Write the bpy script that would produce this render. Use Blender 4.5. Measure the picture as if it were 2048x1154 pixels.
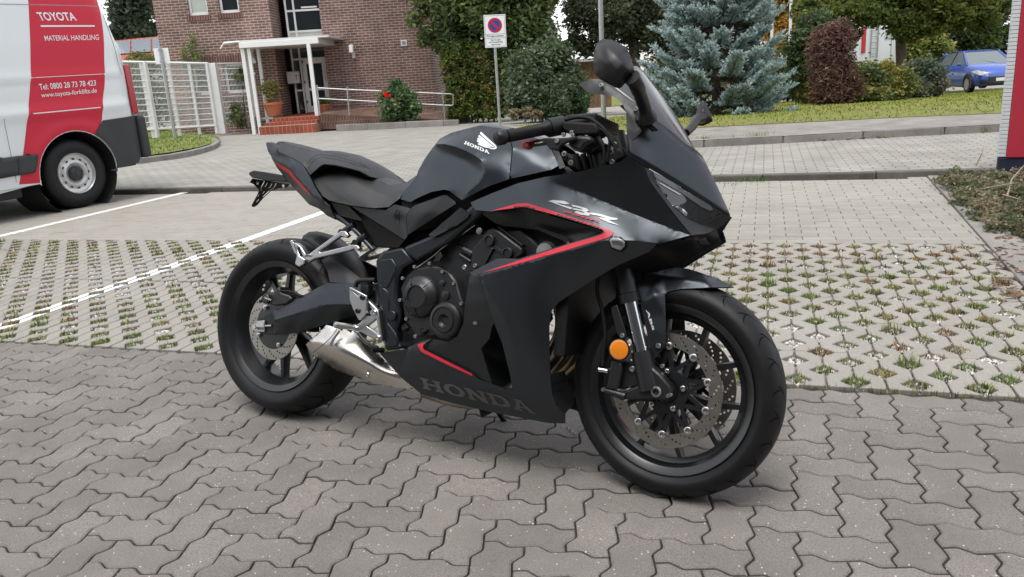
import bpy, bmesh, math, random
import numpy as np
from mathutils import Vector, Matrix
from mathutils.geometry import delaunay_2d_cdt
from mathutils.bvhtree import BVHTree

for o in list(bpy.data.objects): bpy.data.objects.remove(o)
scene = bpy.context.scene
COL = scene.collection
random.seed(7); RNG = np.random.default_rng(7)

# ------------------------------------------------------------------ camera, sky, sun, exposure
FPX, PITCH, ROLL, CAMH = 1590.79, 0.266627, -0.062494, 1.152104
IW, IH = 2048.0, 1154.0
_fw = Vector((0, math.cos(PITCH), -math.sin(PITCH))); _r = Vector((1, 0, 0)); _u = _r.cross(_fw)
CR = math.cos(ROLL)*_r + math.sin(ROLL)*_u
CU = -math.sin(ROLL)*_r + math.cos(ROLL)*_u
CAM = Vector((0, 0, CAMH))
cd = bpy.data.cameras.new('camera'); cam = bpy.data.objects.new('camera', cd); COL.objects.link(cam)
cam.matrix_world = Matrix(((CR.x, CU.x, -_fw.x, 0), (CR.y, CU.y, -_fw.y, 0), (CR.z, CU.z, -_fw.z, CAMH), (0, 0, 0, 1)))
cd.sensor_width = 36; cd.lens = FPX/IW*36; cd.clip_start = 0.05; cd.clip_end = 900
scene.camera = cam

SUN_EL, SUN_AZ = math.radians(72), math.radians(205)      # azimuth of the sun, clockwise from +Y
world = bpy.data.worlds.new('World'); scene.world = world; world.use_nodes = True
nt = world.node_tree; nt.nodes.clear()
sky = nt.nodes.new('ShaderNodeTexSky'); sky.sky_type = 'NISHITA'; sky.sun_disc = False
sky.sun_elevation = SUN_EL; sky.sun_rotation = SUN_AZ; sky.air_density = 1.0; sky.dust_density = 1.0; sky.ozone_density = 1.0
hs = nt.nodes.new('ShaderNodeHueSaturation'); hs.inputs['Saturation'].default_value = 0.18; hs.inputs['Value'].default_value = 1.0
bg = nt.nodes.new('ShaderNodeBackground'); bg.inputs['Strength'].default_value = 0.15
wo = nt.nodes.new('ShaderNodeOutputWorld')
nt.links.new(sky.outputs[0], hs.inputs['Color']); nt.links.new(hs.outputs[0], bg.inputs['Color']); nt.links.new(bg.outputs[0], wo.inputs[0])
sd = bpy.data.lights.new('sun', 'SUN'); sd.energy = 1.3; sd.angle = math.radians(30); sd.color = (1.0, 0.97, 0.92)
sun = bpy.data.objects.new('sun', sd); COL.objects.link(sun)
sdir = Vector((math.sin(SUN_AZ)*math.cos(SUN_EL), math.cos(SUN_AZ)*math.cos(SUN_EL), math.sin(SUN_EL)))
sun.rotation_euler = (-sdir).to_track_quat('-Z', 'Y').to_euler(); sun.location = sdir*40
vs = scene.view_settings; vs.view_transform = 'Standard'; vs.look = 'None'; vs.exposure = 1.0; vs.gamma = 1.0; vs.use_curve_mapping = False

# ------------------------------------------------------------------ measuring helpers
def ray(px, py):
    px, py = float(px), float(py); return (px-IW/2)/FPX*CR - (py-IH/2)/FPX*CU + _fw
PSI = -0.3146055
E1 = Vector((math.cos(PSI), math.sin(PSI), 0)); E2 = Vector((-math.sin(PSI), math.cos(PSI), 0))
def lotw(u, v, z=0.0): return E1*u + E2*v + Vector((0, 0, z))
def ground(px, py, dz=0.0):
    d = ray(px, py); z = 0.0
    for _ in range(40):
        t = min((z+dz-CAMH)/min(d.z, -1e-4), 80/d.y); P = CAM + d*t; z = 0.6*z + 0.4*zg(P)
    return Vector((P.x, P.y, zg(P)+dz))
def at(px, py, Y):
    d = ray(px, py); return CAM + d*(Y/d.y)
def pix(P):
    d = Vector(P)-CAM; z = d.dot(_fw)
    return (IW/2+FPX*d.dot(CR)/z, IH/2-FPX*d.dot(CU)/z) if z > 0.01 else (-1e5, -1e5)
def lotc(P): return (P.x*E1.x+P.y*E1.y, P.x*E2.x+P.y*E2.y)

# ------------------------------------------------------------------ materials
MATS = {}
def mat(name, col, rough=0.5, metal=0.0, spec=0.5, var=0.0, vscale=8.0, bump=0.0, bscale=60.0, rand=0.0, coat=0.0, alpha=1.0, trans=0.0, col2=None, attr=None, emis=None):
    if name in MATS: return MATS[name]
    m = bpy.data.materials.new(name); m.use_nodes = True; n = m.node_tree; N = n.nodes; Lk = n.links
    b = N['Principled BSDF']
    b.inputs['Roughness'].default_value = rough; b.inputs['Metallic'].default_value = metal
    b.inputs['Specular IOR Level'].default_value = spec; b.inputs['Base Color'].default_value = (*col, 1)
    b.inputs['Coat Weight'].default_value = coat; b.inputs['Coat Roughness'].default_value = 0.08
    b.inputs['Alpha'].default_value = alpha; b.inputs['Transmission Weight'].default_value = trans
    if emis: b.inputs['Emission Color'].default_value = (*col, 1); b.inputs['Emission Strength'].default_value = emis
    geo = None
    if var or bump or rand or attr:
        geo = N.new('ShaderNodeNewGeometry')
        last = None
        if attr:
            a = N.new('ShaderNodeAttribute'); a.attribute_name = attr; last = a.outputs['Color']
        if var:
            t = N.new('ShaderNodeTexNoise'); t.inputs['Scale'].default_value = vscale; t.inputs['Detail'].default_value = 6; t.inputs['Roughness'].default_value = 0.65
            Lk.new(geo.outputs['Position'], t.inputs['Vector'])
            mx = N.new('ShaderNodeMix'); mx.data_type = 'RGBA'
            r = N.new('ShaderNodeMapRange'); r.inputs[1].default_value = 0.3; r.inputs[2].default_value = 0.7
            Lk.new(t.outputs[0], r.inputs[0]); Lk.new(r.outputs[0], mx.inputs[0])
            if col2: mx.inputs[6].default_value = (*col, 1); mx.inputs[7].default_value = (*col2, 1)
            else:
                mx.inputs[6].default_value = (*[c*(1-var) for c in col], 1); mx.inputs[7].default_value = (*[min(1, c*(1+var)) for c in col], 1)
            if last is not None:
                mu = N.new('ShaderNodeMix'); mu.data_type = 'RGBA'; mu.blend_type = 'MULTIPLY'; mu.inputs[0].default_value = 1
                Lk.new(mx.outputs[2], mu.inputs[6]); Lk.new(last, mu.inputs[7]); last = mu.outputs[2]
            else: last = mx.outputs[2]
        if rand:
            oi = N.new('ShaderNodeObjectInfo'); r2 = N.new('ShaderNodeMapRange'); r2.inputs[3].default_value = 1-rand; r2.inputs[4].default_value = 1+rand
            Lk.new(oi.outputs['Random'], r2.inputs[0])
            mu = N.new('ShaderNodeMix'); mu.data_type = 'RGBA'; mu.blend_type = 'MULTIPLY'; mu.inputs[0].default_value = 1
            if last is None: mu.inputs[6].default_value = (*col, 1)
            else: Lk.new(last, mu.inputs[6])
            Lk.new(r2.outputs[0], mu.inputs[7]); last = mu.outputs[2]
        if last is not None: Lk.new(last, b.inputs['Base Color'])
        if bump:
            t = N.new('ShaderNodeTexNoise'); t.inputs['Scale'].default_value = bscale; t.inputs['Detail'].default_value = 5
            Lk.new(geo.outputs['Position'], t.inputs['Vector'])
            bp = N.new('ShaderNodeBump'); bp.inputs['Strength'].default_value = bump; bp.inputs['Distance'].default_value = 0.01
            Lk.new(t.outputs[0], bp.inputs['Height']); Lk.new(bp.outputs[0], b.inputs['Normal'])
    MATS[name] = m; return m

def paver_mat(name, base, speck, dark, rand=0.1, stain=0.18):
    m = bpy.data.materials.new(name); m.use_nodes = True; n = m.node_tree; N = n.nodes; L = n.links; b = N['Principled BSDF']
    b.inputs['Roughness'].default_value = 0.86; b.inputs['Specular IOR Level'].default_value = 0.3
    g = N.new('ShaderNodeNewGeometry')
    def noise(s, d=6, r=0.6):
        t = N.new('ShaderNodeTexNoise'); t.inputs['Scale'].default_value = s; t.inputs['Detail'].default_value = d; t.inputs['Roughness'].default_value = r; L.new(g.outputs['Position'], t.inputs['Vector']); return t.outputs[0]
    def rng(x, a, c, d=0., e=1.):
        r = N.new('ShaderNodeMapRange'); r.inputs[1].default_value = a; r.inputs[2].default_value = c; r.inputs[3].default_value = d; r.inputs[4].default_value = e; L.new(x, r.inputs[0]); return r.outputs[0]
    def mix(f, a, c, mode='MIX'):
        x = N.new('ShaderNodeMix'); x.data_type = 'RGBA'; x.blend_type = mode
        for i, s in ((0, f), (6, a), (7, c)):
            if isinstance(s, (int, float)): x.inputs[i].default_value = s
            elif isinstance(s, tuple): x.inputs[i].default_value = (*s, 1)
            else: L.new(s, x.inputs[i])
        return x.outputs[2]
    c = mix(rng(noise(3.2), .35, .65), tuple(v*(1-stain) for v in base), tuple(v*(1+stain) for v in base))
    c = mix(rng(noise(180, 4, .7), .35, .68), tuple(v*.72 for v in base), c)
    c = mix(rng(noise(420, 2), .56, .64), c, dark)
    v = N.new('ShaderNodeTexVoronoi'); v.inputs['Scale'].default_value = 120; L.new(g.outputs['Position'], v.inputs['Vector'])
    sep = N.new('ShaderNodeSeparateColor'); L.new(v.outputs['Color'], sep.inputs[0])
    a1 = rng(v.outputs['Distance'], .30, .2); a2 = rng(sep.outputs[0], .955, .975)
    mu = N.new('ShaderNodeMath'); mu.operation = 'MULTIPLY'; L.new(a1, mu.inputs[0]); L.new(a2, mu.inputs[1])
    c = mix(mu.outputs[0], c, speck)
    oi = N.new('ShaderNodeObjectInfo'); c = mix(1.0, c, rng(oi.outputs['Random'], 0, 1, 1-rand, 1+rand), 'MULTIPLY')
    L.new(c, b.inputs['Base Color'])
    bp = N.new('ShaderNodeBump'); bp.inputs['Strength'].default_value = .55; bp.inputs['Distance'].default_value = .004; L.new(noise(260, 5, .7), bp.inputs['Height']); L.new(bp.outputs[0], b.inputs['Normal'])
    MATS[name] = m; return m

def brick_mat(name, c1, c2, mortar, bw, bh, msize, axes='xz', psi=0.0, off=(0, 0), bump=0.4, vari=0.25, rough=0.85):
    m = bpy.data.materials.new(name); m.use_nodes = True; n = m.node_tree; N = n.nodes; L = n.links; b = N['Principled BSDF']
    b.inputs['Roughness'].default_value = rough; b.inputs['Specular IOR Level'].default_value = 0.25
    g = N.new('ShaderNodeNewGeometry'); mp = N.new('ShaderNodeMapping'); mp.vector_type = 'POINT'
    L.new(g.outputs['Position'], mp.inputs['Vector'])
    mp.inputs['Rotation'].default_value = {'xz': (math.radians(-90), 0, 0), 'yz': (math.radians(-90), 0, 0), 'xy': (0, 0, -psi)}[axes]
    vec = mp.outputs[0]
    if axes == 'yz':
        s = N.new('ShaderNodeSeparateXYZ'); L.new(g.outputs['Position'], s.inputs[0]); cc = N.new('ShaderNodeCombineXYZ')
        L.new(s.outputs[1], cc.inputs[0]); L.new(s.outputs[2], cc.inputs[1]); vec = cc.outputs[0]
    if axes == 'xz':
        s = N.new('ShaderNodeSeparateXYZ'); L.new(g.outputs['Position'], s.inputs[0]); cc = N.new('ShaderNodeCombineXYZ')
        L.new(s.outputs[0], cc.inputs[0]); L.new(s.outputs[2], cc.inputs[1]); vec = cc.outputs[0]
    t = N.new('ShaderNodeTexBrick'); t.inputs['Scale'].default_value = 1; t.inputs['Brick Width'].default_value = bw; t.inputs['Row Height'].default_value = bh
    t.inputs['Mortar Size'].default_value = msize; t.inputs['Mortar Smooth'].default_value = 0.15; t.offset = 0.5
    t.inputs['Color1'].default_value = (*c1, 1); t.inputs['Color2'].default_value = (*c2, 1); t.inputs['Mortar'].default_value = (*mortar, 1)
    L.new(vec, t.inputs['Vector'])
    no = N.new('ShaderNodeTexNoise'); no.inputs['Scale'].default_value = 2.2; no.inputs['Detail'].default_value = 7; L.new(g.outputs['Position'], no.inputs['Vector'])
    r = N.new('ShaderNodeMapRange'); r.inputs[1].default_value = .3; r.inputs[2].default_value = .7; r.inputs[3].default_value = 1-vari; r.inputs[4].default_value = 1+vari; L.new(no.outputs[0], r.inputs[0])
    mu = N.new('ShaderNodeMix'); mu.data_type = 'RGBA'; mu.blend_type = 'MULTIPLY'; mu.inputs[0].default_value = 1
    L.new(t.outputs[0], mu.inputs[6]); L.new(r.outputs[0], mu.inputs[7]); L.new(mu.outputs[2], b.inputs['Base Color'])
    bp = N.new('ShaderNodeBump'); bp.invert = True; bp.inputs['Strength'].default_value = bump; bp.inputs['Distance'].default_value = .01; L.new(t.outputs['Fac'], bp.inputs['Height']); L.new(bp.outputs[0], b.inputs['Normal'])
    MATS[name] = m; return m

# ------------------------------------------------------------------ objects
def tag(o, label=None, cat=None, group=None, kind=None):
    if label: o['label'] = label
    if cat: o['category'] = cat
    if group: o['group'] = group
    if kind: o['kind'] = kind
    return o
def empty(name, loc=(0, 0, 0), rz=0.0, label=None, cat=None, group=None, kind=None):
    o = bpy.data.objects.new(name, None); o.empty_display_size = .2; COL.objects.link(o); o.location = loc; o.rotation_euler = (0, 0, rz)
    return tag(o, label, cat, group, kind)
def link(name, me, m=None, parent=None):
    if m is not None and not me.materials: me.materials.append(m)
    o = bpy.data.objects.new(name, me); COL.objects.link(o)
    if parent is not None: o.parent = parent
    return o
def shade(me, ang=None):
    me.polygons.foreach_set('use_smooth', [True]*len(me.polygons))
    if ang is not None: me.set_sharp_from_angle(angle=math.radians(ang))
def mesh(name, V, F, m=None, parent=None, smooth=None):
    me = bpy.data.meshes.new(name); me.from_pydata([tuple(v) for v in V], [], [tuple(f) for f in F]); me.validate(); me.update()
    if smooth is not None: shade(me, smooth)
    return link(name, me, m, parent)
def recalc(me):
    bm = bmesh.new(); bm.from_mesh(me); bmesh.ops.recalc_face_normals(bm, faces=bm.faces); bm.to_mesh(me); bm.free()
class MB:
    """collects simple shapes and links them as one mesh object"""
    def __init__(s): s.V = []; s.F = []; s.M = []; s.mi = 0
    def add(s, V, F):
        k = len(s.V); s.V += [tuple(v) for v in V]; s.F += [tuple(i+k for i in f) for f in F]; s.M += [s.mi]*len(F); return s
    def box(s, a, b, M=None):
        x0, y0, z0 = a; x1, y1, z1 = b
        V = [(x0, y0, z0), (x1, y0, z0), (x1, y1, z0), (x0, y1, z0), (x0, y0, z1), (x1, y0, z1), (x1, y1, z1), (x0, y1, z1)]
        if M: V = [M @ Vector(v) for v in V]
        return s.add(V, [(3, 2, 1, 0), (4, 5, 6, 7), (0, 1, 5, 4), (1, 2, 6, 5), (2, 3, 7, 6), (3, 0, 4, 7)])
    def tube(s, pts, r, n=10, cap=True, r2=None):
        pts = [Vector(p) for p in pts]; V = []; F = []; m = len(pts)
        up = None
        for i, p in enumerate(pts):
            t = (pts[min(i+1, m-1)]-pts[max(i-1, 0)]).normalized()
            if up is None:
                up = Vector((0, 0, 1)) if abs(t.z) < .9 else Vector((1, 0, 0))
            a = t.cross(up).normalized(); up = a.cross(t).normalized()
            rr = r[i] if isinstance(r, (list, tuple)) else (r if r2 is None else r+(r2-r)*i/(m-1))
            for k in range(n):
                c, d = math.cos(2*math.pi*k/n), math.sin(2*math.pi*k/n); V.append(p+a*rr*c+up*rr*d)
        for i in range(m-1):
            for k in range(n): F.append((i*n+k, i*n+(k+1) % n, (i+1)*n+(k+1) % n, (i+1)*n+k))
        if cap: F.append(tuple(range(n))[::-1]); F.append(tuple(range((m-1)*n, m*n)))
        return s.add(V, F)
    def prism(s, poly, d0, d1, f):
        """poly: 2-D points; f(a, b, d) -> 3-D"""
        n = len(poly); V = [f(a, b, d0) for a, b in poly]+[f(a, b, d1) for a, b in poly]
        F = [tuple(range(n)), tuple(range(2*n-1, n-1, -1))]+[(i, n+i, n+(i+1) % n, (i+1) % n) for i in range(n)]
        return s.add(V, F)
    def lathe(s, prof, f, n=32, close=False, cap=True):
        """prof: (axial, radius) pairs; f(axial, x, y) -> 3-D"""
        V = []; F = []; m = len(prof)
        for a, r in prof:
            for k in range(n): V.append(f(a, r*math.cos(2*math.pi*k/n), r*math.sin(2*math.pi*k/n)))
        for i in range(m if close else m-1):
            j = (i+1) % m
            for k in range(n): F.append((i*n+k, i*n+(k+1) % n, j*n+(k+1) % n, j*n+k))
        if not close and cap:
            if prof[0][1] > 1e-5: F.append(tuple(range(n))[::-1])
            if prof[-1][1] > 1e-5: F.append(tuple(range((m-1)*n, m*n)))
        return s.add(V, F)
    def build(s, name, m, parent=None, smooth=None, bevel=0.0, fix=True, seg=2):
        me = bpy.data.meshes.new(name); me.from_pydata(s.V, [], s.F); me.validate(); me.update()
        if isinstance(m, (list, tuple)):
            for x in m: me.materials.append(x)
            if len(s.M) == len(me.polygons): me.polygons.foreach_set('material_index', s.M)
            m = None
        if fix: recalc(me)
        if smooth is not None: shade(me, smooth)
        o = link(name, me, m, parent)
        if bevel:
            b = o.modifiers.new('bevel', 'BEVEL'); b.width = bevel; b.segments = seg; b.limit_method = 'ANGLE'; b.angle_limit = math.radians(40); b.harden_normals = False
        return o
def copy_tree(o, parent=None):
    c = o.copy(); COL.objects.link(c); c.parent = parent
    for ch in o.children: copy_tree(ch, c)
    return c
def text_mesh(s, bold=0.0):
    """flat letters, unit cap height about 0.7, as (verts, faces) in 2-D"""
    cu = bpy.data.curves.new('t', 'FONT'); cu.body = s; cu.offset = bold; cu.resolution_u = 3; cu.fill_mode = 'BOTH'
    o = bpy.data.objects.new('t', cu); COL.objects.link(o)
    me = bpy.data.meshes.new_from_object(o.evaluated_get(bpy.context.evaluated_depsgraph_get()))
    V = [(v.co.x, v.co.y) for v in me.vertices]; F = [tuple(p.vertices) for p in me.polygons]
    bpy.data.objects.remove(o); bpy.data.curves.remove(cu); bpy.data.meshes.remove(me)
    return V, F
def text_quad(name, s, corners, m, parent, bold=0.0, off=None):
    """text stretched into the quad corners (lower left, lower right, upper right, upper left)"""
    V, F = text_mesh(s, bold); xs = [v[0] for v in V]; x0, x1 = min(xs), max(xs); ys = [v[1] for v in V]; y0, y1 = min(ys), max(ys)
    a, b, c, d = [Vector(p) for p in corners]; W = []
    for x, y in V:
        s_, t = (x-x0)/(x1-x0), (y-y0)/(y1-y0); p = (a*(1-s_)+b*s_)*(1-t)+(d*(1-s_)+c*s_)*t
        W.append(p+(off or Vector()))
    return mesh(name, W, F, m, parent)
# ------------------------------------------------------------------ ground
def zgxy(x, y):
    v = x*E2.x+y*E2.y
    u = x*E1.x+y*E1.y
    if v < 7.76+.027*(u+7.6)+.05: return 0.0
    return 0.045-min(max(0.0, y-13.5), 30.0)*(.034+.001*min(max(x, -20.0), 20.0))
def zg(p): return zgxy(p[0], p[1])
def lot_sheet(name, pts, m, dz=0.0, kind='structure', parent=None, flat=False):
    """sheet from lot coordinates, cut into cells so that it follows the falling ground"""
    bm = bmesh.new(); vs_ = []
    for u, v in pts:
        p = lotw(u, v); vs_.append(bm.verts.new((p.x, p.y, 0)))
    bm.faces.new(vs_)
    if not flat:
        for b in (13.5, 18, 23, 28, 34, 43.5): bmesh.ops.bisect_plane(bm, geom=bm.verts[:]+bm.edges[:]+bm.faces[:], plane_co=(0, b, 0), plane_no=(0, 1, 0))
        for b in (-20, -12, -6, 0, 6, 12, 20): bmesh.ops.bisect_plane(bm, geom=bm.verts[:]+bm.edges[:]+bm.faces[:], plane_co=(b, 0, 0), plane_no=(1, 0, 0))
    for x in bm.verts: x.co.z = dz+(0 if flat else zgxy(x.co.x, x.co.y))
    if not flat: bmesh.ops.triangulate(bm, faces=bm.faces[:])
    bm.normal_update()
    if sum(f.normal.z*f.calc_area() for f in bm.faces) < 0: bmesh.ops.reverse_faces(bm, faces=bm.faces[:])
    me = bpy.data.meshes.new(name); bm.to_mesh(me); bm.free()
    o = link(name, me, m, parent)
    if kind: o['kind'] = kind
    return o
soil = mat('soil', (.085, .07, .052), .95, var=.35, vscale=9, bump=.6, bscale=40)
joint_sand = mat('joint_sand', (.05, .044, .034), .95, var=.45, vscale=60, bump=.8, bscale=160)
M_wave = paver_mat('dark_paver_concrete', (.245, .225, .205), (.6, .58, .54), (.09, .083, .075), rand=.10, stain=.24)
M_grid = paver_mat('grid_paver_concrete', (.37, .35, .315), (.6, .57, .52), (.22, .2, .17), rand=.05, stain=.12)
M_plain = paver_mat('plain_paver_concrete', (.37, .35, .31), (.58, .55, .48), (.2, .19, .16), rand=.06, stain=.13)
M_kerb = paver_mat('kerb_concrete', (.30, .285, .26), (.5, .48, .44), (.12, .11, .1), rand=.12, stain=.3)
lot_sheet('ground', [(-160, -12), (160, -12), (160, 260), (-160, 260)], soil, dz=-.13)

# --- dark wave-shaped pavers laid in herringbone
AU, AV, U0, V0, ROT = .1085, .1035, .209, 2.079, -.008
DEL = .0088
PROF = [(0, 0), (.27, 1), (.35, .92), (.62, -.92), (.70, -1)]
def unit_edge(i, j, horiz):
    """five points along the unit edge leaving node (i, j) to the right or away"""
    return [((i+s)*AU, j*AV+d*DEL) if horiz else (i*AU-d*DEL, (j+s)*AV) for s, d in PROF]
def wave_outline(w, h):
    P = []
    for i in range(w): P += unit_edge(i, 0, True)
    for j in range(h): P += unit_edge(w, j, False)
    top = []
    for i in range(w): top += unit_edge(i, h, True)
    P += (top+[(w*AU, h*AV)])[::-1][:-1]
    left = []
    for j in range(h): left += unit_edge(0, j, False)
    P += (left+[(0, h*AV)])[::-1][:-1]
    return P
def inset(P, d):
    n = len(P); Q = []
    for i in range(n):
        a, b, c = Vector(P[i-1]), Vector(P[i]), Vector(P[(i+1) % n])
        n1 = Vector((-(b-a).y, (b-a).x)).normalized(); n2 = Vector((-(c-b).y, (c-b).x)).normalized()
        nn = (n1+n2); nn = nn/max(.5, nn.length_squared/2); Q.append((b.x+nn.x*d, b.y+nn.y*d))
    return Q
def stone(P, gap=.0028, cham=.004, depth=.022):
    a = inset(P, gap); b = inset(P, gap+cham); n = len(P)
    cx = sum(p[0] for p in P)/n; cy = sum(p[1] for p in P)/n
    V = [(x-cx, y-cy, -depth) for x, y in a]+[(x-cx, y-cy, -cham*.8) for x, y in a]+[(x-cx, y-cy, 0) for x, y in b]
    F = [tuple(range(2*n, 3*n))]
    for k in range(2):
        for i in range(n): F.append((k*n+i, k*n+(i+1) % n, (k+1)*n+(i+1) % n, (k+1)*n+i))
    return V, F, (cx, cy)
def stone_mesh(name, P, m, **k):
    V, F, c = stone(P, **k); me = bpy.data.meshes.new(name); me.from_pydata(V, [], F); me.update(); me.materials.append(m)
    return me, c, V, F
WH = stone_mesh('paver', wave_outline(2, 1), M_wave); WV = stone_mesh('paver', wave_outline(1, 2), M_wave); WS = stone_mesh('paver', wave_outline(1, 1), M_wave)
pave = lot_sheet('pavement', [(-9, -1.5), (6, -1.5), (6, 2.84), (-9, 2.84)], joint_sand, dz=-.0125, flat=True)
todo = []
RMAX = 6
for r in range(-30, RMAX+1):
    for i in range(-70, 45):
        ph = (i+r) % 4
        kind = None
        if ph == 0: kind = WH
        elif ph == 2: kind = WV if r < RMAX else WS
        if kind is None: continue
        cu, cv = kind[1]; lu, lv = i*AU+cu, r*AV+cv
        u = U0+lu-lv*ROT*-1*0-0; 
        x = lu*math.cos(ROT)-lv*math.sin(ROT); y = lu*math.sin(ROT)+lv*math.cos(ROT)
        u, v = U0+x, V0+y
        if not (-8.5 < u < 5 and -.8 < v < 2.85): continue
        P = lotw(u, v); q = pix(P)
        vis = -60 < q[0] < IW+60 and -60 < q[1] < IH+90
        todo.append(((P-CAM).length, vis, kind, u, v, P))
todo.sort(key=lambda t: (not t[1], t[0]))
rest = MB(); nobj = 0
for d, vis, kind, u, v, P in todo:
    z = random.uniform(-.0016, .0012)
    rot = Matrix.Rotation(PSI+ROT+random.uniform(-.006, .006), 4, 'Z') @ Matrix.Rotation(random.uniform(-.005, .005), 4, 'X') @ Matrix.Rotation(random.uniform(-.005, .005), 4, 'Y')
    M = Matrix.Translation((P.x, P.y, z)) @ rot
    if vis and nobj < 300:
        o = link('paver', kind[0], None, pave); o.matrix_local = M; nobj += 1
    else: rest.add([M @ Vector(x) for x in kind[2]], kind[3])
ro = rest.build('pavers_around', M_wave, pave, fix=False); ro['kind'] = 'stuff'

# --- parking bay: grass grid slabs, then plain pavers
gravel_bed = mat('gravel_bed', (.26, .24, .20), .95, var=.4, vscale=70, bump=.9, bscale=120)
bay = lot_sheet('parking_bay', [(-16, 2.80), (1.36, 2.80), (1.36, 7.98), (-16, 7.98)], gravel_bed, dz=-.02, flat=True)
UC = .0335
def chain(k, v0, v1, side):
    """edge of the concrete beside hole column k; side +1: the concrete lies at larger u"""
    u = UC+.1*k; ph = 0.0 if k % 2 == 0 else .1; pts = []
    j0 = int(math.floor((v0-ph)/.2))-1
    for j in range(j0, j0+6):
        c = ph+.2*j
        for dv, w in ((-.1, .0035), (-.056, .0045), (-.046, .012), (-.006, .05), (.006, .05), (.046, .012), (.056, .0045)): pts.append((c+dv, w))
    pts.sort(); vs_ = [p[0] for p in pts]; ws = [p[1] for p in pts]
    f = lambda v: float(np.interp(v, vs_, ws))
    keys = [v0]+[v for v in vs_ if v0 < v < v1]+[v1]
    return [(u+side*f(v), v) for v in keys], f
def slab_mesh(k0, v0, v1):
    mb = MB()
    for k in range(k0, k0+6):
        a, _ = chain(k, v0, v1, 1); b, _ = chain(k+1, v0, v1, -1)
        P = a+b[::-1]; P = P[::-1]
        ob = inset(P, .0025); n = len(P); g = .0015
        cl = lambda p: (p[0], min(max(p[1], v0+g), v1-g))
        P = [cl(p) for p in P]; ob = [cl(p) for p in ob]
        V = [(x, y, -.05) for x, y in P]+[(x, y, -.003) for x, y in P]+[(x, y, 0) for x, y in ob]
        F = [tuple(range(2*n, 3*n))]
        for q in range(2):
            for i in range(n): F.append((q*n+i, q*n+(i+1) % n, (q+1)*n+(i+1) % n, (q+1)*n+i))
        mb.add(V, F)
    return mb
SL = {}
VROWS = [(2.842, 3.2), (3.2, 3.6), (3.6, 4.0), (4.0, 4.4), (4.4, 4.8), (4.8, 5.2)]
slab_rest = MB(); slabs = []
for ri, (va, vb) in enumerate(VROWS):
    sh = 3 if ri % 2 else 0
    for k0 in range(-132-sh, 14, 6):
        ua = UC+.1*k0
        if ua+.6 > 1.45: continue
        P = lotw(ua+.3, (va+vb)/2); q = pix(P)
        slabs.append(((P-CAM).length, -150 < q[0] < IW+150, ri, k0, va, vb))
slabs.sort(key=lambda t: (not t[1], t[0])); ns = 0
LOTM = Matrix.Rotation(PSI, 4, 'Z')
for d, vis, ri, k0, va, vb in slabs:
    par = k0 % 2; key = (par, 0 if ri == 0 else 2 if ri == 5 else 1)
    if key not in SL:
        b0 = slab_mesh(par, va, vb); me = bpy.data.meshes.new('grid_slab'); me.from_pydata([(x, y-va, z) for x, y, z in b0.V], [], b0.F); me.update(); me.materials.append(M_grid); SL[key] = (me, b0, va)
    me, b0, vr = SL[key]
    M = LOTM @ Matrix.Translation(((k0-par)*.1, va, random.uniform(-.002, .001))) @ Matrix.Rotation(random.uniform(-.003, .003), 4, 'Y') @ Matrix.Rotation(random.uniform(-.003, .003), 4, 'X')
    if vis and ns < 300: o = link('grid_slab', me, None, bay); o.matrix_local = M; ns += 1
    else: slab_rest.add([M @ Vector((x, y-vr, z)) for x, y, z in b0.V], b0.F)
# the strip of cut pieces along the edging
for va, vb in VROWS:
    pass
if slab_rest.V: so = slab_rest.build('grid_slabs_around', M_grid, bay, fix=False); so['kind'] = 'stuff'

PLm, PLc, PLV, PLF = stone_mesh('plain_paver', [(0, 0), (.2, 0), (.2, .1), (0, .1)], M_plain, gap=.002, cham=.003)
def edge_u(v): return 1.22+(v-4.376)*.055
KV = lambda u: 7.76+.027*(u+7.6)
lst = []
for j in range(0, 28):
    vc = 5.25+.1*j
    for i in range(-75, 8):
        uc = .05+.2*i+(.1 if j % 2 else 0)
        if uc+.1 > edge_u(vc) or vc+.05 > KV(uc): continue
        P = lotw(uc, vc); q = pix(P); lst.append(((P-CAM).length, -40 < q[0] < IW+40, uc, vc, P))
lst.sort(key=lambda t: (not t[1], t[0])); rest = MB(); npl = 0
for d, vis, uc, vc, P in lst:
    M = Matrix.Translation((P.x, P.y, random.uniform(-.0015, .001))) @ Matrix.Rotation(PSI+random.uniform(-.006, .006), 4, 'Z') @ Matrix.Rotation(random.uniform(-.006, .006), 4, 'X')
    if vis and npl < 300: o = link('plain_paver', PLm, None, bay); o.matrix_local = M; npl += 1
    else: rest.add([M @ Vector(x) for x in PLV], PLF)
ro = rest.build('plain_pavers_beyond', M_plain, bay, fix=False); ro['kind'] = 'stuff'
# cut pieces that close the courses against the edging and the kerb
cut = MB()
for j in range(0, 28):
    vc = 5.25+.1*j; i = -2
    us = [.05+.2*q+(.1 if j % 2 else 0) for q in range(-4, 10)]
    for uc in us:
        if uc+.1 > edge_u(vc) and uc-.1 < edge_u(vc)-.02 and vc+.05 < KV(uc):
            a, b = uc-.098, edge_u(vc)-.004
            V, F, c = stone([(a, vc-.05), (b, vc-.05), (b, vc+.05), (a, vc+.05)], gap=.002, cham=.003)
            cut.add([(lotw(x+c[0], y+c[1], z)) for x, y, z in V], F)
for ri, (va, vb) in enumerate(VROWS):
    sh = 3 if ri % 2 else 0
    k0 = max(k for k in range(-132-sh, 14, 6) if UC+.1*k+.6 <= 1.45)+6
    b0 = slab_mesh(k0, va, vb); lim = edge_u((va+vb)/2)-.004
    cut.add([lotw(min(x, lim), y, z) for x, y, z in b0.V], b0.F)
co = cut.build('cut_edge_stones', M_plain, bay, fix=False); co['kind'] = 'stuff'

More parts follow.
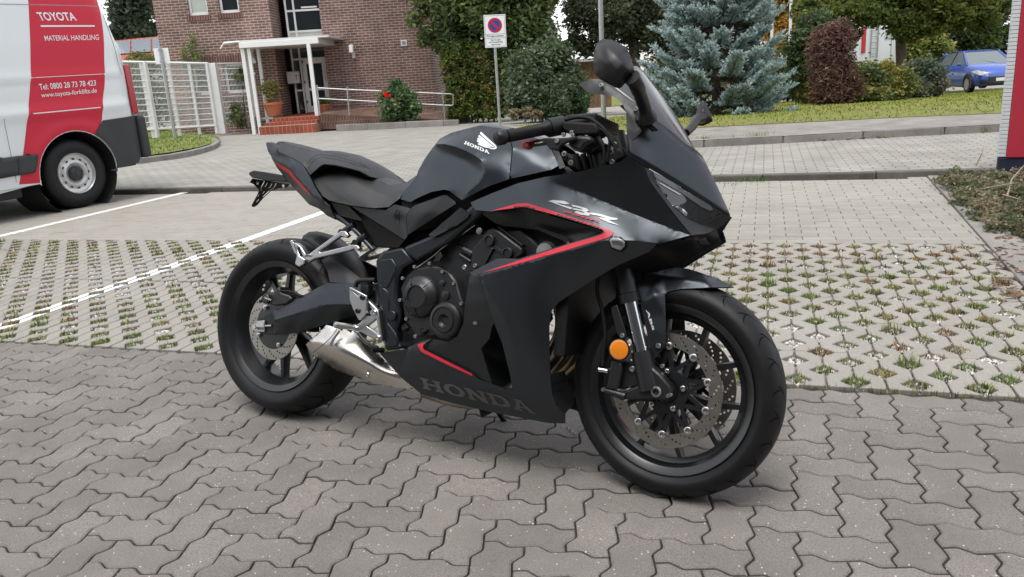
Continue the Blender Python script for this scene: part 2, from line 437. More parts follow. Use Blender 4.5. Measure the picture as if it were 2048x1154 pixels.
# painted bay lines
paint = mat('road_paint', (.74, .74, .72), .7, var=.12, vscale=40)
def bay_line(uc, name):
    mb = MB(); h = .055; st = .008
    for k in (int(round((uc-UC)/.1))-1, int(round((uc-UC)/.1))):
        _, fl = chain(k, 2.84, 5.3, 1); _, fr = chain(k+1, 2.84, 5.3, -1)
        v = 2.88
        while v < 5.195:
            q = []
            ch = lambda vv: (chain_w(k, vv), chain_w(k+1, vv))
            a0, a1 = UC+.1*k+chain_w(k, v), UC+.1*(k+1)-chain_w(k+1, v); b0, b1 = UC+.1*k+chain_w(k, v+st), UC+.1*(k+1)-chain_w(k+1, v+st)
            a0 = max(a0+.003, uc-h); b0 = max(b0+.003, uc-h); a1 = min(a1-.003, uc+h); b1 = min(b1-.003, uc+h)
            if a1 > a0+.001 and b1 > b0+.001: mb.add([lotw(a0, v, .002), lotw(a1, v, .002), lotw(b1, v+st, .002), lotw(b0, v+st, .002)], [(0, 1, 2, 3)])
            v += st
    v = 5.204
    while v < KV(uc)-.03:
        mb.add([lotw(uc-h, v, .0022), lotw(uc+h, v, .0022), lotw(uc+h, v+.092, .0022), lotw(uc-h, v+.092, .0022)], [(0, 1, 2, 3)]); v += .1
    o = mb.build(name, paint, bay, fix=False); return o
def chain_w(k, v):
    ph = 0.0 if k % 2 == 0 else .1; d = abs(((v-ph+.1) % .2)-.1)
    return float(np.interp(d, [0, .006, .046, .056, .1], [.05, .05, .012, .0045, .0035]))
bay_line(-3.866, 'painted_line'); bay_line(-6.52, 'painted_line')

# grass, moss and gravel in the holes
def cmesh(name, V, F, C, m, parent=None):
    me = bpy.data.meshes.new(name); me.from_pydata(V, [], F); me.update()
    ca = me.color_attributes.new('tint', 'FLOAT_COLOR', 'POINT'); ca.data.foreach_set('color', np.array(C, dtype=np.float32).ravel())
    return link(name, me, m, parent)
M_blade = mat('grass_blades', (1, 1, 1), .8, spec=.03, attr='tint')
M_peb = mat('pebbles', (1, 1, 1), .8, attr='tint')
GV, GF, GC = [], [], []; SV, SF, SC = [], [], []
OCT_F = [(0, 2, 4), (2, 1, 4), (1, 3, 4), (3, 0, 4)]
def pebble(p, s, c):
    k = len(SV); a = random.uniform(0, 6.28)
    for t in range(4):
        rr = s*random.uniform(.7, 1.15); SV.append((p.x+rr*math.cos(a+t*1.5708+random.uniform(-.3, .3)), p.y+rr*math.sin(a+t*1.5708), p.z-s*.3))
    SV.append((p.x+random.uniform(-.3, .3)*s, p.y+random.uniform(-.3, .3)*s, p.z+s*random.uniform(.35, .8)))
    SF.extend([(k, k+1, k+4), (k+1, k+2, k+4), (k+2, k+3, k+4), (k+3, k, k+4)]); SC.extend([(*c, 1)]*5)
def blade(p, h, w, lean, c, Vl=None, Fl=None, Cl=None):
    Vl = GV if Vl is None else Vl; Fl = GF if Fl is None else Fl; Cl = GC if Cl is None else Cl
    a = random.uniform(0, 6.28); d = Vector((math.cos(a), math.sin(a), 0)); n = Vector((-d.y, d.x, 0)); k = len(Vl)
    m_ = p+d*lean*.35+Vector((0, 0, h*.62)); t = p+d*lean+Vector((0, 0, h))
    Vl.extend([tuple(p-n*w), tuple(p+n*w), tuple(m_+n*w*.7), tuple(m_-n*w*.7), tuple(t)]); Fl.extend([(k, k+1, k+2, k+3), (k+3, k+2, k+4)]); Cl.extend([(*c, 1)]*5)
def gcol(b, j=.25): f = random.uniform(1-j, 1+j); return tuple(x*f*random.uniform(.9, 1.1) for x in b)
GREEN, OLIVE, BROWN, STRAW = (.13, .20, .045), (.18, .185, .07), (.24, .145, .08), (.30, .26, .12)
for k in range(-126, 13):
    u = UC+.1*k; ph = 0.0 if k % 2 == 0 else .1
    for j in range(14, 27):
        v = ph+.2*j
        if not 2.86 < v < 5.19 or u > edge_u(v)-.05: continue
        P = lotw(u, v); q = pix(P)
        if not (-120 < q[0] < IW+120): continue
        far = (P-CAM).length; near = far < 4.6
        cov = .55+.30*math.sin(u*2.1+v*1.7)+.3*math.sin(u*.9-v*2.9+1.3)
        if v > 4.75 or v < 3.1: cov += .35
        g = min(1, max(0, random.gauss(cov, .3)))
        tone = random.random()
        if v > 4.7 and u > -2: base = BROWN if tone < .72 else (GREEN if tone > .93 else STRAW)
        elif v < 3.15: base = GREEN if tone < .5 else OLIVE if tone < .85 else STRAW
        else: base = OLIVE if tone < .5 else GREEN if tone < .72 else BROWN if tone < .84 else STRAW
        tall = random.random() < .07
        nb = int(g*(95 if near else 34)); nst = int((1-g*.75)*(70 if near else 30))
        for _ in range(nb):
            a, b = random.uniform(-.045, .045), random.uniform(-.045, .045)
            if abs(a)+abs(b) > .05: a *= .6; b *= .6
            h = random.uniform(.008, .022)*(1.0+.7*tall) if not tall else random.uniform(.015, .05)
            blade(lotw(u+a, v+b, -.012), h+.01, random.uniform(.0012, .0026)*(1 if near else 1.7), random.uniform(.004, .03)*(1.6 if tall else 1), gcol(base if random.random() < .75 else STRAW))
        for _ in range(nst):
            a, b = random.uniform(-.05, .05), random.uniform(-.05, .05)
            if abs(a)+abs(b) > .052: a *= .5; b *= .5
            w = random.random(); c = (.66, .64, .62) if w < .45 else (.38, .36, .32) if w < .8 else (.12, .11, .1)
            pebble(lotw(u+a, v+b, -.009), random.uniform(.004, .0105), c)
        # slot beside the hole
        for _ in range(3 if near else 1):
            w = random.random(); c = (.5, .48, .45) if w < .35 else (.2, .18, .15)
            pebble(lotw(u+random.uniform(-.003, .003), v+.1+random.uniform(-.035, .035), -.008), random.uniform(.003, .006), c)
# weeds along the seam and a few tufts on the kerbs
for _ in range(900):
    u = random.uniform(-4, 1.2); v = 2.835+random.gauss(0, .006)
    if math.sin(u*3.3)+random.uniform(-.6, .6) > .35: blade(lotw(u, v, -.012), random.uniform(.012, .03), .0015, random.uniform(.005, .02), gcol(OLIVE))
def tuft(P, n, h, sp, base):
    for _ in range(n):
        blade(P+Vector((random.gauss(0, sp), random.gauss(0, sp), 0)), h*random.uniform(.4, 1.15), random.uniform(.0018, .0035), random.uniform(.1, .7)*h, gcol(base))
tuft(ground(1408, 292), 110, .16, .05, (.16, .19, .06)); tuft(ground(1468, 288), 60, .13, .05, (.17, .19, .07)); tuft(ground(1518, 286), 150, .17, .07, (.13, .2, .05))
tuft(ground(1762, 275), 60, .09, .06, (.2, .17, .08)); tuft(ground(1880, 268), 50, .1, .05, (.15, .17, .06)); tuft(ground(1965, 265), 40, .1, .05, (.15, .17, .06))
tuft(ground(1505, 362), 90, .05, .06, (.1, .2, .04)); tuft(ground(1440, 367), 70, .025, .16, (.1, .17, .04))
# loose grit on the dark pavers, most of it in the joints
for _ in range(420):
    u, v = random.uniform(-3.6, 1.2), random.uniform(1.0, 2.8); pebble(lotw(u, v, .0), random.uniform(.0012, .0026), (.5, .48, .45) if random.random() < .7 else (.14, .13, .12))
for u_, v_, s in ((.21, 2.98, .010), (-.585, 2.33, .012), (-.60, 2.35, .008), (-.57, 2.31, .006)): pebble(lotw(u_, v_, .002), s, (.34, .33, .31))
g = cmesh('weeds_in_paving', GV, GF, GC, M_blade); tag(g, 'grass and weeds growing in the grid slab holes and joints', 'weeds', kind='stuff')
g = cmesh('gravel', SV, SF, SC, M_peb); tag(g, 'small pale gravel stones lying in the grid slab holes', 'gravel', kind='stuff')

# --- kerb between bay and driveway, edging of the bed on the right
def kerb_line(name, pts, w, h0, h1, m, label=None, piece=1.0, gap=.006, bev=.012):
    """pts: world points of the front foot line; stones stand from h0 to h1 above them, w deep to the left of travel"""
    k = empty(name, kind='structure')
    L_ = [0.0]
    for a, b in zip(pts, pts[1:]): L_.append(L_[-1]+(b-a).length)
    def P(s):
        s = min(max(s, 0), L_[-1]); i = max(j for j in range(len(L_)-1) if L_[j] <= s); t = (s-L_[i])/(L_[i+1]-L_[i]); return pts[i].lerp(pts[i+1], t)
    s = 0.0
    while s < L_[-1]-.05:
        e = min(s+piece, L_[-1]); a, b = P(s+gap/2), P(e-gap/2); t = (b-a).normalized(); n = Vector((-t.y, t.x, 0)).normalized()
        mb = MB(); jz = random.uniform(-.004, .004)
        V = [a+Vector((0, 0, h0)), b+Vector((0, 0, h0)), b+n*w+Vector((0, 0, h0)), a+n*w+Vector((0, 0, h0))]
        V += [x+Vector((0, 0, h1-h0+jz)) for x in V]
        mb.add(V, [(3, 2, 1, 0), (4, 5, 6, 7), (0, 1, 5, 4), (1, 2, 6, 5), (2, 3, 7, 6), (3, 0, 4, 7)]).build('kerb_stone', m, k, bevel=bev, seg=2)
        s = e
    return k
M_kerbd = paver_mat('dark_kerb_concrete', (.15, .14, .125), (.4, .38, .34), (.06, .055, .05), rand=.2, stain=.4)
kerb_line('bay_kerb', [lotw(u, KV(u)) for u in (-17, -8, -4, 0, 1.6, 6)], .10, -.1, .052, M_kerbd)
kerb_line('bed_edging', [lotw(edge_u(8.05)+.0, 8.02), lotw(edge_u(6), 6), lotw(edge_u(4.4), 4.4), lotw(edge_u(3), 3.0), lotw(edge_u(1.5), 1.5)], .2, -.1, .012, M_kerb, bev=.008)

M_drive = brick_mat('driveway_pavers', (.33, .315, .285), (.285, .275, .248), (.14, .13, .11), .2, .1, .007, axes='xy', psi=PSI, bump=.35, vari=.14)
lot_sheet('driveway', [(-60, KV(-60)+.092), (40, KV(40)+.092), (40, 60), (-60, 60)], M_drive, dz=0.0)
grass_base = mat('lawn_base', (.15, .175, .05), .95, var=.5, vscale=5, bump=.8, bscale=60, col2=(.22, .21, .09), spec=.03)
def ground_sheet(name, px, m, dz, kind='structure'):
    return lot_sheet(name, [lotc(ground(x, y)) for x, y in px], m, dz=dz, kind=kind)
# long kerb, worn border and lawn on the right
KF = [ground(x, y) for x, y in ((900, 300), (1050, 302), (1230, 303), (1400, 295), (1576, 286), (1822, 272.5), (1990, 264), (2300, 248))]
far_kerb = kerb_line('lawn_kerb', KF, .13, -.1, .1, M_kerb, piece=1.0, bev=.02)
M_border = paver_mat('worn_border', (.29, .27, .245), (.45, .43, .4), (.13, .12, .1), rand=.05, stain=.35)
lot_sheet('border', [lotc(p) for p in KF]+[lotc(ground(x, y)) for x, y in ((2300, 226), (1957, 240), (1822, 245), (1576, 257), (1400, 266), (1230, 274), (1050, 276), (900, 280))], M_border, dz=.094)
LAWN_R = [(2300, 228), (1957, 242), (1822, 247), (1576, 259), (1400, 268), (1230, 277), (1023, 262), (1130, 251), (1208, 244), (1290, 236), (1400, 222), (1545, 210), (1600, 196), (1700, 189), (1900, 186), (2300, 160)]
lot_sheet('lawn', [lotc(ground(x, y)) for x, y in LAWN_R], grass_base, dz=.10)
LAWN_B = [(1100, 222), (1180, 216), (1300, 208), (1420, 198), (1560, 186), (1420, 170), (1150, 190)]
lot_sheet('lawn', [lotc(ground(x, y)) for x, y in LAWN_B], grass_base, dz=.03)
LAWN_L = [(180, 330), (300, 320), (345, 314), (400, 303), (432, 292), (441, 285), (436, 279), (410, 273), (352, 266), (290, 261), (200, 262)]
lot_sheet('lawn', [lotc(ground(x, y)) for x, y in LAWN_L], grass_base, dz=.09)
kerb_line('island_kerb', [ground(x, y+6) for x, y in LAWN_L[:9]][::1], .12, -.05, .10, M_kerb, piece=.8, bev=.015)
# lawn blades
def lawn_blades(name, px, n, dz, label, tall=1.0, base=((.19, .22, .04), (.26, .24, .07), (.14, .20, .03))):
    poly = [lotc(ground(x, y)) for x, y in px]; us = [p[0] for p in poly]; vs_ = [p[1] for p in poly]
    def inside(u, v):
        c = False; j = len(poly)-1
        for i in range(len(poly)):
            if (poly[i][1] > v) != (poly[j][1] > v) and u < (poly[j][0]-poly[i][0])*(v-poly[i][1])/(poly[j][1]-poly[i][1])+poly[i][0]: c = not c
            j = i
        return c
    V, F, C = [], [], []; k = 0; tries = 0
    while k < n and tries < n*6:
        tries += 1; u, v = random.uniform(min(us), max(us)), random.uniform(min(vs_), max(vs_))
        if not inside(u, v): continue
        if random.random() < (max(vs_)-v)/(max(vs_)-min(vs_))*.0: continue
        c = math.sin(u*1.3+v*.7)+math.sin(u*.5-v*1.9)
        b = base[1] if c+random.gauss(0, .9) > .9 else base[0] if random.random() < .7 else base[2]
        blade(lotw(u, v, zgxy(*lotw(u, v).xy)+dz), random.uniform(.015, .042)*tall, random.uniform(.004, .010), random.uniform(.03, .08), gcol(b), V, F, C); k += 1
    g = cmesh(name, V, F, C, M_blade); tag(g, label, 'grass', kind='stuff')
lawn_blades('grass', LAWN_R, 75000, .10, 'short patchy lawn grass between the long kerb and the bushes')
lawn_blades('grass', LAWN_L, 14000, .09, 'short lawn grass on the kerbed island beside the white gate', base=((.17, .24, .06), (.23, .25, .09), (.14, .21, .055)))
lawn_blades('grass', LAWN_B, 8000, .03, 'bright lawn grass below the trees behind the lamp post', base=((.13, .26, .05), (.16, .26, .07), (.1, .22, .045)))
# ------------------------------------------------------------------ plants
def leaf_mat(name, tr=.35):
    m = mat(name, (1, 1, 1), .6, spec=.2, attr='tint'); n = m.node_tree; b = n.nodes['Principled BSDF']; t = n.nodes.new('ShaderNodeBsdfTranslucent'); x = n.nodes.new('ShaderNodeMixShader'); x.inputs[0].default_value = tr
    n.links.new(b.inputs['Base Color'].links[0].from_socket, t.inputs['Color']); o = n.nodes['Material Output']; n.links.new(b.outputs[0], x.inputs[1]); n.links.new(t.outputs[0], x.inputs[2]); n.links.new(x.outputs[0], o.inputs[0]); return m
M_leaf = leaf_mat('leaves')
M_bark = mat('bark', (.10, .08, .06), .95, var=.4, vscale=12, bump=.8, bscale=25)
def leaves(name, blobs, n, size0, cols, parent=None, clumps=40, spread=.28, inner=.35, mix_=.22, m=None, aspect=1.9, droop=0.0):
    """leaf-sized faces gathered in clumps inside ellipsoids; blobs: (centre, radii, weight)"""
    size = size0*.72; n = int(n*1.55); tot = sum(b[2] for b in blobs); VV = []; CC = []
    cols = np.array(cols)
    for c, r, w in blobs:
        k = max(30, int(n*w/tot)); nc = max(5, int(clumps*w/tot*len(blobs)/len(blobs)))
        d = RNG.normal(size=(nc, 3)); d /= np.linalg.norm(d, axis=1)[:, None]
        rad = (inner+(1-inner)*RNG.random(nc)**.45)
        cc = d*rad[:, None]*np.array(r)+np.array(c)
        ci = RNG.integers(0, nc, k); sp = spread*np.array(r)*(.6+.6*RNG.random(nc))[ci][:, None]
        P = cc[ci]+np.clip(RNG.normal(size=(k, 3)), -1.9, 1.9)*sp*.55
        stray = RNG.random(k) < .07; P[stray] = np.array(c)+(P[stray]-np.array(c))*(1.0+.38*RNG.random((stray.sum(), 1)))
        tone = cols[RNG.integers(0, len(cols), nc)][ci]; alt = cols[RNG.integers(0, len(cols), k)]
        col = np.where(RNG.random((k, 1)) < mix_, alt, tone)*(.75+.5*RNG.random((k, 1)))*1.95
        a = RNG.normal(size=(k, 3)); a[:, 2] = a[:, 2]*.6-droop; a /= np.linalg.norm(a, axis=1)[:, None]
        b = np.cross(a, RNG.normal(size=(k, 3))); b /= np.linalg.norm(b, axis=1)[:, None]
        s = size*(.6+.8*RNG.random((k, 1)))
        nrm = np.cross(a, b)
        q = np.stack([P-a*s*aspect*.5, P+b*s*.5+nrm*s*.12, P+a*s*aspect*.5, P-b*s*.5+nrm*s*.12], 1)
        VV.append(q.reshape(-1, 3)); CC.append(np.repeat(col, 4, 0))
    V = np.concatenate(VV); C_ = np.concatenate(CC); nf = len(V)//4
    me = bpy.data.meshes.new(name); me.vertices.add(len(V)); me.vertices.foreach_set('co', V.astype(np.float32).ravel())
    me.loops.add(len(V)); me.loops.foreach_set('vertex_index', np.arange(len(V), dtype=np.int32)); me.polygons.add(nf)
    me.polygons.foreach_set('loop_start', np.arange(0, len(V), 4, dtype=np.int32)); me.polygons.foreach_set('loop_total', np.full(nf, 4, np.int32)); me.update(); me.validate()
    ca = me.color_attributes.new('tint', 'FLOAT_COLOR', 'POINT'); ca.data.foreach_set('color', np.concatenate([C_, np.ones((len(C_), 1))], 1).astype(np.float32).ravel())
    return link(name, me, m or M_leaf, parent)
def limbs(name, base, top, r0, parent, blobs, nb=7, m=None):
    mb = MB(); base, top = Vector(base), Vector(top); mid = base.lerp(top, .5)+Vector((random.uniform(-.1, .1), random.uniform(-.1, .1), 0))*(top-base).length*.2
    mb.tube([base-Vector((0, 0, .15)), base+Vector((0, 0, .12)), base.lerp(mid, .5), mid, top], [r0*1.35, r0*1.05, r0*.95, r0*.8, r0*.35], 9)
    for i in range(nb):
        s = base.lerp(top, random.uniform(.45, .95)); b = random.choice(blobs); e = Vector(b[0])+Vector([random.uniform(-.7, .7)*x for x in b[1]])
        k = s.lerp(e, .5)+Vector((0, 0, random.uniform(-.05, .25)*(e-s).length)); mb.tube([s, k, e], [r0*.45, r0*.28, r0*.08], 6)
    return mb.build(name, m or M_bark, parent, smooth=60)
def tree(name, base, top, r0, blobs, n, size, cols, label, cat='tree', group=None, **kw):
    base = Vector(base); t = empty(name, base, 0, label, cat, group); off = -base
    bl = [((Vector(c)+off), r, w) for c, r, w in blobs]
    limbs('trunk', (0, 0, 0), Vector(top)+off, r0, t, bl, nb=kw.pop('nb', 8)); leaves('crown', bl, n, size, cols, t, **kw); return t
def bush(name, base, blobs, n, size, cols, label, cat='bush', group=None, stems=6, **kw):
    base = Vector(base); t = empty(name, base, 0, label, cat, group); off = -base
    bl = [((Vector(c)+off), r, w) for c, r, w in blobs]; mb = MB()
    for i in range(stems):
        b = random.choice(bl); e = Vector(b[0])+Vector([random.uniform(-.6, .6)*x for x in b[1]]); a = Vector((random.uniform(-.15, .15), random.uniform(-.1, .1), -.1))
        mb.tube([a, a.lerp(e, .5)+Vector((random.uniform(-.08, .08), 0, .05)), e], [.02, .014, .004], 5)
    mb.build('stems', M_bark, t, smooth=60); leaves('foliage', bl, n, size, cols, t, **kw); return t
def blob(px, py, Y, rx, rz, ry=None, w=1.0):
    """an ellipsoid seen at pixel (px, py) at depth Y with radii given in pixels"""
    s = Y/_fw.y/FPX*1.0; s = (Y*math.cos(PITCH)+.0)/FPX; return (at(px, py, Y), (rx*s, (ry or rx)*s, rz*s), w*rx*rz)

G_HEDGE = [(.05, .085, .018), (.065, .10, .022), (.085, .105, .028), (.045, .07, .018)]
G_TREE = [(.045, .065, .022), (.06, .08, .03), (.08, .10, .04), (.05, .07, .03)]
G_DARK = [(.028, .042, .02), (.036, .05, .026), (.05, .06, .034), (.03, .045, .028)]
G_LIGHT = [(.11, .14, .035), (.14, .155, .04), (.09, .12, .03), (.17, .16, .05)]

# trimmed ivy hedge by the house: a block of foliage with an uneven face
def hedge_block():
    Y0 = 25.0; bl = []
    a = at(893, 238, Y0); t = empty('hedge', a, 0, 'tall dense green hedge trimmed flat beside the brick house corner', 'hedge')
    for py in range(96, 240, 16):
        x0 = 884+(py-96)*.11; x1 = 1018-(py-96)*.12
        px = x0+8
        while px < x1:
            bl.append(blob(px, py+random.uniform(-4, 4), Y0+random.uniform(-.12, .12), 13, 13, 14)); px += 14
            bl.append(blob(px, py+random.uniform(-4, 4), Y0+.9, 13, 13, 14))
    b2 = [((c-a), r, w) for c, r, w in bl]
    leaves('foliage', b2, 26000, .075, G_HEDGE+[(.10, .10, .03), (.12, .10, .035)], t, clumps=1400, spread=.5, inner=.3)
    mb = MB()
    for i in range(9): p = at(900+i*11, 238, Y0+.4)-a; mb.tube([p-Vector((0, 0, .1)), p+Vector((random.uniform(-.1, .1), 0, 1.3)), p+Vector((random.uniform(-.2, .2), 0, 2.4))], [.03, .02, .008], 5)
    mb.build('stems', M_bark, t)
hedge_block()
Y = 25.6
tree('broad_tree', at(930, 238, 26.6), at(960, -60, 26.6), .16, [blob(880, 45, Y, 52, 45), blob(950, 30, Y, 70, 60), blob(1020, 40, Y, 60, 62), blob(900, -40, Y, 70, 60), blob(1010, -40, Y, 75, 55), blob(1065, 45, Y, 32, 48), blob(1080, -20, Y, 40, 40), blob(905, 105, 25.3, 28, 25), blob(1000, 100, 25.4, 40, 22)],
     24000, .12, G_TREE+[(.09, .115, .035), (.10, .125, .05)], 'leafy green tree spreading above the trimmed hedge and house corner', clumps=260, spread=.4)
bush('laurel_bush', at(1075, 240, 22.5), [blob(1062, 160, 22.5, 46, 62), blob(1100, 190, 22.2, 42, 45), blob(1055, 205, 22.2, 40, 32), blob(1090, 120, 22.8, 42, 40), blob(1120, 150, 22.8, 30, 45)], 15000, .085,
     [(.05, .068, .035), (.065, .085, .05), (.04, .058, .032), (.08, .10, .065)], 'dark evergreen bush standing right of the trimmed hedge', clumps=190, spread=.45)
bush('laurel_bush', at(1145, 232, 23.2), [blob(1140, 185, 23.2, 30, 42), blob(1155, 205, 23, 22, 26), blob(1128, 215, 23, 26, 20)], 6500, .085, [(.045, .075, .03), (.055, .085, .035), (.035, .06, .03)], 'smaller green bush in front of the wooden shed', clumps=90, spread=.45)
for i, (px, py, rx) in enumerate(((1028, 226, 13), (1056, 224, 11), (1076, 229, 10))):
    bush('grass_clump', at(px, py+6, 20.6), [blob(px, py, 20.6, rx, 8)], 700, .05, [(.16, .13, .085), (.12, .11, .06), (.2, .16, .1)], ('low dry bush beneath the dark evergreen, nearest the no-parking sign', 'middle one of three low dry bushes beneath the dark evergreen', 'rightmost of three low dry bushes beneath the dark evergreen')[i], group='low dry bushes by the path', stems=2, clumps=14)
tree('dark_tree', at(1272, 190, 27), at(1262, -60, 27), .2, [blob(1215, 20, 26.5, 70, 55), blob(1290, 30, 27, 75, 62), blob(1180, 60, 26.5, 42, 45), blob(1250, -40, 27, 90, 50), blob(1150, 100, 26.8, 26, 26), blob(1200, 95, 26.3, 36, 24), blob(1330, 60, 27, 40, 70), blob(1165, 5, 26.8, 30, 45)], 22000, .10,
     [(.035, .043, .022), (.045, .052, .028), (.06, .065, .038), (.03, .038, .022)], 'large dark conifer with drooping branches behind the lamp post', clumps=300, spread=.36, droop=.4)
tree('slender_tree', at(1092, 200, 31), at(1098, -40, 31), .12, [blob(1085, 75, 31, 30, 55), blob(1092, 15, 31, 24, 45), blob(1110, 110, 31, 34, 22), blob(1072, -20, 31, 30, 40)], 7000, .10, [(.07, .085, .055), (.09, .10, .07), (.05, .065, .04)], 'thin grey-green tree left of the bright sky gap', clumps=90, spread=.4)
tree('conifer', at(270, 110, 50), at(262, -80, 50), .25, [blob(262, 10, 50, 42, 60), blob(285, 50, 50, 30, 34), blob(240, 55, 50, 30, 30), blob(255, -50, 50, 36, 50)], 8000, .2, [(.035, .05, .03), (.05, .065, .035), (.045, .055, .04)], 'dark tree behind the red-roofed shed and delivery van', clumps=120, spread=.4)
# backdrop of trees on the right
tree('autumn_tree', at(1572, 150, 42), at(1572, -60, 42), .18, [blob(1570, 30, 42, 42, 55), blob(1575, 80, 42, 30, 30), blob(1560, -40, 42, 45, 40)], 7000, .16, [(.26, .14, .025), (.22, .11, .02), (.17, .10, .025), (.13, .10, .03)], 'golden orange autumn tree behind the two flagpoles', clumps=90, spread=.4)
tree('thuja_tree', at(1612, 200, 22.5), at(1612, 30, 22.5), .1, [blob(1610, 95, 22.5, 32, 45), blob(1608, 150, 22.5, 28, 40), blob(1640, 70, 22.6, 40, 40)], 9000, .10, [(.032, .052, .02), (.045, .068, .028), (.03, .045, .02)], 'dark green conifer between the flagpoles and the brown shrub', clumps=130, spread=.42, droop=.3)
tree('wide_tree', at(1803, 150, 27.5), at(1800, -80, 27.5), .17, [blob(1700, 20, 27, 75, 34), blob(1780, 25, 27, 75, 40), blob(1860, 20, 27, 70, 42), blob(1640, 20, 27.2, 50, 45), blob(1930, 15, 27, 60, 40), blob(1800, -50, 27.5, 150, 50), blob(1830, 60, 26.8, 34, 18), blob(1690, 70, 26.8, 30, 22), blob(1985, 30, 27, 40, 45)], 30000, .11,
     [(.06, .08, .02), (.08, .095, .025), (.045, .065, .022), (.10, .105, .03)], 'broad tree with bare brown trunk beside the white van', clumps=420, spread=.34, nb=12)
tree('backdrop_tree', at(1920, 140, 45), at(1920, -40, 45), .3, [blob(1900, 60, 45, 60, 60), blob(1960, 60, 45, 60, 70), blob(1870, 90, 45, 36, 36), blob(1930, 0, 45, 90, 50)], 11000, .22, G_DARK, 'dark woodland tree behind the blue car', clumps=150, spread=.4)
tree('backdrop_tree', at(1500, 140, 48), at(1500, -40, 48), .3, [blob(1480, 40, 48, 80, 70), blob(1400, 40, 48, 60, 70), blob(1600, 60, 50, 50, 60), blob(1660, 40, 50, 60, 60)], 11000, .24, [(.04, .05, .022), (.055, .06, .03), (.07, .065, .03)], 'dull woodland tree behind the blue spruce', clumps=150, spread=.4)
tree('backdrop_tree', at(1730, 100, 60), at(1730, -40, 60), .3, [blob(1700, 50, 60, 60, 40), blob(1770, 40, 60, 60, 40), blob(1830, 60, 60, 50, 40), blob(1730, -10, 60, 120, 40)], 9000, .25, [(.06, .07, .03), (.09, .09, .035), (.05, .06, .03)], 'pale woodland tree far behind the white van', clumps=120, spread=.4)
bush('acacia_bush', at(1850, 140, 33), [blob(1850, 90, 33, 38, 32), blob(1830, 110, 33, 26, 22), blob(1880, 110, 33, 22, 26)], 6500, .12, G_LIGHT, 'yellow-green bush between the tree trunk and blue car', clumps=90, spread=.4)
bush('dry_shrub', at(1660, 214, 20.5), [blob(1655, 105, 20.5, 30, 50), blob(1674, 75, 20.5, 26, 24), blob(1648, 150, 20.4, 26, 45), blob(1664, 188, 20.4, 32, 22), blob(1690, 125, 20.6, 16, 32), blob(1636, 95, 20.5, 12, 30), blob(1700, 170, 20.4, 18, 26)], 11000, .042, [(.075, .04, .034), (.095, .052, .042), (.06, .034, .03), (.11, .07, .05)], 'tall withered purple-brown shrub at the edge of the lawn', clumps=150, spread=.62, aspect=4.0, stems=40, inner=.05)
bush('mixed_bush', at(1740, 205, 21), [blob(1710, 165, 21, 38, 34), blob(1760, 165, 21, 40, 38), blob(1730, 190, 20.8, 45, 20), blob(1790, 175, 21.2, 34, 30)], 11000, .075, [(.07, .09, .025), (.10, .10, .03), (.16, .14, .035), (.05, .075, .03)], 'green and yellow bush right of the withered brown shrub', clumps=150, spread=.42)
bush('box_bush', at(1618, 205, 22.5), [blob(1617, 175, 22.3, 20, 32), blob(1628, 190, 22.2, 18, 20)], 3600, .06, [(.10, .10, .03), (.13, .12, .04), (.07, .08, .025)], 'clipped yellowish bush left of the withered brown shrub', clumps=60, spread=.45)
bush('grey_bush', at(1845, 192, 23), [blob(1845, 150, 23, 36, 30), blob(1830, 172, 22.8, 38, 20), blob(1868, 165, 23, 22, 24), blob(1808, 165, 22.8, 20, 26)], 9000, .065, [(.055, .07, .045), (.075, .085, .06), (.04, .055, .035), (.10, .09, .065)], 'grey-green bush on the lawn in front of the blue car', clumps=120, spread=.45)
def screen_bush():
    for i, (px, Yq, lab) in enumerate(((1380, 36, 'low dark bush far behind the blue spruce'), (1560, 30, 'low dull bush behind the foot of the flagpoles'))):
        bush('background_bush', at(px, 195, Yq), [blob(px-30, 150, Yq, 70, 40), blob(px+20, 165, Yq, 60, 30)], 6000, .11, [(.06, .07, .03), (.08, .075, .035), (.05, .06, .03)], lab, clumps=90, spread=.45)
screen_bush()

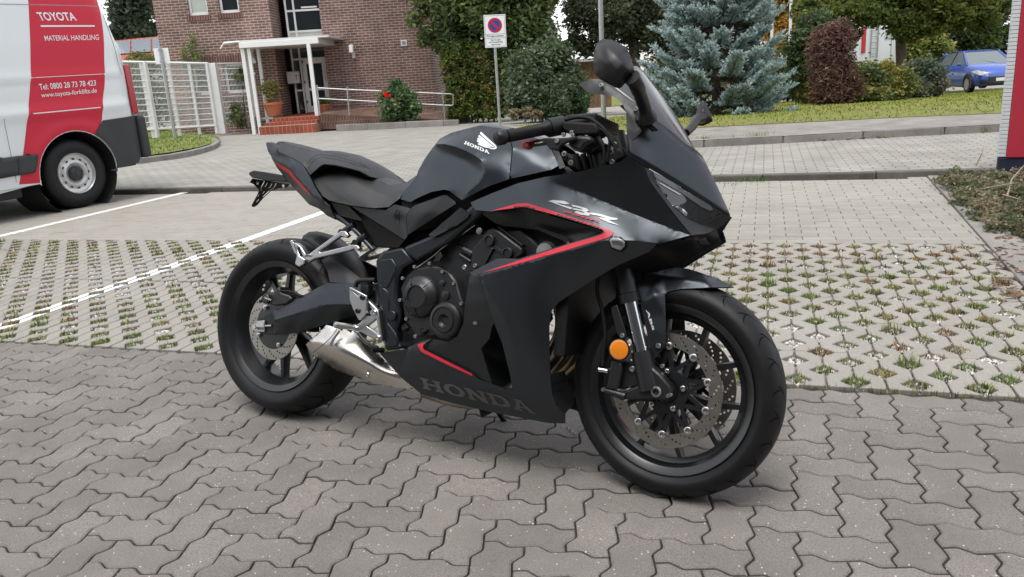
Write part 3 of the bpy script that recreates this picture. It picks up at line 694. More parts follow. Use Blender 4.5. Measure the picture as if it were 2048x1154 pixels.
# blue spruce built from shoots
def spruce():
    Y0 = 17.2; base = at(1432, 236, Y0); t = empty('blue_spruce', base, 0, 'bushy blue spruce with silvery needles on the lawn', 'tree')
    H = 5.2; V, F, C_ = [], [], []; tw = MB()
    M_sp = leaf_mat('spruce_needles', .42)
    def shoot(p, d, L, w, col):
        d = d.normalized(); a = d.cross(Vector((.3, .2, 1))).normalized(); b = d.cross(a)
        for k in range(9):                            # short needles standing off the twig all round
            an = k*2.4+random.uniform(0, 1); s = random.uniform(.02, .92); q = p+d*L*s; o = (a*math.cos(an)+b*math.sin(an)); e = q+d*L*.34+o*w*(1.15-.5*s)
            sd_ = d.cross(o).normalized()*w*.36; n = len(V)
            V.extend([tuple(q-sd_*.6), tuple(q+sd_*.6), tuple(q.lerp(e, .55)+sd_), tuple(e), tuple(q.lerp(e, .55)-sd_)]); F.append((n, n+1, n+2, n+3, n+4))
            f = random.uniform(.75, 1.25); C_.extend([(col[0]*f, col[1]*f, col[2]*f, 1)]*5)
    z = .12
    lev = 0
    while z < H*.97:
        R_ = 1.62*(1-z/H)**.8*(1.0 if z > .35 else .85); nb = 13 if z < 3.4 else 9
        if z > 3.6: nb = 7
        for b in range(nb):
            az = 6.283*(b/nb)+lev*.7+random.uniform(-.2, .2); R = R_*random.uniform(.72, 1.16); ri = random.uniform(-.02, .30)
            d = Vector((math.cos(az), math.sin(az), 0)); p0 = Vector((0, 0, z)); pts = []
            for s in (0, .35, .7, 1.0): pts.append(p0+d*R*s+Vector((0, 0, R*(ri*s-.22*math.sin(s*2.6)+.10*s*s))))
            tw.tube(pts, [.022, .016, .01, .004], 5)
            vis = d.y < .45
            n2 = int((17 if vis else 6)*R/1.2)+4
            for q in range(n2):
                s = .42+.58*(q/(n2-1)); i = min(2, int(s/.35)); u = min(1, (s-(0, .35, .7)[i])/.33); c = pts[i].lerp(pts[i+1], u)
                tdir = (pts[i+1]-pts[i]).normalized(); sd_ = tdir.cross(Vector((0, 0, 1))).normalized()
                for sg in (-1, 0, 1):
                    if sg == 0 and q % 2: continue
                    L2 = random.uniform(.14, .34)*(1.15-s*.5)*(1 if sg else .7)
                    bd = (tdir*.75+sd_*sg*random.uniform(.6, 1.0)+Vector((0, 0, random.uniform(-.05, .35)+(0.35 if sg == 0 else 0)))).normalized()
                    ns_ = 5 if vis else 2
                    for k in range(ns_):
                        cc = c+bd*L2*(k+.3)/ns_; sd2 = (bd+sd_*random.uniform(-.9, .9)+Vector((0, 0, random.uniform(-.2, .5)))).normalized()
                        young = random.random(); col = (.44, .54, .53) if young < .6 else (.28, .37, .36) if young < .85 else (.56, .66, .64)
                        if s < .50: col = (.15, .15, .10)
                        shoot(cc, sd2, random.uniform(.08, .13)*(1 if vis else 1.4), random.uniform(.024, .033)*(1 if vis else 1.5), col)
        z += .255 if z < 3 else .3; lev += 1
    me = bpy.data.meshes.new('needles'); me.from_pydata(V, [], F); me.update(); ca = me.color_attributes.new('tint', 'FLOAT_COLOR', 'POINT'); ca.data.foreach_set('color', np.array(C_, dtype=np.float32).ravel())
    link('crown', me, M_sp, t); tw.tube([(0, 0, -.1), (0, 0, 1.5), (0, 0, H)], [.1, .08, .01], 8); tw.build('trunk', M_bark, t, smooth=60)
spruce()
# ------------------------------------------------------------------ sheets with outlines
def in_poly(p, P):
    c = False; j = len(P)-1; x, y = p
    for i in range(len(P)):
        if (P[i][1] > y) != (P[j][1] > y) and x < (P[j][0]-P[i][0])*(y-P[i][1])/(P[j][1]-P[i][1])+P[i][0]: c = not c
        j = i
    return c
def densify(P, step, closed=True):
    Q = []; n = len(P)
    for i in range(n if closed else n-1):
        a, b = P[i], P[(i+1) % n]; L = math.hypot(b[0]-a[0], b[1]-a[1]); k = max(1, int(math.ceil(L/step)))
        for t in range(k): Q.append((a[0]+(b[0]-a[0])*t/k, a[1]+(b[1]-a[1])*t/k))
    if not closed: Q.append(tuple(P[-1]))
    return Q
def seg_dist(pts, P):
    A = np.array(P); B = np.roll(A, -1, 0); d = B-A; L = (d**2).sum(1)+1e-12; pts = np.array(pts)
    t = np.clip(((pts[:, None, :]-A[None])*d[None]).sum(2)/L, 0, 1); q = A[None]+t[..., None]*d[None]
    return np.sqrt(((pts[:, None, :]-q)**2).sum(2)).min(1)
def triangulate(outline, holes=(), step=6.0, lines=()):
    rings = [densify(outline, step)]+[densify(h, step) for h in holes]
    V = []; E_ = []
    for r in rings:
        k = len(V); V += r; E_ += [(k+i, k+(i+1) % len(r)) for i in range(len(r))]
    nb = len(V)
    for l in lines:
        l = densify(l, step, False); k = len(V); V += l; E_ += [(k+i, k+i+1) for i in range(len(l)-1)]
    xs = [p[0] for p in outline]; ys = [p[1] for p in outline]; G_ = []
    y = min(ys)+step*.5; r = 0
    while y < max(ys):
        x = min(xs)+(step*.5 if r % 2 else 0)
        while x < max(xs):
            if in_poly((x, y), outline) and not any(in_poly((x, y), h) for h in holes): G_.append((x, y))
            x += step
        y += step*.87; r += 1
    if G_:
        d = np.min([seg_dist(G_, r) for r in rings], 0); keep = d > step*.45
        for l in lines:
            A = densify(l, step*.5, False); dd = np.sqrt(((np.array(G_)[:, None]-np.array(A)[None])**2).sum(2)).min(1); keep &= dd > step*.4
        V = V+[g for g, k in zip(G_, keep) if k]
    vo, eo, fo, *_ = delaunay_2d_cdt([Vector(v) for v in V], E_, [], 0, 1e-6)
    F = []
    for f in fo:
        c = (sum(vo[i].x for i in f)/len(f), sum(vo[i].y for i in f)/len(f))
        if in_poly(c, outline) and not any(in_poly(c, h) for h in holes): F.append(tuple(f))
    return [(v.x, v.y) for v in vo], F
def sheet(name, outline, f, m, parent=None, holes=(), step=6.0, thick=0.0, smooth=35, lines=(), off=-1.0, flip=False):
    P, F = triangulate(outline, holes, step, lines)
    if flip: F = [t[::-1] for t in F]
    o = mesh(name, [f(a, b) for a, b in P], F, m, parent, smooth)
    if thick:
        s = o.modifiers.new('thickness', 'SOLIDIFY'); s.thickness = thick; s.offset = off; s.use_quality_normals = True
    return o

# ------------------------------------------------------------------ brick house
white_paint = mat('white_paint', (.72, .72, .70), .4, var=.06, vscale=3)
white_steel = mat('white_steel', (.74, .74, .73), .35, var=.05, vscale=2)
glass_dark = mat('window_glass', (.02, .025, .028), .04, spec=.9)
blind = mat('window_blind', (.42, .46, .42), .8, var=.08, vscale=3)
brick = brick_mat('facade_brick', (.20, .112, .094), (.125, .075, .066), (.38, .305, .265), .25, .0833, .012, axes='xz', bump=.5, vari=.22)
brick_side = brick_mat('side_brick', (.20, .112, .094), (.125, .075, .066), (.38, .305, .265), .25, .0833, .012, axes='yz', bump=.5, vari=.22)
soldier = brick_mat('soldier_brick', (.15, .066, .056), (.11, .05, .045), (.24, .18, .155), .083, .6, .010, axes='xz', bump=.5, vari=.2)
klinker = brick_mat('step_tile', (.30, .075, .04), (.24, .06, .035), (.30, .2, .16), .125, .3, .008, axes='xz', bump=.3, vari=.15)
YL, YR, YG = 26.6, 27.3, 27.6
X = lambda px, py, Y: at(px, py, Y).x
Z = lambda px, py, Y: at(px, py, Y).z
ZB = -.75
house = empty('brick_house', (X(600, 200, 27.3), 27.3, -.35), 0, 'red-brown brick office house with white glazed stairwell and entrance', 'house')
HI = Matrix.Translation(-house.location)
def hp(name, mb, m, parent=house, **k):
    mb.V = [tuple(HI @ Vector(v)) if parent is house else v for v in mb.V]
    if parent is not house: mb.V = [tuple(HI @ Vector(v)) for v in mb.V]
    return mb.build(name, m, parent, **k)
def wall_mb(x0, x1, z0, z1, Y, holes, depth=.14):
    mb = MB(); xs = sorted({x0, x1, *[h[0] for h in holes], *[h[1] for h in holes]}); zs = sorted({z0, z1, *[h[2] for h in holes], *[h[3] for h in holes]})
    for a, b in zip(xs, xs[1:]):
        for c, d in zip(zs, zs[1:]):
            cx, cz = (a+b)/2, (c+d)/2
            if any(h[0] < cx < h[1] and h[2] < cz < h[3] for h in holes): continue
            mb.add([(a, Y, c), (b, Y, c), (b, Y, d), (a, Y, d)], [(0, 1, 2, 3)])
    for h in holes:
        a, b, c, d = h
        mb.add([(a, Y, c), (b, Y, c), (b, Y, d), (a, Y, d), (a, Y+depth, c), (b, Y+depth, c), (b, Y+depth, d), (a, Y+depth, d)], [(0, 4, 5, 1), (1, 5, 6, 2), (2, 6, 7, 3), (3, 7, 4, 0)])
    return mb
def window(h, Y, sill=True, blind_frac=0.0, fw=.07):
    a, b, c, d = h; yy = Y+.11
    f = MB(); f.box((a, yy, c), (b, yy+.06, c+fw*1.3)).box((a, yy, d-fw), (b, yy+.06, d)).box((a, yy, c+fw*1.3), (a+fw, yy+.06, d-fw)).box((b-fw, yy, c+fw*1.3), (b, yy+.06, d-fw))
    w = hp('window', f, white_paint, bevel=.006)
    p = MB(); p.box((a+fw, yy+.03, c+fw*1.3), (b-fw, yy+.04, d-fw)); hp('pane', p, glass_dark, w)
    if blind_frac:
        q = MB(); q.box((a+fw+.01, yy+.021, c+fw*1.3), (b-fw-.01, yy+.027, c+fw*1.3+(d-c-fw*2.3)*blind_frac)); hp('blind', q, blind, w)
    if sill:
        s = MB(); s.box((a-.06, Y-.05, c-.16), (b+.06, Y+.10, c-.002)); hp('sill', s, soldier, w, bevel=.006)
    return w
xl, xc = X(320, 95, YL), X(556, 150, YL)
def win(px0, px1, pt, pb, Y): return (X(px0, (pt+pb)/2, Y), X(px1, (pt+pb)/2, Y), Z((px0+px1)/2, pb, Y), Z((px0+px1)/2, pt, Y))
w1 = win(372, 411, -48, 31, YL); w2 = win(434, 474, -52, 26, YL); w3 = win(387, 428, 131, 190, YL); w4 = win(449, 491, 127, 186, YL)
hp('wall', wall_mb(xl, xc, ZB, 6.6, YL, [w1, w2, w3, w4]), brick)
for k, h in enumerate((w1, w2, w3, w4)):
    window(h, YL, sill=k < 2, blind_frac=.72 if k == 0 else 0)
    if k > 1: hp('lintel', MB().box((h[0]-.16, YL-.004, h[3]+.002), (h[1]+.16, YL+.05, h[3]+.26)), soldier)
    if k > 1: hp('sill', MB().box((h[0]-.06, YL-.05, h[2]-.16), (h[1]+.06, YL+.05, h[2]-.002)), soldier)
hp('wall', MB().box((xl, YL+.2, ZB), (xl+.25, YL+8, 6.6)), brick_side)
hp('wall', MB().box((xc-.25, YL+.003, ZB), (xc, YG+.2, 6.6)), brick_side)
xg0, xg1 = X(581, 95, YG), X(651, 95, YG); xr1 = X(868, 150, YR)
hp('wall', wall_mb(xg1+.002, xr1, ZB, 6.6, YR, []), brick)
hp('wall', MB().box((xr1-.25, YR+.003, ZB), (xr1-.003, YR+8, 6.6)), brick_side)
hp('wall', MB().box((xg1, YR+.01, ZB), (xg1+.24, YG+.2, 6.6)), brick_side)
hp('wall', MB().box((xl+.3, YL+8, ZB), (xr1-.3, YL+8.2, 6.6)), brick)
hp('roof', MB().box((xl-.4, YL-.4, 6.6), (xr1+.4, YL+8.6, 6.8)), mat('roof_felt', (.1, .09, .085), .8))
for z_ in (2.45,):   # expansion joint strips beside the stair glazing
    pass
# stair glazing: posts, transoms, panes, spandrel, door
zt = lambda py: Z(615, py, YG)
g = MB(); xm = X(597, 95, YG); T = .06
for x_ in (xg0, xm, xg1): g.box((x_-T/2, YG-.03, zt(226)), (x_+T/2, YG+.05, 6.5))
for py in (20, 62, 80, 117.5): g.box((xg0+T/2, YG-.027, zt(py)-T/2), (xm-T/2, YG+.045, zt(py)+T/2)).box((xm+T/2, YG-.027, zt(py)-T/2), (xg1-T/2, YG+.045, zt(py)+T/2))
g.box((xg0+T/2, YG-.027, zt(180)-T/2), (xm-T/2, YG+.045, zt(180)+T/2))
gl = hp('stair_glazing', g, white_paint, bevel=.004)
def pane(x0, x1, py0, py1, parent, m=glass_dark, nm='pane', y=.02): hp(nm, MB().box((x0+T/2, YG+y, zt(py1)+T/2), (x1-T/2, YG+y+.01, zt(py0)-T/2)), m, parent)
for a, b in ((xg0, xm), (xm, xg1)):
    for p, q in ((-80, 20), (20, 62), (88, 117.5)): pane(a, b, p, q, gl)
    pane(a, b, 62, 80, gl, mat('spandrel', (.5, .51, .47), .5, var=.06), 'spandrel_panel', 0)
pane(xg0, xm, 117.5, 180, gl); pane(xg0, xm, 180, 226, gl)
hp('frame_inset', MB().box((xm+.25, YG-.031, zt(16)), (xg1-.12, YG-.02, zt(16)+.05)), white_paint, gl)
dm = MB(); dx0, dx1 = xm+T/2+.02, xg1-T/2-.02; d0, d1 = zt(225), zt(119); S = .14
dm.box((dx0, YG-.04, d0), (dx0+S, YG+.03, d1)).box((dx1-S, YG-.04, d0), (dx1, YG+.03, d1)).box((dx0+S, YG-.038, d1-S), (dx1-S, YG+.028, d1)).box((dx0+S, YG-.038, d0), (dx1-S, YG+.028, d0+.2)).box((dx0+S, YG-.038, zt(182)), (dx1-S, YG+.028, zt(182)+.1))
door = hp('door', dm, white_paint, bevel=.006)
hp('pane', MB().box((dx0+S, YG-.005, zt(182)+.1), (dx1-S, YG+.005, d1-S)), glass_dark, door); hp('pane', MB().box((dx0+S, YG-.005, d0+.2), (dx1-S, YG+.005, zt(182))), glass_dark, door)
hx = dx1-.08; hp('handle', MB().tube([(hx, YG-.04, d0+1.0), (hx, YG-.12, d0+1.0), (hx, YG-.12, d0+1.38), (hx, YG-.04, d0+1.38)], .018, 8), white_steel, door, smooth=50)
for k in (.3, .95, 1.6): hp('hinge', MB().box((dx0+.01, YG-.055, d0+k), (dx0+.05, YG-.04, d0+k+.09)), mat('dark_metal', (.06, .06, .06), .5), door)
hp('notice', MB().box((dx0+.2, YG-.0085, zt(182)+.13), (dx0+.3, YG-.006, zt(182)+.24)), white_paint, door)
# steps in red tiles
yS = 25.0
zs0 = Z(575, 257.5, yS-.9); zl = zt(226)
st = MB(); xs0, xs1 = X(518, 258, yS-.9), X(632, 258, yS-.9); nst = 3
for i in range(nst):
    z1 = zs0+(zl-zs0)*(i+1)/nst; hp('step', MB().box((xs0+.12*i, yS-.9+.32*i, zs0-.3 if i == 0 else zs0+(zl-zs0)*i/nst), (xs1, YG-.05 if i == 2 else yS+.5+i*.3, z1)), klinker, bevel=.01)
# mailbox, floodlights, vent
mbx = MB(); q = at(580, 155, YL-.05); mbx.box((q.x-.26, YG-.42, q.z-.19), (q.x+.12, YG-.2, q.z+.19))
ml = mbx.build('mailbox', mat('mailbox_grey', (.55, .55, .53), .45), None, bevel=.01); tag(ml, 'pale grey mailbox with number seven beside the entrance', 'mailbox')
text_quad('number', '7', [(q.x+.02, YG-.423, q.z-.1), (q.x+.09, YG-.423, q.z-.1), (q.x+.09, YG-.423, q.z+.07), (q.x+.02, YG-.423, q.z+.07)], mat('black_print', (.02, .02, .02), .6), ml, bold=.01)
text_quad('house_number', '7', [tuple(HI @ (at(875, 127, YR+1.5)+Vector((.005, 0, 0))))]*1+[tuple(HI @ v) for v in (Vector((xr1+.004, YR+1.4, Z(875, 127, YR+1))), Vector((xr1+.004, YR+1.4, Z(875, 118, YR+1))), Vector((xr1+.004, YR+1.1, Z(875, 118, YR+1))))], white_paint, house)
def floodlight(px, py, Y, label):
    p = at(px, py, Y); e = empty('floodlight', p, 0, label, 'lamp', 'white floodlights on the brick wall')
    MB().box((-.05, -.06, -.32), (.05, 0, -.14)).tube([(0, -.05, -.2), (.02, -.12, -.08)], .025, 8).build('bracket', white_paint, e)
    MB().lathe([(-.16, .045), (-.14, .07), (.08, .085), (.1, .05)], lambda a, x, y: Vector((-.03+x+.0*a, -.2+y*.9+a*.35, a)), 12).build('lamp_head', white_paint, e, smooth=40)
floodlight(706, 96, YR, 'white floodlight on the brick wall right of the door'); floodlight(507, 106, YL, 'white floodlight on the brick wall behind the canopy glass')
vn = MB(); q = at(808, 86, YR); vn.box((q.x-.1, YR-.03, q.z-.1), (q.x+.1, YR, q.z+.1)); hp('vent', vn, white_paint, bevel=.005)
hp('vent_grille', MB().box((q.x-.06, YR-.034, q.z-.06), (q.x+.06, YR-.03, q.z+.06)), mat('vent_grey', (.25, .25, .25), .7))

# entrance canopy in white steel and glass
YC = 25.0
cpy = empty('entrance_canopy', at(560, 258, YC), 0, 'white steel entrance canopy with glass side screen over red steps', 'canopy'); CI = -cpy.location
def cp(name, mb, m, parent=cpy, **k): mb.V = [tuple(Vector(v)+CI) for v in mb.V]; return mb.build(name, m, parent, **k)
rz = Z(560, 92, YC); ra, rb = X(484, 92, YC), X(632, 84, YC)
cp('roof', MB().box((ra-.05, YC-.15, rz), (rb+.1, YG-.1, rz+.16)), white_steel, bevel=.01)
cp('roof_edge', MB().box((ra-.5, YC-.1, rz+.165), (rb+.42, YG-.15, rz+.22)), mat('canopy_sheet', (.62, .62, .6), .45), bevel=.004)
cp('gutter', MB().tube([(ra-.62, YC-.1, rz+.02), (ra-.5, YC-.1, rz+.17), (ra-.02, YC-.1, rz+.195)], .025, 6), white_steel)
def post(px0, py0, px1, py1, Yp, r=.055):
    x_ = (X(px0, py0, Yp)+X(px1, py1, Yp))/2; zb = Z(px1, py1, Yp); cp('post', MB().box((x_-r, Yp-r, zb-.25), (x_+r, Yp+r, rz)), white_steel, bevel=.008); return x_, zb
p1 = post(486, 97, 507, 259, YC); p2 = post(501, 97, 517, 259, YC, .05); p3 = post(518, 96, 533, 238, YC+.9, .05); p4 = post(538, 95, 548, 206, YC+1.8, .045); p5 = post(621, 90, 634, 258, YC-.1, .055)
gz = Z(520, 240, YC); cl = mat('clear_glass', (.8, .85, .83), .03, spec=.5, alpha=.22)
cp('screen_rail', MB().box((p2[0], YC, gz+1.35), (p4[0], YC+.05, gz+1.41)), white_steel); cp('screen_rail', MB().box((p1[0], YC+.1, gz), (p3[0]+.4, YC+.16, gz+.07)), mat('grey_board', (.3, .29, .27), .8))
cp('glass_panel', MB().box((p1[0]+.06, YC+.02, gz+.1), (p3[0], YC+.03, rz-.05)), cl); cp('glass_panel', MB().box((p3[0], YC+.92, gz+.4), (p4[0], YC+.93, rz-.05)), cl)

# flower pots
terra = mat('terracotta', (.42, .15, .07), .8, var=.15, vscale=8)
def pot(px, py, Y, r, h, label, cols, n, hh):
    p = at(px, py, Y); e = empty('flower_pot', p, 0, label, 'flower pot', 'terracotta pots by the entrance')
    MB().lathe([(0, r*.68), (h*.82, r*.95), (h*.82, r*1.06), (h, r*1.08), (h, r*.95), (h*.9, r*.9)], lambda a, x, y: Vector((x, y, a)), 20).build('pot', terra, e, smooth=40)
    leaves('foliage', [((0, 0, h+hh*.45), (r*.9, r*.9, hh*.5), 1)], n*2, .055, cols, e, clumps=24, spread=.4)
pot(549, 231, 25.3, .3, .40, 'large terracotta pot with a thin plant on the steps', [(.13, .11, .04), (.1, .11, .035), (.17, .13, .05)], 420, .75)
pot(651, 227, 26.4, .2, .30, 'smaller terracotta pot with green plant beside the door', [(.07, .1, .03), (.1, .12, .04)], 300, .22)

# ramp walls, planter kerb, handrail, rose bush
ramp_t = mat('ramp_wall', (.17, .10, .075), .85, var=.3, vscale=6)
rp = MB(); YB = 24.7
ra0, ra1 = at(636, 232, 25.6), at(908, 240, 25.6)
rp.add([at(636, 259, YB), at(640, 228, YB), at(760, 234, YB), at(905, 240, YB), at(905, 246, YB), at(760, 254, YB)], [(0, 1, 2, 3, 4, 5)])
rp.add([at(640, 228, YB), at(760, 234, YB), at(905, 240, YB), at(905, 240, YB)+Vector((0, 2.5, .15)), at(760, 234, YB)+Vector((0, 2.5, .15)), at(640, 228, YB)+Vector((0, 2.5, .15))], [(0, 1, 4, 5), (1, 2, 3, 4)])
ro = rp.build('ramp', brick_mat('ramp_brick', (.16, .085, .065), (.12, .06, .05), (.2, .15, .12), .083, .26, .01, axes='xz', bump=.4, vari=.3), None, fix=True); tag(ro, 'low brick access ramp along the right wall of the house', 'ramp')
kerb_line('planter_kerb', [at(672, 257, 23.9), at(690, 257, 23.6), at(800, 251, 23.6), at(917, 246.5, 23.6)], .15, -.12, .1, M_kerb, piece=1.1)
galv = mat('galvanised_steel', (.42, .43, .43), .42, metal=.75, var=.12, vscale=14)
hr = empty('handrail', at(700, 230, YB), 0, 'galvanised two-bar handrail along the ramp before the house', 'handrail'); HR = -hr.location
def hrp(name, mb): mb.V = [tuple(Vector(v)+HR) for v in mb.V]; return mb.build(name, galv, hr, smooth=50)
YH = 24.6
hrp('top_bar', MB().tube([at(634, 176, YH), at(700, 179.5, YH), at(885, 187.5, YH), at(902, 188, YH), at(906, 190, YH), at(906.5, 209, YH), at(903, 211, YH)], .022, 8)); hrp('lower_bar', MB().tube([at(634, 197, YH), at(700, 200.5, YH), at(885, 210.5, YH), at(903, 211, YH)], .02, 8))
for px0, py0, px1, py1 in ((634, 170, 640, 228), (694, 173, 699, 229), (821, 178, 826, 238), (885, 181, 890, 241)): hrp('post', MB().tube([at(px1, py1+2, YH), at(px0, py0, YH)], .025, 8))
p = at(795, 248, 24.2)
rose = bush('rose_bush', p, [blob(790, 205, 24.2, 30, 32), blob(815, 215, 24.2, 26, 24), blob(770, 200, 24.2, 14, 16), blob(795, 178, 24.2, 16, 14), blob(785, 230, 24.1, 24, 14)], 4600, .085, [(.035, .075, .03), (.05, .095, .04), (.065, .105, .045), (.10, .11, .05)], 'green rose bush with one red bloom before the ramp', clumps=90, spread=.5, stems=12)
fl = leaves('flower', [(at(774, 189, 23.7)-p, (.07, .07, .07), 1)], 60, .07, [(.5, .02, .02), (.4, .015, .02)], rose, clumps=6)

# white gate and fence
def mesh_fence(o, A, B, h, nbar, frame=True, posts=(), fine=.042):
    """double-rod mesh between A and B (feet), local to o"""
    A, B = A-o.location, B-o.location; t = (B-A); L = t.length; t = t/L; up = Vector((0, 0, 1)); n = t.cross(up)
    rods = MB()
    for i in range(nbar+1):
        z = .08+(h-.12)*i/nbar; rods.tube([A+up*z, B+up*z], .014, 4, cap=False)
    wires = MB(); k = int(L/fine)
    for i in range(1, k): q = A+t*(L*i/k); wires.tube([q+up*.06, q+up*(h-.03)], .006, 3, cap=False)
    r = rods.build('rods', white_steel, o); wires.build('wires', white_steel, o)
gA, gB = at(250, 266, 22.6), at(436, 254, 25.4)
gate = empty('gate', gA.lerp(gB, .5), 0, 'white steel mesh gate with square posts beside the brick house', 'gate')
gh = 1.93
up = Vector((0, 0, 1))
def gpost(px, py, Y, w=.06, h=gh): p = at(px, py, Y)-gate.location; MB().box((p.x-w, p.y-w, p.z-.2), (p.x+w, p.y+w, p.z+h)).build('post', white_steel, gate, bevel=.008)
mesh_fence(gate, gA, gB, gh, 11)
a, b = gA-gate.location, gB-gate.location
for z in (.05, gh-.02): MB().tube([a+up*z, b+up*z], .035, 4).build('frame_bar', white_steel, gate)
def lerpY(px): t = (px-250)/(436-250); return 22.6+(25.4-22.6)*t, 266+(254-266)*t
for px, w in ((310, .085), (316, .03), (358, .045), (398, .04), (432, .04)): Yq, py = lerpY(px); gpost(px, py, Yq-.03, w)
Yq, py = lerpY(446); gpost(444, 254, Yq-.05, .12)
q = at(316, 200, 23.5)-gate.location; MB().box((q.x-.03, q.y-.12, q.z-.1), (q.x+.03, q.y-.06, q.z+.12)).tube([(q.x, q.y-.1, q.z+.06), (q.x+.16, q.y-.12, q.z+.06)], .012, 6).build('lock', galv, gate)
fA, fB = at(452, 253, 25.6), at(512, 249, 26.2); fence = empty('mesh_fence', fA.lerp(fB, .5), 0, 'white mesh fence panel between the gate and canopy', 'fence'); mesh_fence(fence, fA, fB, 1.95, 11)
bush('climbing_bush', at(482, 252, 26.0), [blob(480, 225, 25.9, 16, 24), blob(470, 238, 25.8, 18, 12), blob(484, 150, 25.9, 14, 10)], 1500, .06, [(.05, .07, .03), (.08, .08, .04), (.1, .12, .05)], 'scraggly bush growing through the mesh fence', clumps=40, spread=.5)
leafy = bush('birch_sapling', at(395, 250, 26.4), [blob(396, 118, 26.3, 12, 20), blob(388, 95, 26.3, 9, 26), blob(370, 120, 26.3, 8, 30)], 650, .05, [(.09, .12, .045), (.12, .13, .05)], 'thin sapling in front of the left ground-floor windows', clumps=36, spread=.5, stems=5)
bush('ivy_bush', at(270, 250, 40), [blob(285, 125, 40, 36, 16), blob(300, 128, 39, 26, 12)], 1800, .11, [(.09, .10, .03), (.12, .11, .04), (.06, .07, .03)], 'leafy bush between the gate and the red-roofed shed', clumps=40)

# low shed with red roof and solar panels
sh = empty('shed', at(280, 130, 44), 0, 'low shed with red tile roof carrying solar panels', 'shed'); SI = -sh.location
def shp(name, mb, m, parent=sh, **k): mb.V = [tuple(Vector(v)+SI) for v in mb.V]; return mb.build(name, m, parent, **k)
red_roof = brick_mat('red_roof_tile', (.42, .12, .08), (.34, .09, .06), (.2, .06, .05), .25, .4, .03, axes='xz', bump=.6, vari=.15)
ra_, rb_, rc_, rd_ = at(180, 124, 43), at(345, 113, 43), at(345, 70, 47), at(180, 86, 47)
shp('roof', MB().add([ra_, rb_, rc_, rd_, ra_-up*.15, rb_-up*.15, rc_-up*.15, rd_-up*.15], [(0, 1, 2, 3), (7, 6, 5, 4), (0, 4, 5, 1), (1, 5, 6, 2), (2, 6, 7, 3), (3, 7, 4, 0)]), red_roof)
pan = mat('solar_panel', (.30, .33, .38), .12, spec=.8, coat=.5)
for i in range(4):
    a, b = i/4+.01, (i+1)/4-.01; f_ = lambda s, t: ra_.lerp(rb_, s).lerp(rd_.lerp(rc_, s), t)+up*.08
    shp('solar_panel', MB().add([f_(a, .22), f_(b, .22), f_(b, .86), f_(a, .86)], [(0, 1, 2, 3)]), pan)
shp('wall', MB().box((ra_.x, 44, ra_.z-3), (rb_.x, 46.5, ra_.z-.1)), mat('shed_wall', (.5, .5, .48), .8, var=.2, vscale=2))

# signs
black_print = MATS['black_print']; sign_white = mat('sign_white', (.78, .79, .80), .35)
def sign_post(base, top, label, r=.03, name='sign_post', cat='sign'):
    e = empty(name, base, 0, label, cat); MB().tube([(0, 0, -.2), (0, 0, (top-base).z)], r, 10).build('post', galv, e, smooth=50); return e
b0 = at(1000.5, 258, 17.4); t0 = at(992, 34, 17.4); sp = sign_post(b0, t0, 'no-parking sign with private-property notice on grey post', name='no_parking_sign')
c0 = at(992.5, 62, 17.36)-b0; W_, H_ = .225, .325
bd = MB(); bd.box((-W_, -.045, c0.z-H_), (W_, -.04, c0.z+H_)); pl = bd.build('board', sign_white, sp)
pl.rotation_euler = (0, math.radians(.6), math.radians(3))
yy = -.048; blue = mat('sign_blue', (.012, .06, .30), .4); redm = mat('sign_red', (.5, .015, .03), .4)
def ring(mb, cx, cz, r0, r1, y, n=40):
    V = []; F = []
    for k in range(n): a = 2*math.pi*k/n; V += [(cx+r0*math.cos(a), y, cz+r0*math.sin(a)), (cx+r1*math.cos(a), y, cz+r1*math.sin(a))]
    for k in range(n): F.append((2*k, 2*k+1, (2*k+3) % (2*n), (2*k+2) % (2*n)))
    mb.add(V, F)
rc = c0.z+.115; R_ = .148
rm = MB(); ring(rm, 0, rc, R_*.74, R_, yy); k = R_*.72/math.sqrt(2); w_ = .018
rm.add([(-k-w_, yy-.001, rc+k-w_), (-k+w_, yy-.001, rc+k+w_), (k+w_, yy-.001, rc-k+w_), (k-w_, yy-.001, rc-k-w_)], [(0, 1, 2, 3)]); rm.build('red_ring', redm, pl, fix=False)
bm_ = MB(); ring(bm_, 0, rc, 0.0001, R_*.74, yy+.0008); bm_.build('blue_disc', blue, pl, fix=False)
ln = MB()
def rect(mb, x0, x1, z0, z1, y): mb.add([(x0, y, z0), (x1, y, z0), (x1, y, z1), (x0, y, z1)], [(0, 1, 2, 3)])
for x0, x1, z0, z1 in ((-W_+.018, W_-.018, c0.z+H_-.022, c0.z+H_-.018), (-W_+.018, W_-.018, c0.z-H_+.018, c0.z-H_+.022), (-W_+.018, -W_+.022, c0.z-H_+.018, c0.z+H_-.018), (W_-.022, W_-.018, c0.z-H_+.018, c0.z+H_-.018), (-W_+.018, W_-.018, c0.z-.062, c0.z-.057), (-W_+.018, W_-.018, c0.z-.142, c0.z-.137)): rect(ln, x0, x1, z0, z1, yy)
ln.build('lines', black_print, pl, fix=False)
def sgn(s, x0, x1, z0, z1): text_quad('lettering', s, [(x0, yy, c0.z+z0), (x1, yy, c0.z+z0), (x1, yy, c0.z+z1), (x0, yy, c0.z+z1)], black_print, pl, bold=.008)
sgn('Privatgrundst\u00fcck', -.18, .18, -.125, -.075); sgn('Nur f\u00fcr den', -.10, .10, -.19, -.155); sgn('wird kostenpflichtig', -.145, .145, -.24, -.2); sgn('abgeschleppt', -.10, .10, -.285, -.25)
b1 = at(350, 274, 22.6); t1 = at(319, 94, 22.6); sq = sign_post(b1, t1, 'back of a small white sign on grey post on the grass island', r=.045, name='rear_facing_sign')
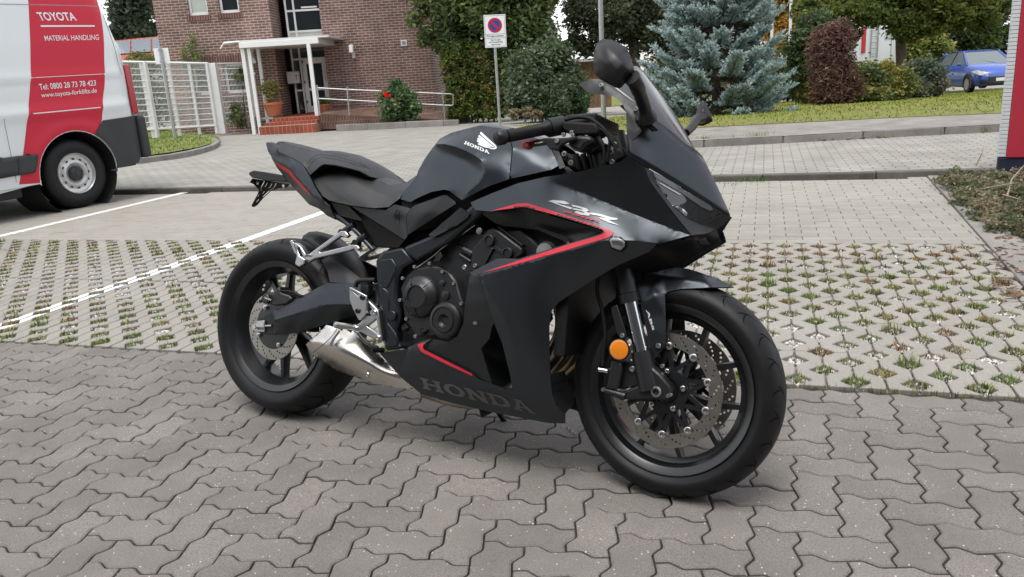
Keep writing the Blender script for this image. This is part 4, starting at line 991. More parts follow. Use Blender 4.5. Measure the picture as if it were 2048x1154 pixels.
hgt = (t1-b1).z; MB().box((-.20, .04, hgt-.44), (.20, .048, hgt-.03)).build('board', sign_white, sq, bevel=.01); MB().box((-.05, -.05, hgt-.4), (.05, .05, hgt-.36)).box((-.05, -.05, hgt-.1), (.05, .05, hgt-.06)).build('clamp', galv, sq)
# lamp post, flagpoles
b2 = at(1208, 249, 18.0); lp = empty('lamp_post', b2, 0, 'grey galvanised lamp post with dark foot on the lawn', 'lamp post')
MB().tube([(0, 0, .17), (0, 0, 2.5), (0, 0, 5.0)], [.058, .052, .045], 14).build('pole', galv, lp, smooth=50); MB().tube([(0, 0, -.2), (0, 0, .17)], .062, 14).build('foot', mat('dark_foot', (.06, .06, .06), .7), lp, smooth=50)
MB().lathe([(4.98, .05), (5.0, .2), (5.12, .22), (5.3, .05)], lambda a, x, y: Vector((x, y, a)), 16).build('lamp_head', galv, lp, smooth=40)
for i, (px, py, tx) in enumerate(((1541, 175, 1547), (1577, 170, 1583))):
    b_ = at(px, py, 34); e = empty('flagpole', b_, 0, ('white flagpole nearer the blue spruce', 'white flagpole in front of the dark conifer')[i], 'flagpole', 'white flagpoles'); MB().tube([(0, 0, -.5), (0, 0, 8.5)], [.065, .045], 10).build('pole', white_steel, e, smooth=50); MB().lathe([(8.45, .05), (8.5, .08), (8.58, .06), (8.62, .001)], lambda a, x, y: Vector((x, y, a)), 10).build('finial', white_steel, e, smooth=40)

# wooden shed behind the bushes
ws = empty('wooden_shed', at(1165, 190, 31), 0, 'weathered brown wooden shed half hidden behind the bushes', 'shed'); WI = -ws.location
wood = mat('old_wood', (.22, .14, .075), .85, var=.35, vscale=5)
xA, xB, zA, zB = X(1120, 150, 31), X(1222, 150, 31), Z(1160, 196, 31), Z(1160, 124, 31)
nbd = 11
bm0 = MB()
bm0.V = []
for i in range(nbd):
    a, b = xA+(xB-xA)*i/nbd, xA+(xB-xA)*(i+1)/nbd-.015; mb = MB().box((a, 31+random.uniform(-.012, .012), zA-.4), (b, 31.04, zB)); mb.V = [tuple(Vector(v)+WI) for v in mb.V]; mb.build('board', wood, ws)
mb = MB().box((xA-.2, 30.7, zB), (xB+.1, 33, zB+.1)); mb.V = [tuple(Vector(v)+WI) for v in mb.V]; mb.build('roof', mat('shed_roof', (.5, .5, .5), .6), ws)
mb = MB().box((xA, 31.05, zA-.4), (xB, 33, zB)); mb.V = [tuple(Vector(v)+WI) for v in mb.V]; mb.build('wall', wood, ws)

# added unseen hall behind the viewer, keeps the lower sky off near sides
hall = empty('added_hall', (0, -7, 0), PSI*.5, 'long dark grey hall added unseen behind the viewer to block low sky', 'sky blocker')
clad = mat('hall_cladding', (.045, .047, .05), .6, var=.1, vscale=1.5)
MB().box((-26, -12, -.2), (26, 0, 8.5)).build('wall', clad, hall); MB().box((-26.3, -12.3, 8.5), (26.3, .3, 8.8)).build('roof', mat('hall_roof', (.06, .06, .06), .7), hall)
for x_ in (-18, -11, 4, 11, 18): MB().box((x_, .01, .1), (x_+4, .05, 4.2)).build('roller_door', mat('hall_door', (.10, .10, .105), .5), hall)

bush('laurel_bush', at(290, 255, 31), [blob(290, 205, 31, 60, 45), blob(250, 190, 31, 50, 50)], 4500, .13, G_DARK, 'dark evergreen bush behind the left end of the white gate', clumps=70, spread=.45)
# ------------------------------------------------------------------ motorcycle
TH, LEAN = -0.5351545, 0.2661039
BT = Vector((-0.8579466, 2.7073751, 0))
BR = Matrix.Rotation(TH, 3, 'Z') @ Matrix.Rotation(-LEAN, 3, 'X')
BRT = BR.transposed(); BO = BRT @ (CAM-BT)
bike = empty('motorcycle', BT, 0, 'matt black sport motorcycle with red stripes parked on the dark pavers', 'motorcycle')
bike.rotation_mode = 'QUATERNION'; bike.rotation_quaternion = BR.to_quaternion()
def bray(px, py): return BRT @ ray(px, py)
def B(px, py, w=0.0):
    """bike coordinates of the point seen at (px, py) that lies w to the right of the centre plane"""
    d = bray(px, py); return BO + d*((-float(w)-BO.y)/d.y)
def Bx(px, py, x0):
    d = bray(px, py); return BO + d*((x0-BO.x)/d.x)
matt = mat('matt_black_paint', (.060, .0665, .074), .35, metal=.92, spec=.5, bump=.02, bscale=900)
satin = mat('satin_black_plastic', (.0065, .007, .008), .45, spec=.5, bump=.03, bscale=700)
deep = mat('inner_black', (.004, .0042, .0046), .6, spec=.3)
rubber = mat('tyre_rubber', (.0075, .0078, .0088), .5, spec=.3, var=.25, vscale=14)
groove = mat('groove_shade', (.006, .006, .006), .85, spec=.1)
vinyl = mat('seat_vinyl', (.0105, .011, .012), .47, spec=.62, bump=.12, bscale=420)
framem = mat('frame_paint', (.048, .053, .059), .36, metal=.85, spec=.5, bump=.03, bscale=300)
engm = mat('engine_paint', (.0095, .010, .0112), .40, spec=.55, bump=.08, bscale=240)
wheelm = mat('wheel_paint', (.010, .0108, .012), .28, spec=.7)
alu = mat('silver_aluminium', (.56, .56, .56), .33, metal=1.0, bump=.03, bscale=300)
steel = mat('brushed_steel', (.62, .59, .545), .27, metal=1.0, var=.08, vscale=9, bump=.02, bscale=160)
header = mat('header_pipe', (.30, .245, .18), .30, metal=1.0, var=.35, vscale=12)
discm = mat('brake_steel', (.40, .375, .34), .36, metal=1.0, var=.12, vscale=20)
chrome = mat('chrome', (.75, .76, .77), .12, metal=1.0)
bolt = mat('bolt_zinc', (.6, .6, .6), .28, metal=1.0)
redp = mat('red_stripe', (.55, .018, .035), .42)
silverp = mat('silver_print', (.42, .42, .43), .4, metal=.3)
darkprint = mat('grey_print', (.075, .073, .068), .55)
whitep = mat('white_print', (.7, .71, .72), .5)
amber = mat('amber_reflector', (.75, .22, .01), .18, spec=.7, coat=.6)
lensm = mat('headlight_lens', (.020, .021, .022), .06, spec=.8, coat=.8)
led = mat('light_bar', (.09, .095, .10), .2, spec=.7)
smoke = mat('smoked_screen', (.075, .079, .086), .18, spec=.6, alpha=.86)

def interp_w(ctrl, rings=(), lines=()):
    ctrl = list(ctrl); ed = []
    for r in rings: k = len(ctrl); ctrl += list(r); ed += [(k+i, k+(i+1) % len(r)) for i in range(len(r))]
    for l in lines: k = len(ctrl); ctrl += list(l); ed += [(k+i, k+i+1) for i in range(len(l)-1)]
    P = [(c[0], c[1]) for c in ctrl]; w = [c[2] for c in ctrl]
    vo, eo, fo, ov, *_ = delaunay_2d_cdt([Vector(p) for p in P], ed, [], 0, 1e-4)
    ww = [w[o[0]] if o else 0.15 for o in ov]; T_ = [(f, np.array([[vo[f[0]].x, vo[f[1]].x, vo[f[2]].x], [vo[f[0]].y, vo[f[1]].y, vo[f[2]].y], [1, 1, 1]])) for f in fo]
    T_ = [(f, np.linalg.inv(m_)) for f, m_ in T_ if abs(np.linalg.det(m_)) > 1e-3]
    A = np.array([m_ for f, m_ in T_]); WW = np.array([[ww[i] for i in f] for f, m_ in T_]); PA = np.array(P); wa = np.array(w)
    def f(pts):
        pts = np.array(pts); H_ = np.concatenate([pts, np.ones((len(pts), 1))], 1); out = np.zeros(len(pts))
        L_ = np.einsum('tij,nj->nti', A, H_); mn = L_.min(2); bi = mn.argmax(1)
        for n in range(len(pts)):
            l = np.clip(L_[n, bi[n]], 0, 1); l = l/l.sum(); out[n] = (l*WW[bi[n]]).sum()
        return out
    return f
PANELS = {}
def body(name, outline, ctrl=(), m=matt, holes=(), step=5.0, thick=.004, it=8, mirror=True, lines=(), parent=None, smooth=40, label=None, back=None):
    """a skin measured as (px, py, half width); holes are lists of such points too"""
    O2 = [(p[0], p[1]) for p in outline]; H2 = [[(p[0], p[1]) for p in h] for h in holes]; L2 = [[(p[0], p[1]) for p in l] for l in lines]
    P, F = triangulate(O2, H2, step, L2)
    w = interp_w(ctrl, [outline]+list(holes), lines)(P)
    cnt = {}; nb = [set() for _ in P]
    for f in F:
        for a, b in ((f[0], f[1]), (f[1], f[2]), (f[2], f[0])):
            cnt[(min(a, b), max(a, b))] = cnt.get((min(a, b), max(a, b)), 0)+1; nb[a].add(b); nb[b].add(a)
    bd = set()
    for (a, b), c in cnt.items():
        if c == 1: bd.add(a); bd.add(b)
    if lines:
        for l in L2:
            dd = seg_dist(P, l+l[::-1])
            bd |= {i for i in range(len(P)) if dd[i] < .3}
    for _ in range(it):
        w2 = w.copy()
        for i in range(len(P)):
            if i not in bd and nb[i]: w2[i] = .5*w[i]+.5*np.mean([w[j] for j in nb[i]])
        w = w2
    V = [B(a, b, ww) for (a, b), ww in zip(P, w)]
    # faces towards the rider's right
    F2 = []
    for f in F:
        n = (V[f[1]]-V[f[0]]).cross(V[f[2]]-V[f[0]]); F2.append(tuple(f) if n.dot(BO-V[f[0]]) > 0 else tuple(f[::-1]))
    par = parent or bike; res = []
    for sgn_ in ((1, -1) if mirror else (1,)):
        VV = [(v.x, v.y*sgn_, v.z) for v in V]; FF = F2 if sgn_ == 1 else [f[::-1] for f in F2]
        o = mesh(name, VV, FF, m, par, smooth)
        if thick:
            s = o.modifiers.new('thickness', 'SOLIDIFY'); s.thickness = thick; s.offset = -1
            q = o.modifiers.new('edges', 'EDGE_SPLIT'); q.split_angle = math.radians(max(smooth, 30))
        res.append(o)
    if label: res[0]['label'] = label
    PANELS[name] = BVHTree.FromPolygons(V, F2)
    return res[0]
def pillow(name, outline, ctrl, m, depth=.5, mirror=False, parent=None, step=5.0, it=6, smooth=45, lines=()):
    """closed body: the measured skin and a shallower one behind the same outline"""
    O2 = [(p[0], p[1]) for p in outline]; L2 = [[(p[0], p[1]) for p in l] for l in lines]; P, F = triangulate(O2, (), step, L2)
    w = interp_w(ctrl, [outline], lines)(P); w0 = interp_w((), [outline])(P)
    nb = [set() for _ in P]
    cnt = {}
    for f in F:
        for a, b in ((f[0], f[1]), (f[1], f[2]), (f[2], f[0])): nb[a].add(b); nb[b].add(a); cnt[(min(a, b), max(a, b))] = cnt.get((min(a, b), max(a, b)), 0)+1
    bd = {i for (a, b), c in cnt.items() if c == 1 for i in (a, b)}; fixed = set(bd)
    for l in L2:
        dd = seg_dist(P, l+l[::-1]); fixed |= {i for i in range(len(P)) if dd[i] < .3}
    for _ in range(it):
        w2 = w.copy()
        for i in range(len(P)):
            if i not in fixed and nb[i]: w2[i] = .5*w[i]+.5*np.mean([w[j] for j in nb[i]])
        w = w2
    V = [B(a, b, q) for (a, b), q in zip(P, w)]; idx = {}; V2 = list(V)
    for i, (a, b) in enumerate(P):
        if i in bd: idx[i] = i
        else: idx[i] = len(V2); V2.append(B(a, b, w0[i]-(w[i]-w0[i])*depth))
    F2 = []
    for f in F:
        n = (V[f[1]]-V[f[0]]).cross(V[f[2]]-V[f[0]]); f = tuple(f) if n.dot(BO-V[f[0]]) > 0 else tuple(f[::-1]); F2.append(f); F2.append(tuple(idx[i] for i in f[::-1]))
    o = mesh(name, V2, F2, m, parent or bike, smooth); PANELS[name] = BVHTree.FromPolygons(V, [f for f in F2[::2]])
    if mirror: mesh(name, [(v.x, -v.y, v.z) for v in V2], [f[::-1] for f in F2], m, parent or bike, smooth)
    return o
def plate(name, poly, w0, w1, m, holes=(), mirror=False, parent=None, bevel=.003, step=400, smooth=35):
    """flat part cut along the outline, from half width w0 (inside) out to w1 (the outline is the outer face)"""
    P, F = triangulate([tuple(p[:2]) for p in poly], [[tuple(p[:2]) for p in h] for h in holes], step)
    A = [B(a, b, w1) for a, b in P]; D = [Vector((v.x, -w0, v.z)) for v in A]; n = len(P); V = A+D; FF = []
    cnt = {}
    for f in F:
        nn = (A[f[1]]-A[f[0]]).cross(A[f[2]]-A[f[0]]); f = tuple(f) if nn.y < 0 else tuple(f[::-1]); FF.append(f); FF.append(tuple(i+n for i in f[::-1]))
        for a, b in ((f[0], f[1]), (f[1], f[2]), (f[2], f[0])): cnt[(a, b)] = 1
    for (a, b) in cnt:
        if (b, a) not in cnt: FF.append((a, a+n, b+n, b))
    out = []
    for sg in ((1, -1) if mirror else (1,)):
        me = bpy.data.meshes.new(name); me.from_pydata([(v.x, v.y*sg, v.z) for v in V], [], FF if sg == 1 else [f[::-1] for f in FF]); me.update(); shade(me, smooth)
        o = link(name, me, m, parent or bike); out.append(o)
        if bevel:
            b_ = o.modifiers.new('bevel', 'BEVEL'); b_.width = bevel; b_.segments = 2; b_.limit_method = 'ANGLE'; b_.angle_limit = math.radians(50)
    PANELS[name] = BVHTree.FromPolygons(A, [f for f in FF if max(f) < n])
    return out[0]
def decal(name, poly, panel, m, parent, off=.002, step=3.0, tri=None):
    P, F = tri if tri else triangulate(poly, (), step); t = PANELS[panel]; V = []
    for a, b in P:
        d = bray(a, b).normalized(); h = t.ray_cast(BO, d)
        p = h[0] if h[0] is not None else None
        if p is None:
            # nearest point on the panel to the line of sight
            q = BO+d*2.6; p = t.find_nearest(q)[0]; p = BO+d*(p-BO).dot(d)
        V.append(p-d*off)
    F2 = []
    for f in F:
        n = (V[f[1]]-V[f[0]]).cross(V[f[2]]-V[f[0]]); F2.append(tuple(f) if n.dot(BO-V[f[0]]) > 0 else tuple(f[::-1]))
    return mesh(name, V, F2, m, parent, 60)
def turned(name, px, py, w, prof, m, parent=None, n=28, bevel=0.0, smooth=35, axis=None):
    """turned part whose axis runs across the bike; prof: (outward, radius) with outward measured from w"""
    c = B(px, py, w); return MB().lathe(prof, lambda a, x, y: Vector((c.x+x, c.y-a, c.z+y)), n).build(name, m, parent or bike, smooth=smooth, bevel=bevel)
def zz(x0, y0, s, pts): return [(x0+p[0]/s, y0+p[1]/s, *p[2:]) for p in pts]
def tubeb(name, pts, r, m, parent=None, n=10, **k): return MB().tube(pts, r, n, **k).build(name, m, parent or bike, smooth=50)
def spline(pts, k=6):
    pts = [Vector(p) for p in pts]; out = []
    for i in range(len(pts)-1):
        p0, p1, p2, p3 = pts[max(i-1, 0)], pts[i], pts[i+1], pts[min(i+2, len(pts)-1)]
        for j in range(k):
            t = j/k; out.append(.5*((2*p1)+(p2-p0)*t+(2*p0-5*p1+4*p2-p3)*t*t+(3*p1-p0-3*p2+p3)*t**3))
    return out+[pts[-1]]
def bolt_head(px, py, w, r=.0065, m=bolt, parent=None, h=.006):
    return turned('bolt', px, py, w, [(0, r), (h*.7, r), (h, r*.8), (h, r*.42), (h*.4, r*.4), (h*.4, 0.0001)], m, parent, n=12)

# ---- wheels
def wheel(name, cx, cz, R_t, hw, prof, rimhw, steer, nsp, ph, spread, discs, parent_label):
    if steer:
        ax = Vector((-math.sin(math.radians(25.5)), 0, math.cos(math.radians(25.5)))); nrm = Vector((math.cos(math.radians(25.5)), 0, math.sin(math.radians(25.5))))
        S = Matrix.Rotation(steer, 3, ax)
        g_ = lambda v: S @ (Vector(v)+nrm*.032)-nrm*.032+Vector((cx, 0, cz))
    else: g_ = lambda v: Vector((v[0], v[1], v[2]+cz))+Vector((cx, 0, 0))
    f = lambda a, x, y: g_((x, a, y))
    rim = MB(); rw = rimhw
    rim.lathe([(-rw, .2325), (-rw+.004, .2335), (-rw+.010, .226), (-rw+.016, .219), (-rw+.030, .213), (-rw*.35, .199), (rw*.35, .199), (rw-.030, .213), (rw-.016, .219), (rw-.010, .226), (rw-.004, .2335), (rw, .2325), (rw-.001, .229), (rw-.012, .212), (rw-.030, .203), (rw*.3, .189), (-rw*.3, .189), (-rw+.030, .203), (-rw+.012, .212), (-rw+.001, .229)], f, 72, close=True)
    w_ = rim.build(name, wheelm, bike, smooth=28)
    ty = MB().lathe(prof+[(-a, r) for a, r in prof[::-1][1:]], f, 96, close=True).build('tyre', rubber, w_, smooth=50)
    hub = MB().lathe([(-.062, .0001), (-.062, .032), (-.045, .040), (-.03, .055), (.03, .055), (.045, .040), (.062, .032), (.062, .0001)], f, 32); hub.build('hub', wheelm, w_, smooth=35)
    for k in range(nsp):
        a0 = ph+2*math.pi*k/nsp
        for s in (-1, 1):
            a1 = a0+s*spread; sp = MB(); th = .011 if hw < .08 else .0125
            pts = []
            for t in (0, .33, .66, 1.0):
                r = .050+(.192-.050)*t; an = a0+s*(spread*t**.9)+s*.10*(1-t); c = Vector((r*math.cos(an), 0, r*math.sin(an))); pts.append((c, an, .020-.006*t, th*(1.25-.45*t)))
            V = []; F = []
            for c, an, hy, hx in pts:
                t_ = Vector((-math.sin(an), 0, math.cos(an)))
                for yy_, q in ((-hy, .7), (-hy*.3, 1), (hy*.3, 1), (hy, .7)): V.append(c+t_*hx*q+Vector((0, yy_, 0)))
                for yy_, q in ((hy, .7), (hy*.3, 1), (-hy*.3, 1), (-hy, .7)): V.append(c-t_*hx*q+Vector((0, yy_, 0)))
            for i in range(3):
                for j in range(8): F.append((i*8+j, i*8+(j+1) % 8, i*8+8+(j+1) % 8, i*8+8+j))
            sp.add([g_(v) for v in V], F).build('spoke', wheelm, w_, smooth=35)
    # tread grooves as dark raised strips, the recess shade put into their colour
    gm = MB(); pr = prof+[(-a, r) for a, r in prof[::-1][1:]]; pa = np.array([q[0] for q in prof if q[1] > .9*R_t]); prr = np.array([q[1] for q in prof if q[1] > .9*R_t])
    o_ = np.argsort(pa); pa, prr = pa[o_], prr[o_]
    rad = lambda y: float(np.interp(-abs(y), pa, prr))+.0011
    for k in range(26):
        an = 2*math.pi*k/26
        for sd_ in (-1, 1):
            for (y0, y1, d0, d1) in ((.06, .62, 0, .17), (.50, .95, .13, .06)):
                if k % 2 and y0 < .2: y0, y1, d0, d1 = .22, .80, .02, .19
                V = []; n = 12
                for i in range(n):
                    t = i/(n-1); y = sd_*hw*(y0+(y1-y0)*t); a = an+d0+(d1-d0)*t+.03*math.sin(t*3.1)+(.06 if sd_ > 0 else 0); ww = .0022*math.sin(.25+t*2.6)
                    for e in (-1, 1): aa = a+e*ww/rad(y); V.append(g_((rad(y)*math.cos(aa), y, rad(y)*math.sin(aa))))
                gm.add(V, [(2*i, 2*i+1, 2*i+3, 2*i+2) for i in range(n-1)])
    go = gm.build('groove_strips', groove, ty, fix=False); go['kind'] = 'stuff'
    # discs
    for yd, Ro, Ri, rows, nh, car in discs:
        P, F = None, None
        circ = lambda r, n, p=0: [(r*math.cos(2*math.pi*i/n+p), r*math.sin(2*math.pi*i/n+p)) for i in range(n)]
        hs_ = []
        for ri, rr in enumerate(rows):
            for i in range(nh):
                a = 2*math.pi*(i+ri/len(rows)*1.0)/nh; hs_.append([(rr*math.cos(a)+.0036*math.cos(q*math.pi/3), rr*math.sin(a)+.0036*math.sin(q*math.pi/3)) for q in range(6)])
        Vd = circ(Ro, 96)+circ(Ri, 64); E_ = [(i, (i+1) % 96) for i in range(96)]+[(96+i, 96+(i+1) % 64) for i in range(64)]
        for h in hs_: k = len(Vd); Vd += h; E_ += [(k+i, k+(i+1) % 6) for i in range(6)]
        vo, eo, fo, *_ = delaunay_2d_cdt([Vector(v) for v in Vd], E_, [], 0, 1e-7); hc = np.array([np.mean(h, 0) for h in hs_])
        FF = []
        for f_ in fo:
            c = np.mean([[vo[i].x, vo[i].y] for i in f_], 0); rr = math.hypot(*c)
            if rr < Ri*.999 or rr > Ro: continue
            if np.min(((hc-c)**2).sum(1)) < .0029**2: continue
            FF.append(tuple(f_))
        V3 = [g_((v.x, yd-.0024, v.y)) for v in vo]+[g_((v.x, yd+.0024, v.y)) for v in vo]; n = len(vo); G_ = []
        cn = {}
        for f_ in FF:
            G_.append(f_); G_.append(tuple(i+n for i in f_[::-1]))
            for a, b in ((f_[0], f_[1]), (f_[1], f_[2]), (f_[2], f_[0])): cn[(a, b)] = 1
        for (a, b) in cn:
            if (b, a) not in cn: G_.append((a, a+n, b+n, b))
        me = bpy.data.meshes.new('brake_disc'); me.from_pydata(V3, [], G_); me.update(); recalc(me); d_ = link('brake_disc', me, discm, w_)
        if car:
            sgy = -1 if yd < 0 else 1; cm = MB(); cm.lathe([(yd-.004, .036), (yd-.004, .062), (yd+.004, .062), (yd+.004, .036)], f, 40, close=True)
            for i in range(10):
                a = 2*math.pi*(i+.5)/10; t_ = Vector((-math.sin(a), 0, math.cos(a)))
                for s in (-1, 1):
                    a2 = a+s*.30; p0 = Vector((.058*math.cos(a2), yd, .058*math.sin(a2))); p1 = Vector(((Ri-.003)*math.cos(a), yd, (Ri-.003)*math.sin(a))); V = []
                    tt = (p1-p0).normalized(); nn = Vector((-tt.z, 0, tt.x))*.0055
                    for q, w__ in ((p0, 1.), (p1, 1.)):
                        V += [g_(q+nn*w__+Vector((0, -.0035, 0))), g_(q-nn*w__+Vector((0, -.0035, 0))), g_(q-nn*w__+Vector((0, .0035, 0))), g_(q+nn*w__+Vector((0, .0035, 0)))]
                    cm.add(V, [(0, 1, 5, 4), (1, 2, 6, 5), (2, 3, 7, 6), (3, 0, 4, 7), (0, 3, 2, 1), (4, 5, 6, 7)])
            cm.build('disc_carrier', wheelm, d_, smooth=35)
            for i in range(10):
                a = 2*math.pi*(i+.5)/10; c = ((Ri+.001)*math.cos(a), (Ri+.001)*math.sin(a))
                MB().lathe([(0, .0105), (.006, .0105), (.007, .009), (.007, .005), (.002, .0045), (.002, .0001)], lambda q, x, y: g_((c[0]+x, yd+sgy*q, c[1]+y)), 14).build('bobbin', alu, d_, smooth=35)
            for i in range(5):
                a = 2*math.pi*(i+.2)/5; c = (.052*math.cos(a), .052*math.sin(a)); MB().lathe([(0, .0075), (.010, .0075), (.011, .006), (.011, .0035), (.006, .003), (.006, .0001)], lambda q, x, y: g_((c[0]+x, yd+sgy*(q+.002), c[1]+y)), 12).build('bolt', bolt, d_, smooth=35)
        else:
            sgy = -1
            MB().lathe([(yd-.003, .03), (yd-.003, Ri*1.0), (yd+.003, Ri*1.0), (yd+.003, .03)], f, 40, close=True).build('disc_carrier', wheelm, d_, smooth=30)
            for i in range(4):
                a = 2*math.pi*(i+.35)/4; c = (Ri*.9*math.cos(a), Ri*.9*math.sin(a)); MB().lathe([(0, .0085), (.008, .0085), (.009, .007), (.009, .004), (.004, .0035), (.004, .0001)], lambda q, x, y: g_((c[0]+x, yd-.003-q, c[1]+y)), 12).build('bolt', bolt, d_, smooth=35)
    return w_, g_
PR_R = [(-.070, .222), (-.0745, .2345), (-.080, .243), (-.087, .254), (-.0905, .268), (-.0895, .280), (-.082, .2915), (-.068, .302), (-.048, .3105), (-.025, .3158), (0, .3175)]
PR_F = [(-.044, .222), (-.0475, .2345), (-.0535, .242), (-.0585, .250), (-.0605, .258), (-.0585, .267), (-.052, .278), (-.042, .287), (-.030, .2935), (-.015, .2975), (0, .2985)]
rw_, grw = wheel('rear_wheel', 0.0, .318, .3175, .0905, PR_R, .080, 0, 5, math.radians(-108), math.radians(15), [(-.082, .12, .082, (.091, .099, .107, .114), 15, False)], '')
fw_, gfw = wheel('front_wheel', 1.45, .296, .2985, .0605, PR_F, .053, -.0459, 5, math.radians(-98), math.radians(19), [(-.062, .155, .119, (.125, .132, .139, .146), 22, True), (.062, .155, .119, (.125, .132, .139, .146), 22, True)], '')
rw_.name = 'rear_wheel'; fw_.name = 'front_wheel'

# ---- fairings
FO = [(941, 405, .165), (985, 386, .172), (1038, 366, .176), (1090, 354, .178), (1149, 345, .181), (1203, 333, .185), (1240, 323, .187), (1254, 313, .188),
 (1290, 334, .178), (1297, 355, .176), (1304, 368, .174), (1340, 417, .158), (1381, 470, .132),
 (1313, 489, .172), (1300, 503, .178), (1233, 532, .186), (1191, 557, .188), (1158, 578, .188), (1118, 604, .188), (1103, 622, .188), (1099, 650, .187),
 (1099, 699, .182), (1101, 757, .172), (1104, 788, .164), (1113, 813, .155), (1131, 828, .135), (1130, 847, .12), (1097, 846, .122),
 (991, 826, .13), (897, 804, .14), (842, 788, .146), (827, 775, .15), (797.5, 751, .16),
 (817, 695, .172), (838, 684, .175), (864, 677, .176), (846, 692, .178), (849, 698, .178), (944, 746, .178), (955, 758, .176), (1012, 778.5, .172), (1025, 778.5, .171),
 (1020, 749, .176), (1005, 689, .188), (988, 645, .197), (974, 600, .202), (962, 561, .206), (948, 553, .205), (939.5, 545, .192), (995, 517, .196), (1037, 517.5, .2),
 (1120, 492, .206), (1202, 467, .212), (1207, 463, .213), (1204, 459, .212), (1180, 451, .211), (1110, 430, .205), (1051, 414.5, .2), (1039, 414.5, .198), (983, 423, .19), (950, 420, .172)]
FC = [(1100, 364, .179), (1165, 386, .170), (1240, 418, .163), (1310, 446, .152), (1235, 470, .213), (1262, 478, .208), (1313, 482, .186), (1000, 541, .212), (1110, 509, .217), (1209, 481, .217), (1260, 500, .2),
 (1060, 580, .209), (1150, 545, .208), (1050, 650, .2), (1060, 720, .188), (1075, 790, .16), (900, 760, .165), (990, 790, .16), (840, 735, .172), (1160, 412, .195), (1210, 440, .2)]
FL = [[(949, 552.5, .2055), (1000, 540, .213), (1110, 509, .219), (1209, 481, .219), (1240, 480, .215), (1270, 481, .206), (1313, 486, .178)],
      [(1098, 362, .180), (1165, 386, .173), (1240, 417, .168), (1310, 445, .155), (1376, 469, .133)],
      [(965, 566, .207), (1010, 640, .204), (1030, 700, .192), (1040, 770, .172)], [(820, 700, .174), (870, 735, .176), (960, 775, .171), (1030, 790, .168), (1095, 800, .163)]]
FC = [(1060, 580, .212), (1150, 540, .211), (1060, 650, .204), (1075, 720, .188), (1040, 390, .19), (1110, 400, .192), (1180, 425, .198), (1230, 446, .196), (1290, 463, .178)]
side = body('side_fairing', FO, FC, matt, step=4.5, thick=.0035, it=22, lines=FL)
body('inner_fairing', [(941, 547, .186), (962, 562, .197), (974, 600, .193), (988, 645, .188), (983, 655, .185), (979, 677, .181), (962, 697, .177), (970, 724, .172), (981, 759, .168), (984, 768, .168), (944, 748, .168), (849, 700, .17), (864, 678, .172), (897, 684, .178), (915, 672, .181), (927, 646, .185), (930, 610, .188), (937, 565, .188)], [], satin, thick=.003, it=4)
body('duct_panel', [(950, 419, .158), (983, 424, .164), (1045, 415, .17), (1206, 462, .18), (1140, 487, .165), (1118, 470, .15), (1063, 458, .148), (1007, 452, .15), (992, 447, .15)], [(1010, 438, .166), (1080, 447, .164)], satin, thick=.003, it=2)
body('duct_fin', [(1064, 453, .168), (1078, 455, .172), (1134, 474, .176), (1142, 484, .176), (1130, 483, .174), (1090, 466, .17)], [], satin, thick=.004, it=1)
body('belly_bracket', [(759, 706, .158), (816, 697, .165), (798, 750, .156)], [], satin, thick=.003)
# upper cowl with headlight, closed over the middle
UC_ = [[(1253, 222, .158), (1254, 262, .178), (1256, 311, .187)], [(1307, 236, .122), (1292, 280, .163), (1303, 338, .172)], [(1330, 256, .098), (1330, 305, .134), (1343, 360, .138)], [(1362, 283, .066), (1370, 335, .09), (1398, 393, .084)], [(1395, 307, .028), (1414, 362, .040), (1447, 423, .03)], [(1408, 319, 0), (1441, 377, 0), (1464, 434, 0)]]
def loft_grid(name, rows, m, parent=None, sub=2, thick=.004, mirror=True, crease_edges=True):
    R_ = [[B(*p) for p in r] for r in rows]; nr, nc = len(R_), len(R_[0]); V = []; F = []
    full = [r for r in R_]+[[Vector((p.x, -p.y, p.z)) for p in r] for r in R_[-2::-1]] if mirror else R_
    for r in full: V += r
    for i in range(len(full)-1):
        for j in range(nc-1): F.append((i*nc+j, i*nc+j+1, (i+1)*nc+j+1, (i+1)*nc+j))
    me = bpy.data.meshes.new(name); me.from_pydata(V, [], F); me.update(); recalc(me)
    c = Vector((sum(v.x for v in V)/len(V), 0, sum(v.z for v in V)/len(V)-.1))
    if sum((p.center-c).dot(p.normal) for p in me.polygons) < 0: me.flip_normals()
    shade(me); o = link(name, me, m, parent or bike)
    s = o.modifiers.new('sub', 'SUBSURF'); s.levels = sub; s.render_levels = sub; s.boundary_smooth = 'PRESERVE_CORNERS'
    if thick: t = o.modifiers.new('thickness', 'SOLIDIFY'); t.thickness = thick; t.offset = -1
    return o
cowl = loft_grid('upper_cowl', UC_, matt)
cowl.data.name = 'upper_cowl'
# windscreen: from the cowl edge up to the top rim
WS = [[(1197, 158, .135), (1240, 187, .15), (1283, 216, .142), (1307, 237, .120)], [(1240, 140, .105), (1270, 175, .118), (1305, 215, .112), (1331, 257, .094)], [(1262, 132, .06), (1297, 172, .068), (1335, 226, .066), (1363, 284, .062)], [(1279, 131, 0), (1310, 176, 0), (1351, 238, 0), (1397, 308, 0)]]
ws_ = loft_grid('windscreen', WS, smoke, thick=.003)
pillow('screen_stay', [(1157, 167.5, .150), (1178, 158, .146), (1197, 158, .140), (1216, 170, .146), (1240, 187, .152), (1283, 216, .146), (1300, 232, .135), (1310, 245, .14), (1285, 262, .166), (1262, 285, .178), (1254, 262, .176), (1253, 238, .170), (1252, 222, .166), (1244, 206, .162), (1228, 193, .160), (1175, 185, .154)], [(1210, 175, .156), (1262, 225, .17)], satin, depth=.3, mirror=True)
bolt_head(1203, 171, .158); bolt_head(1273, 218.5, .162)
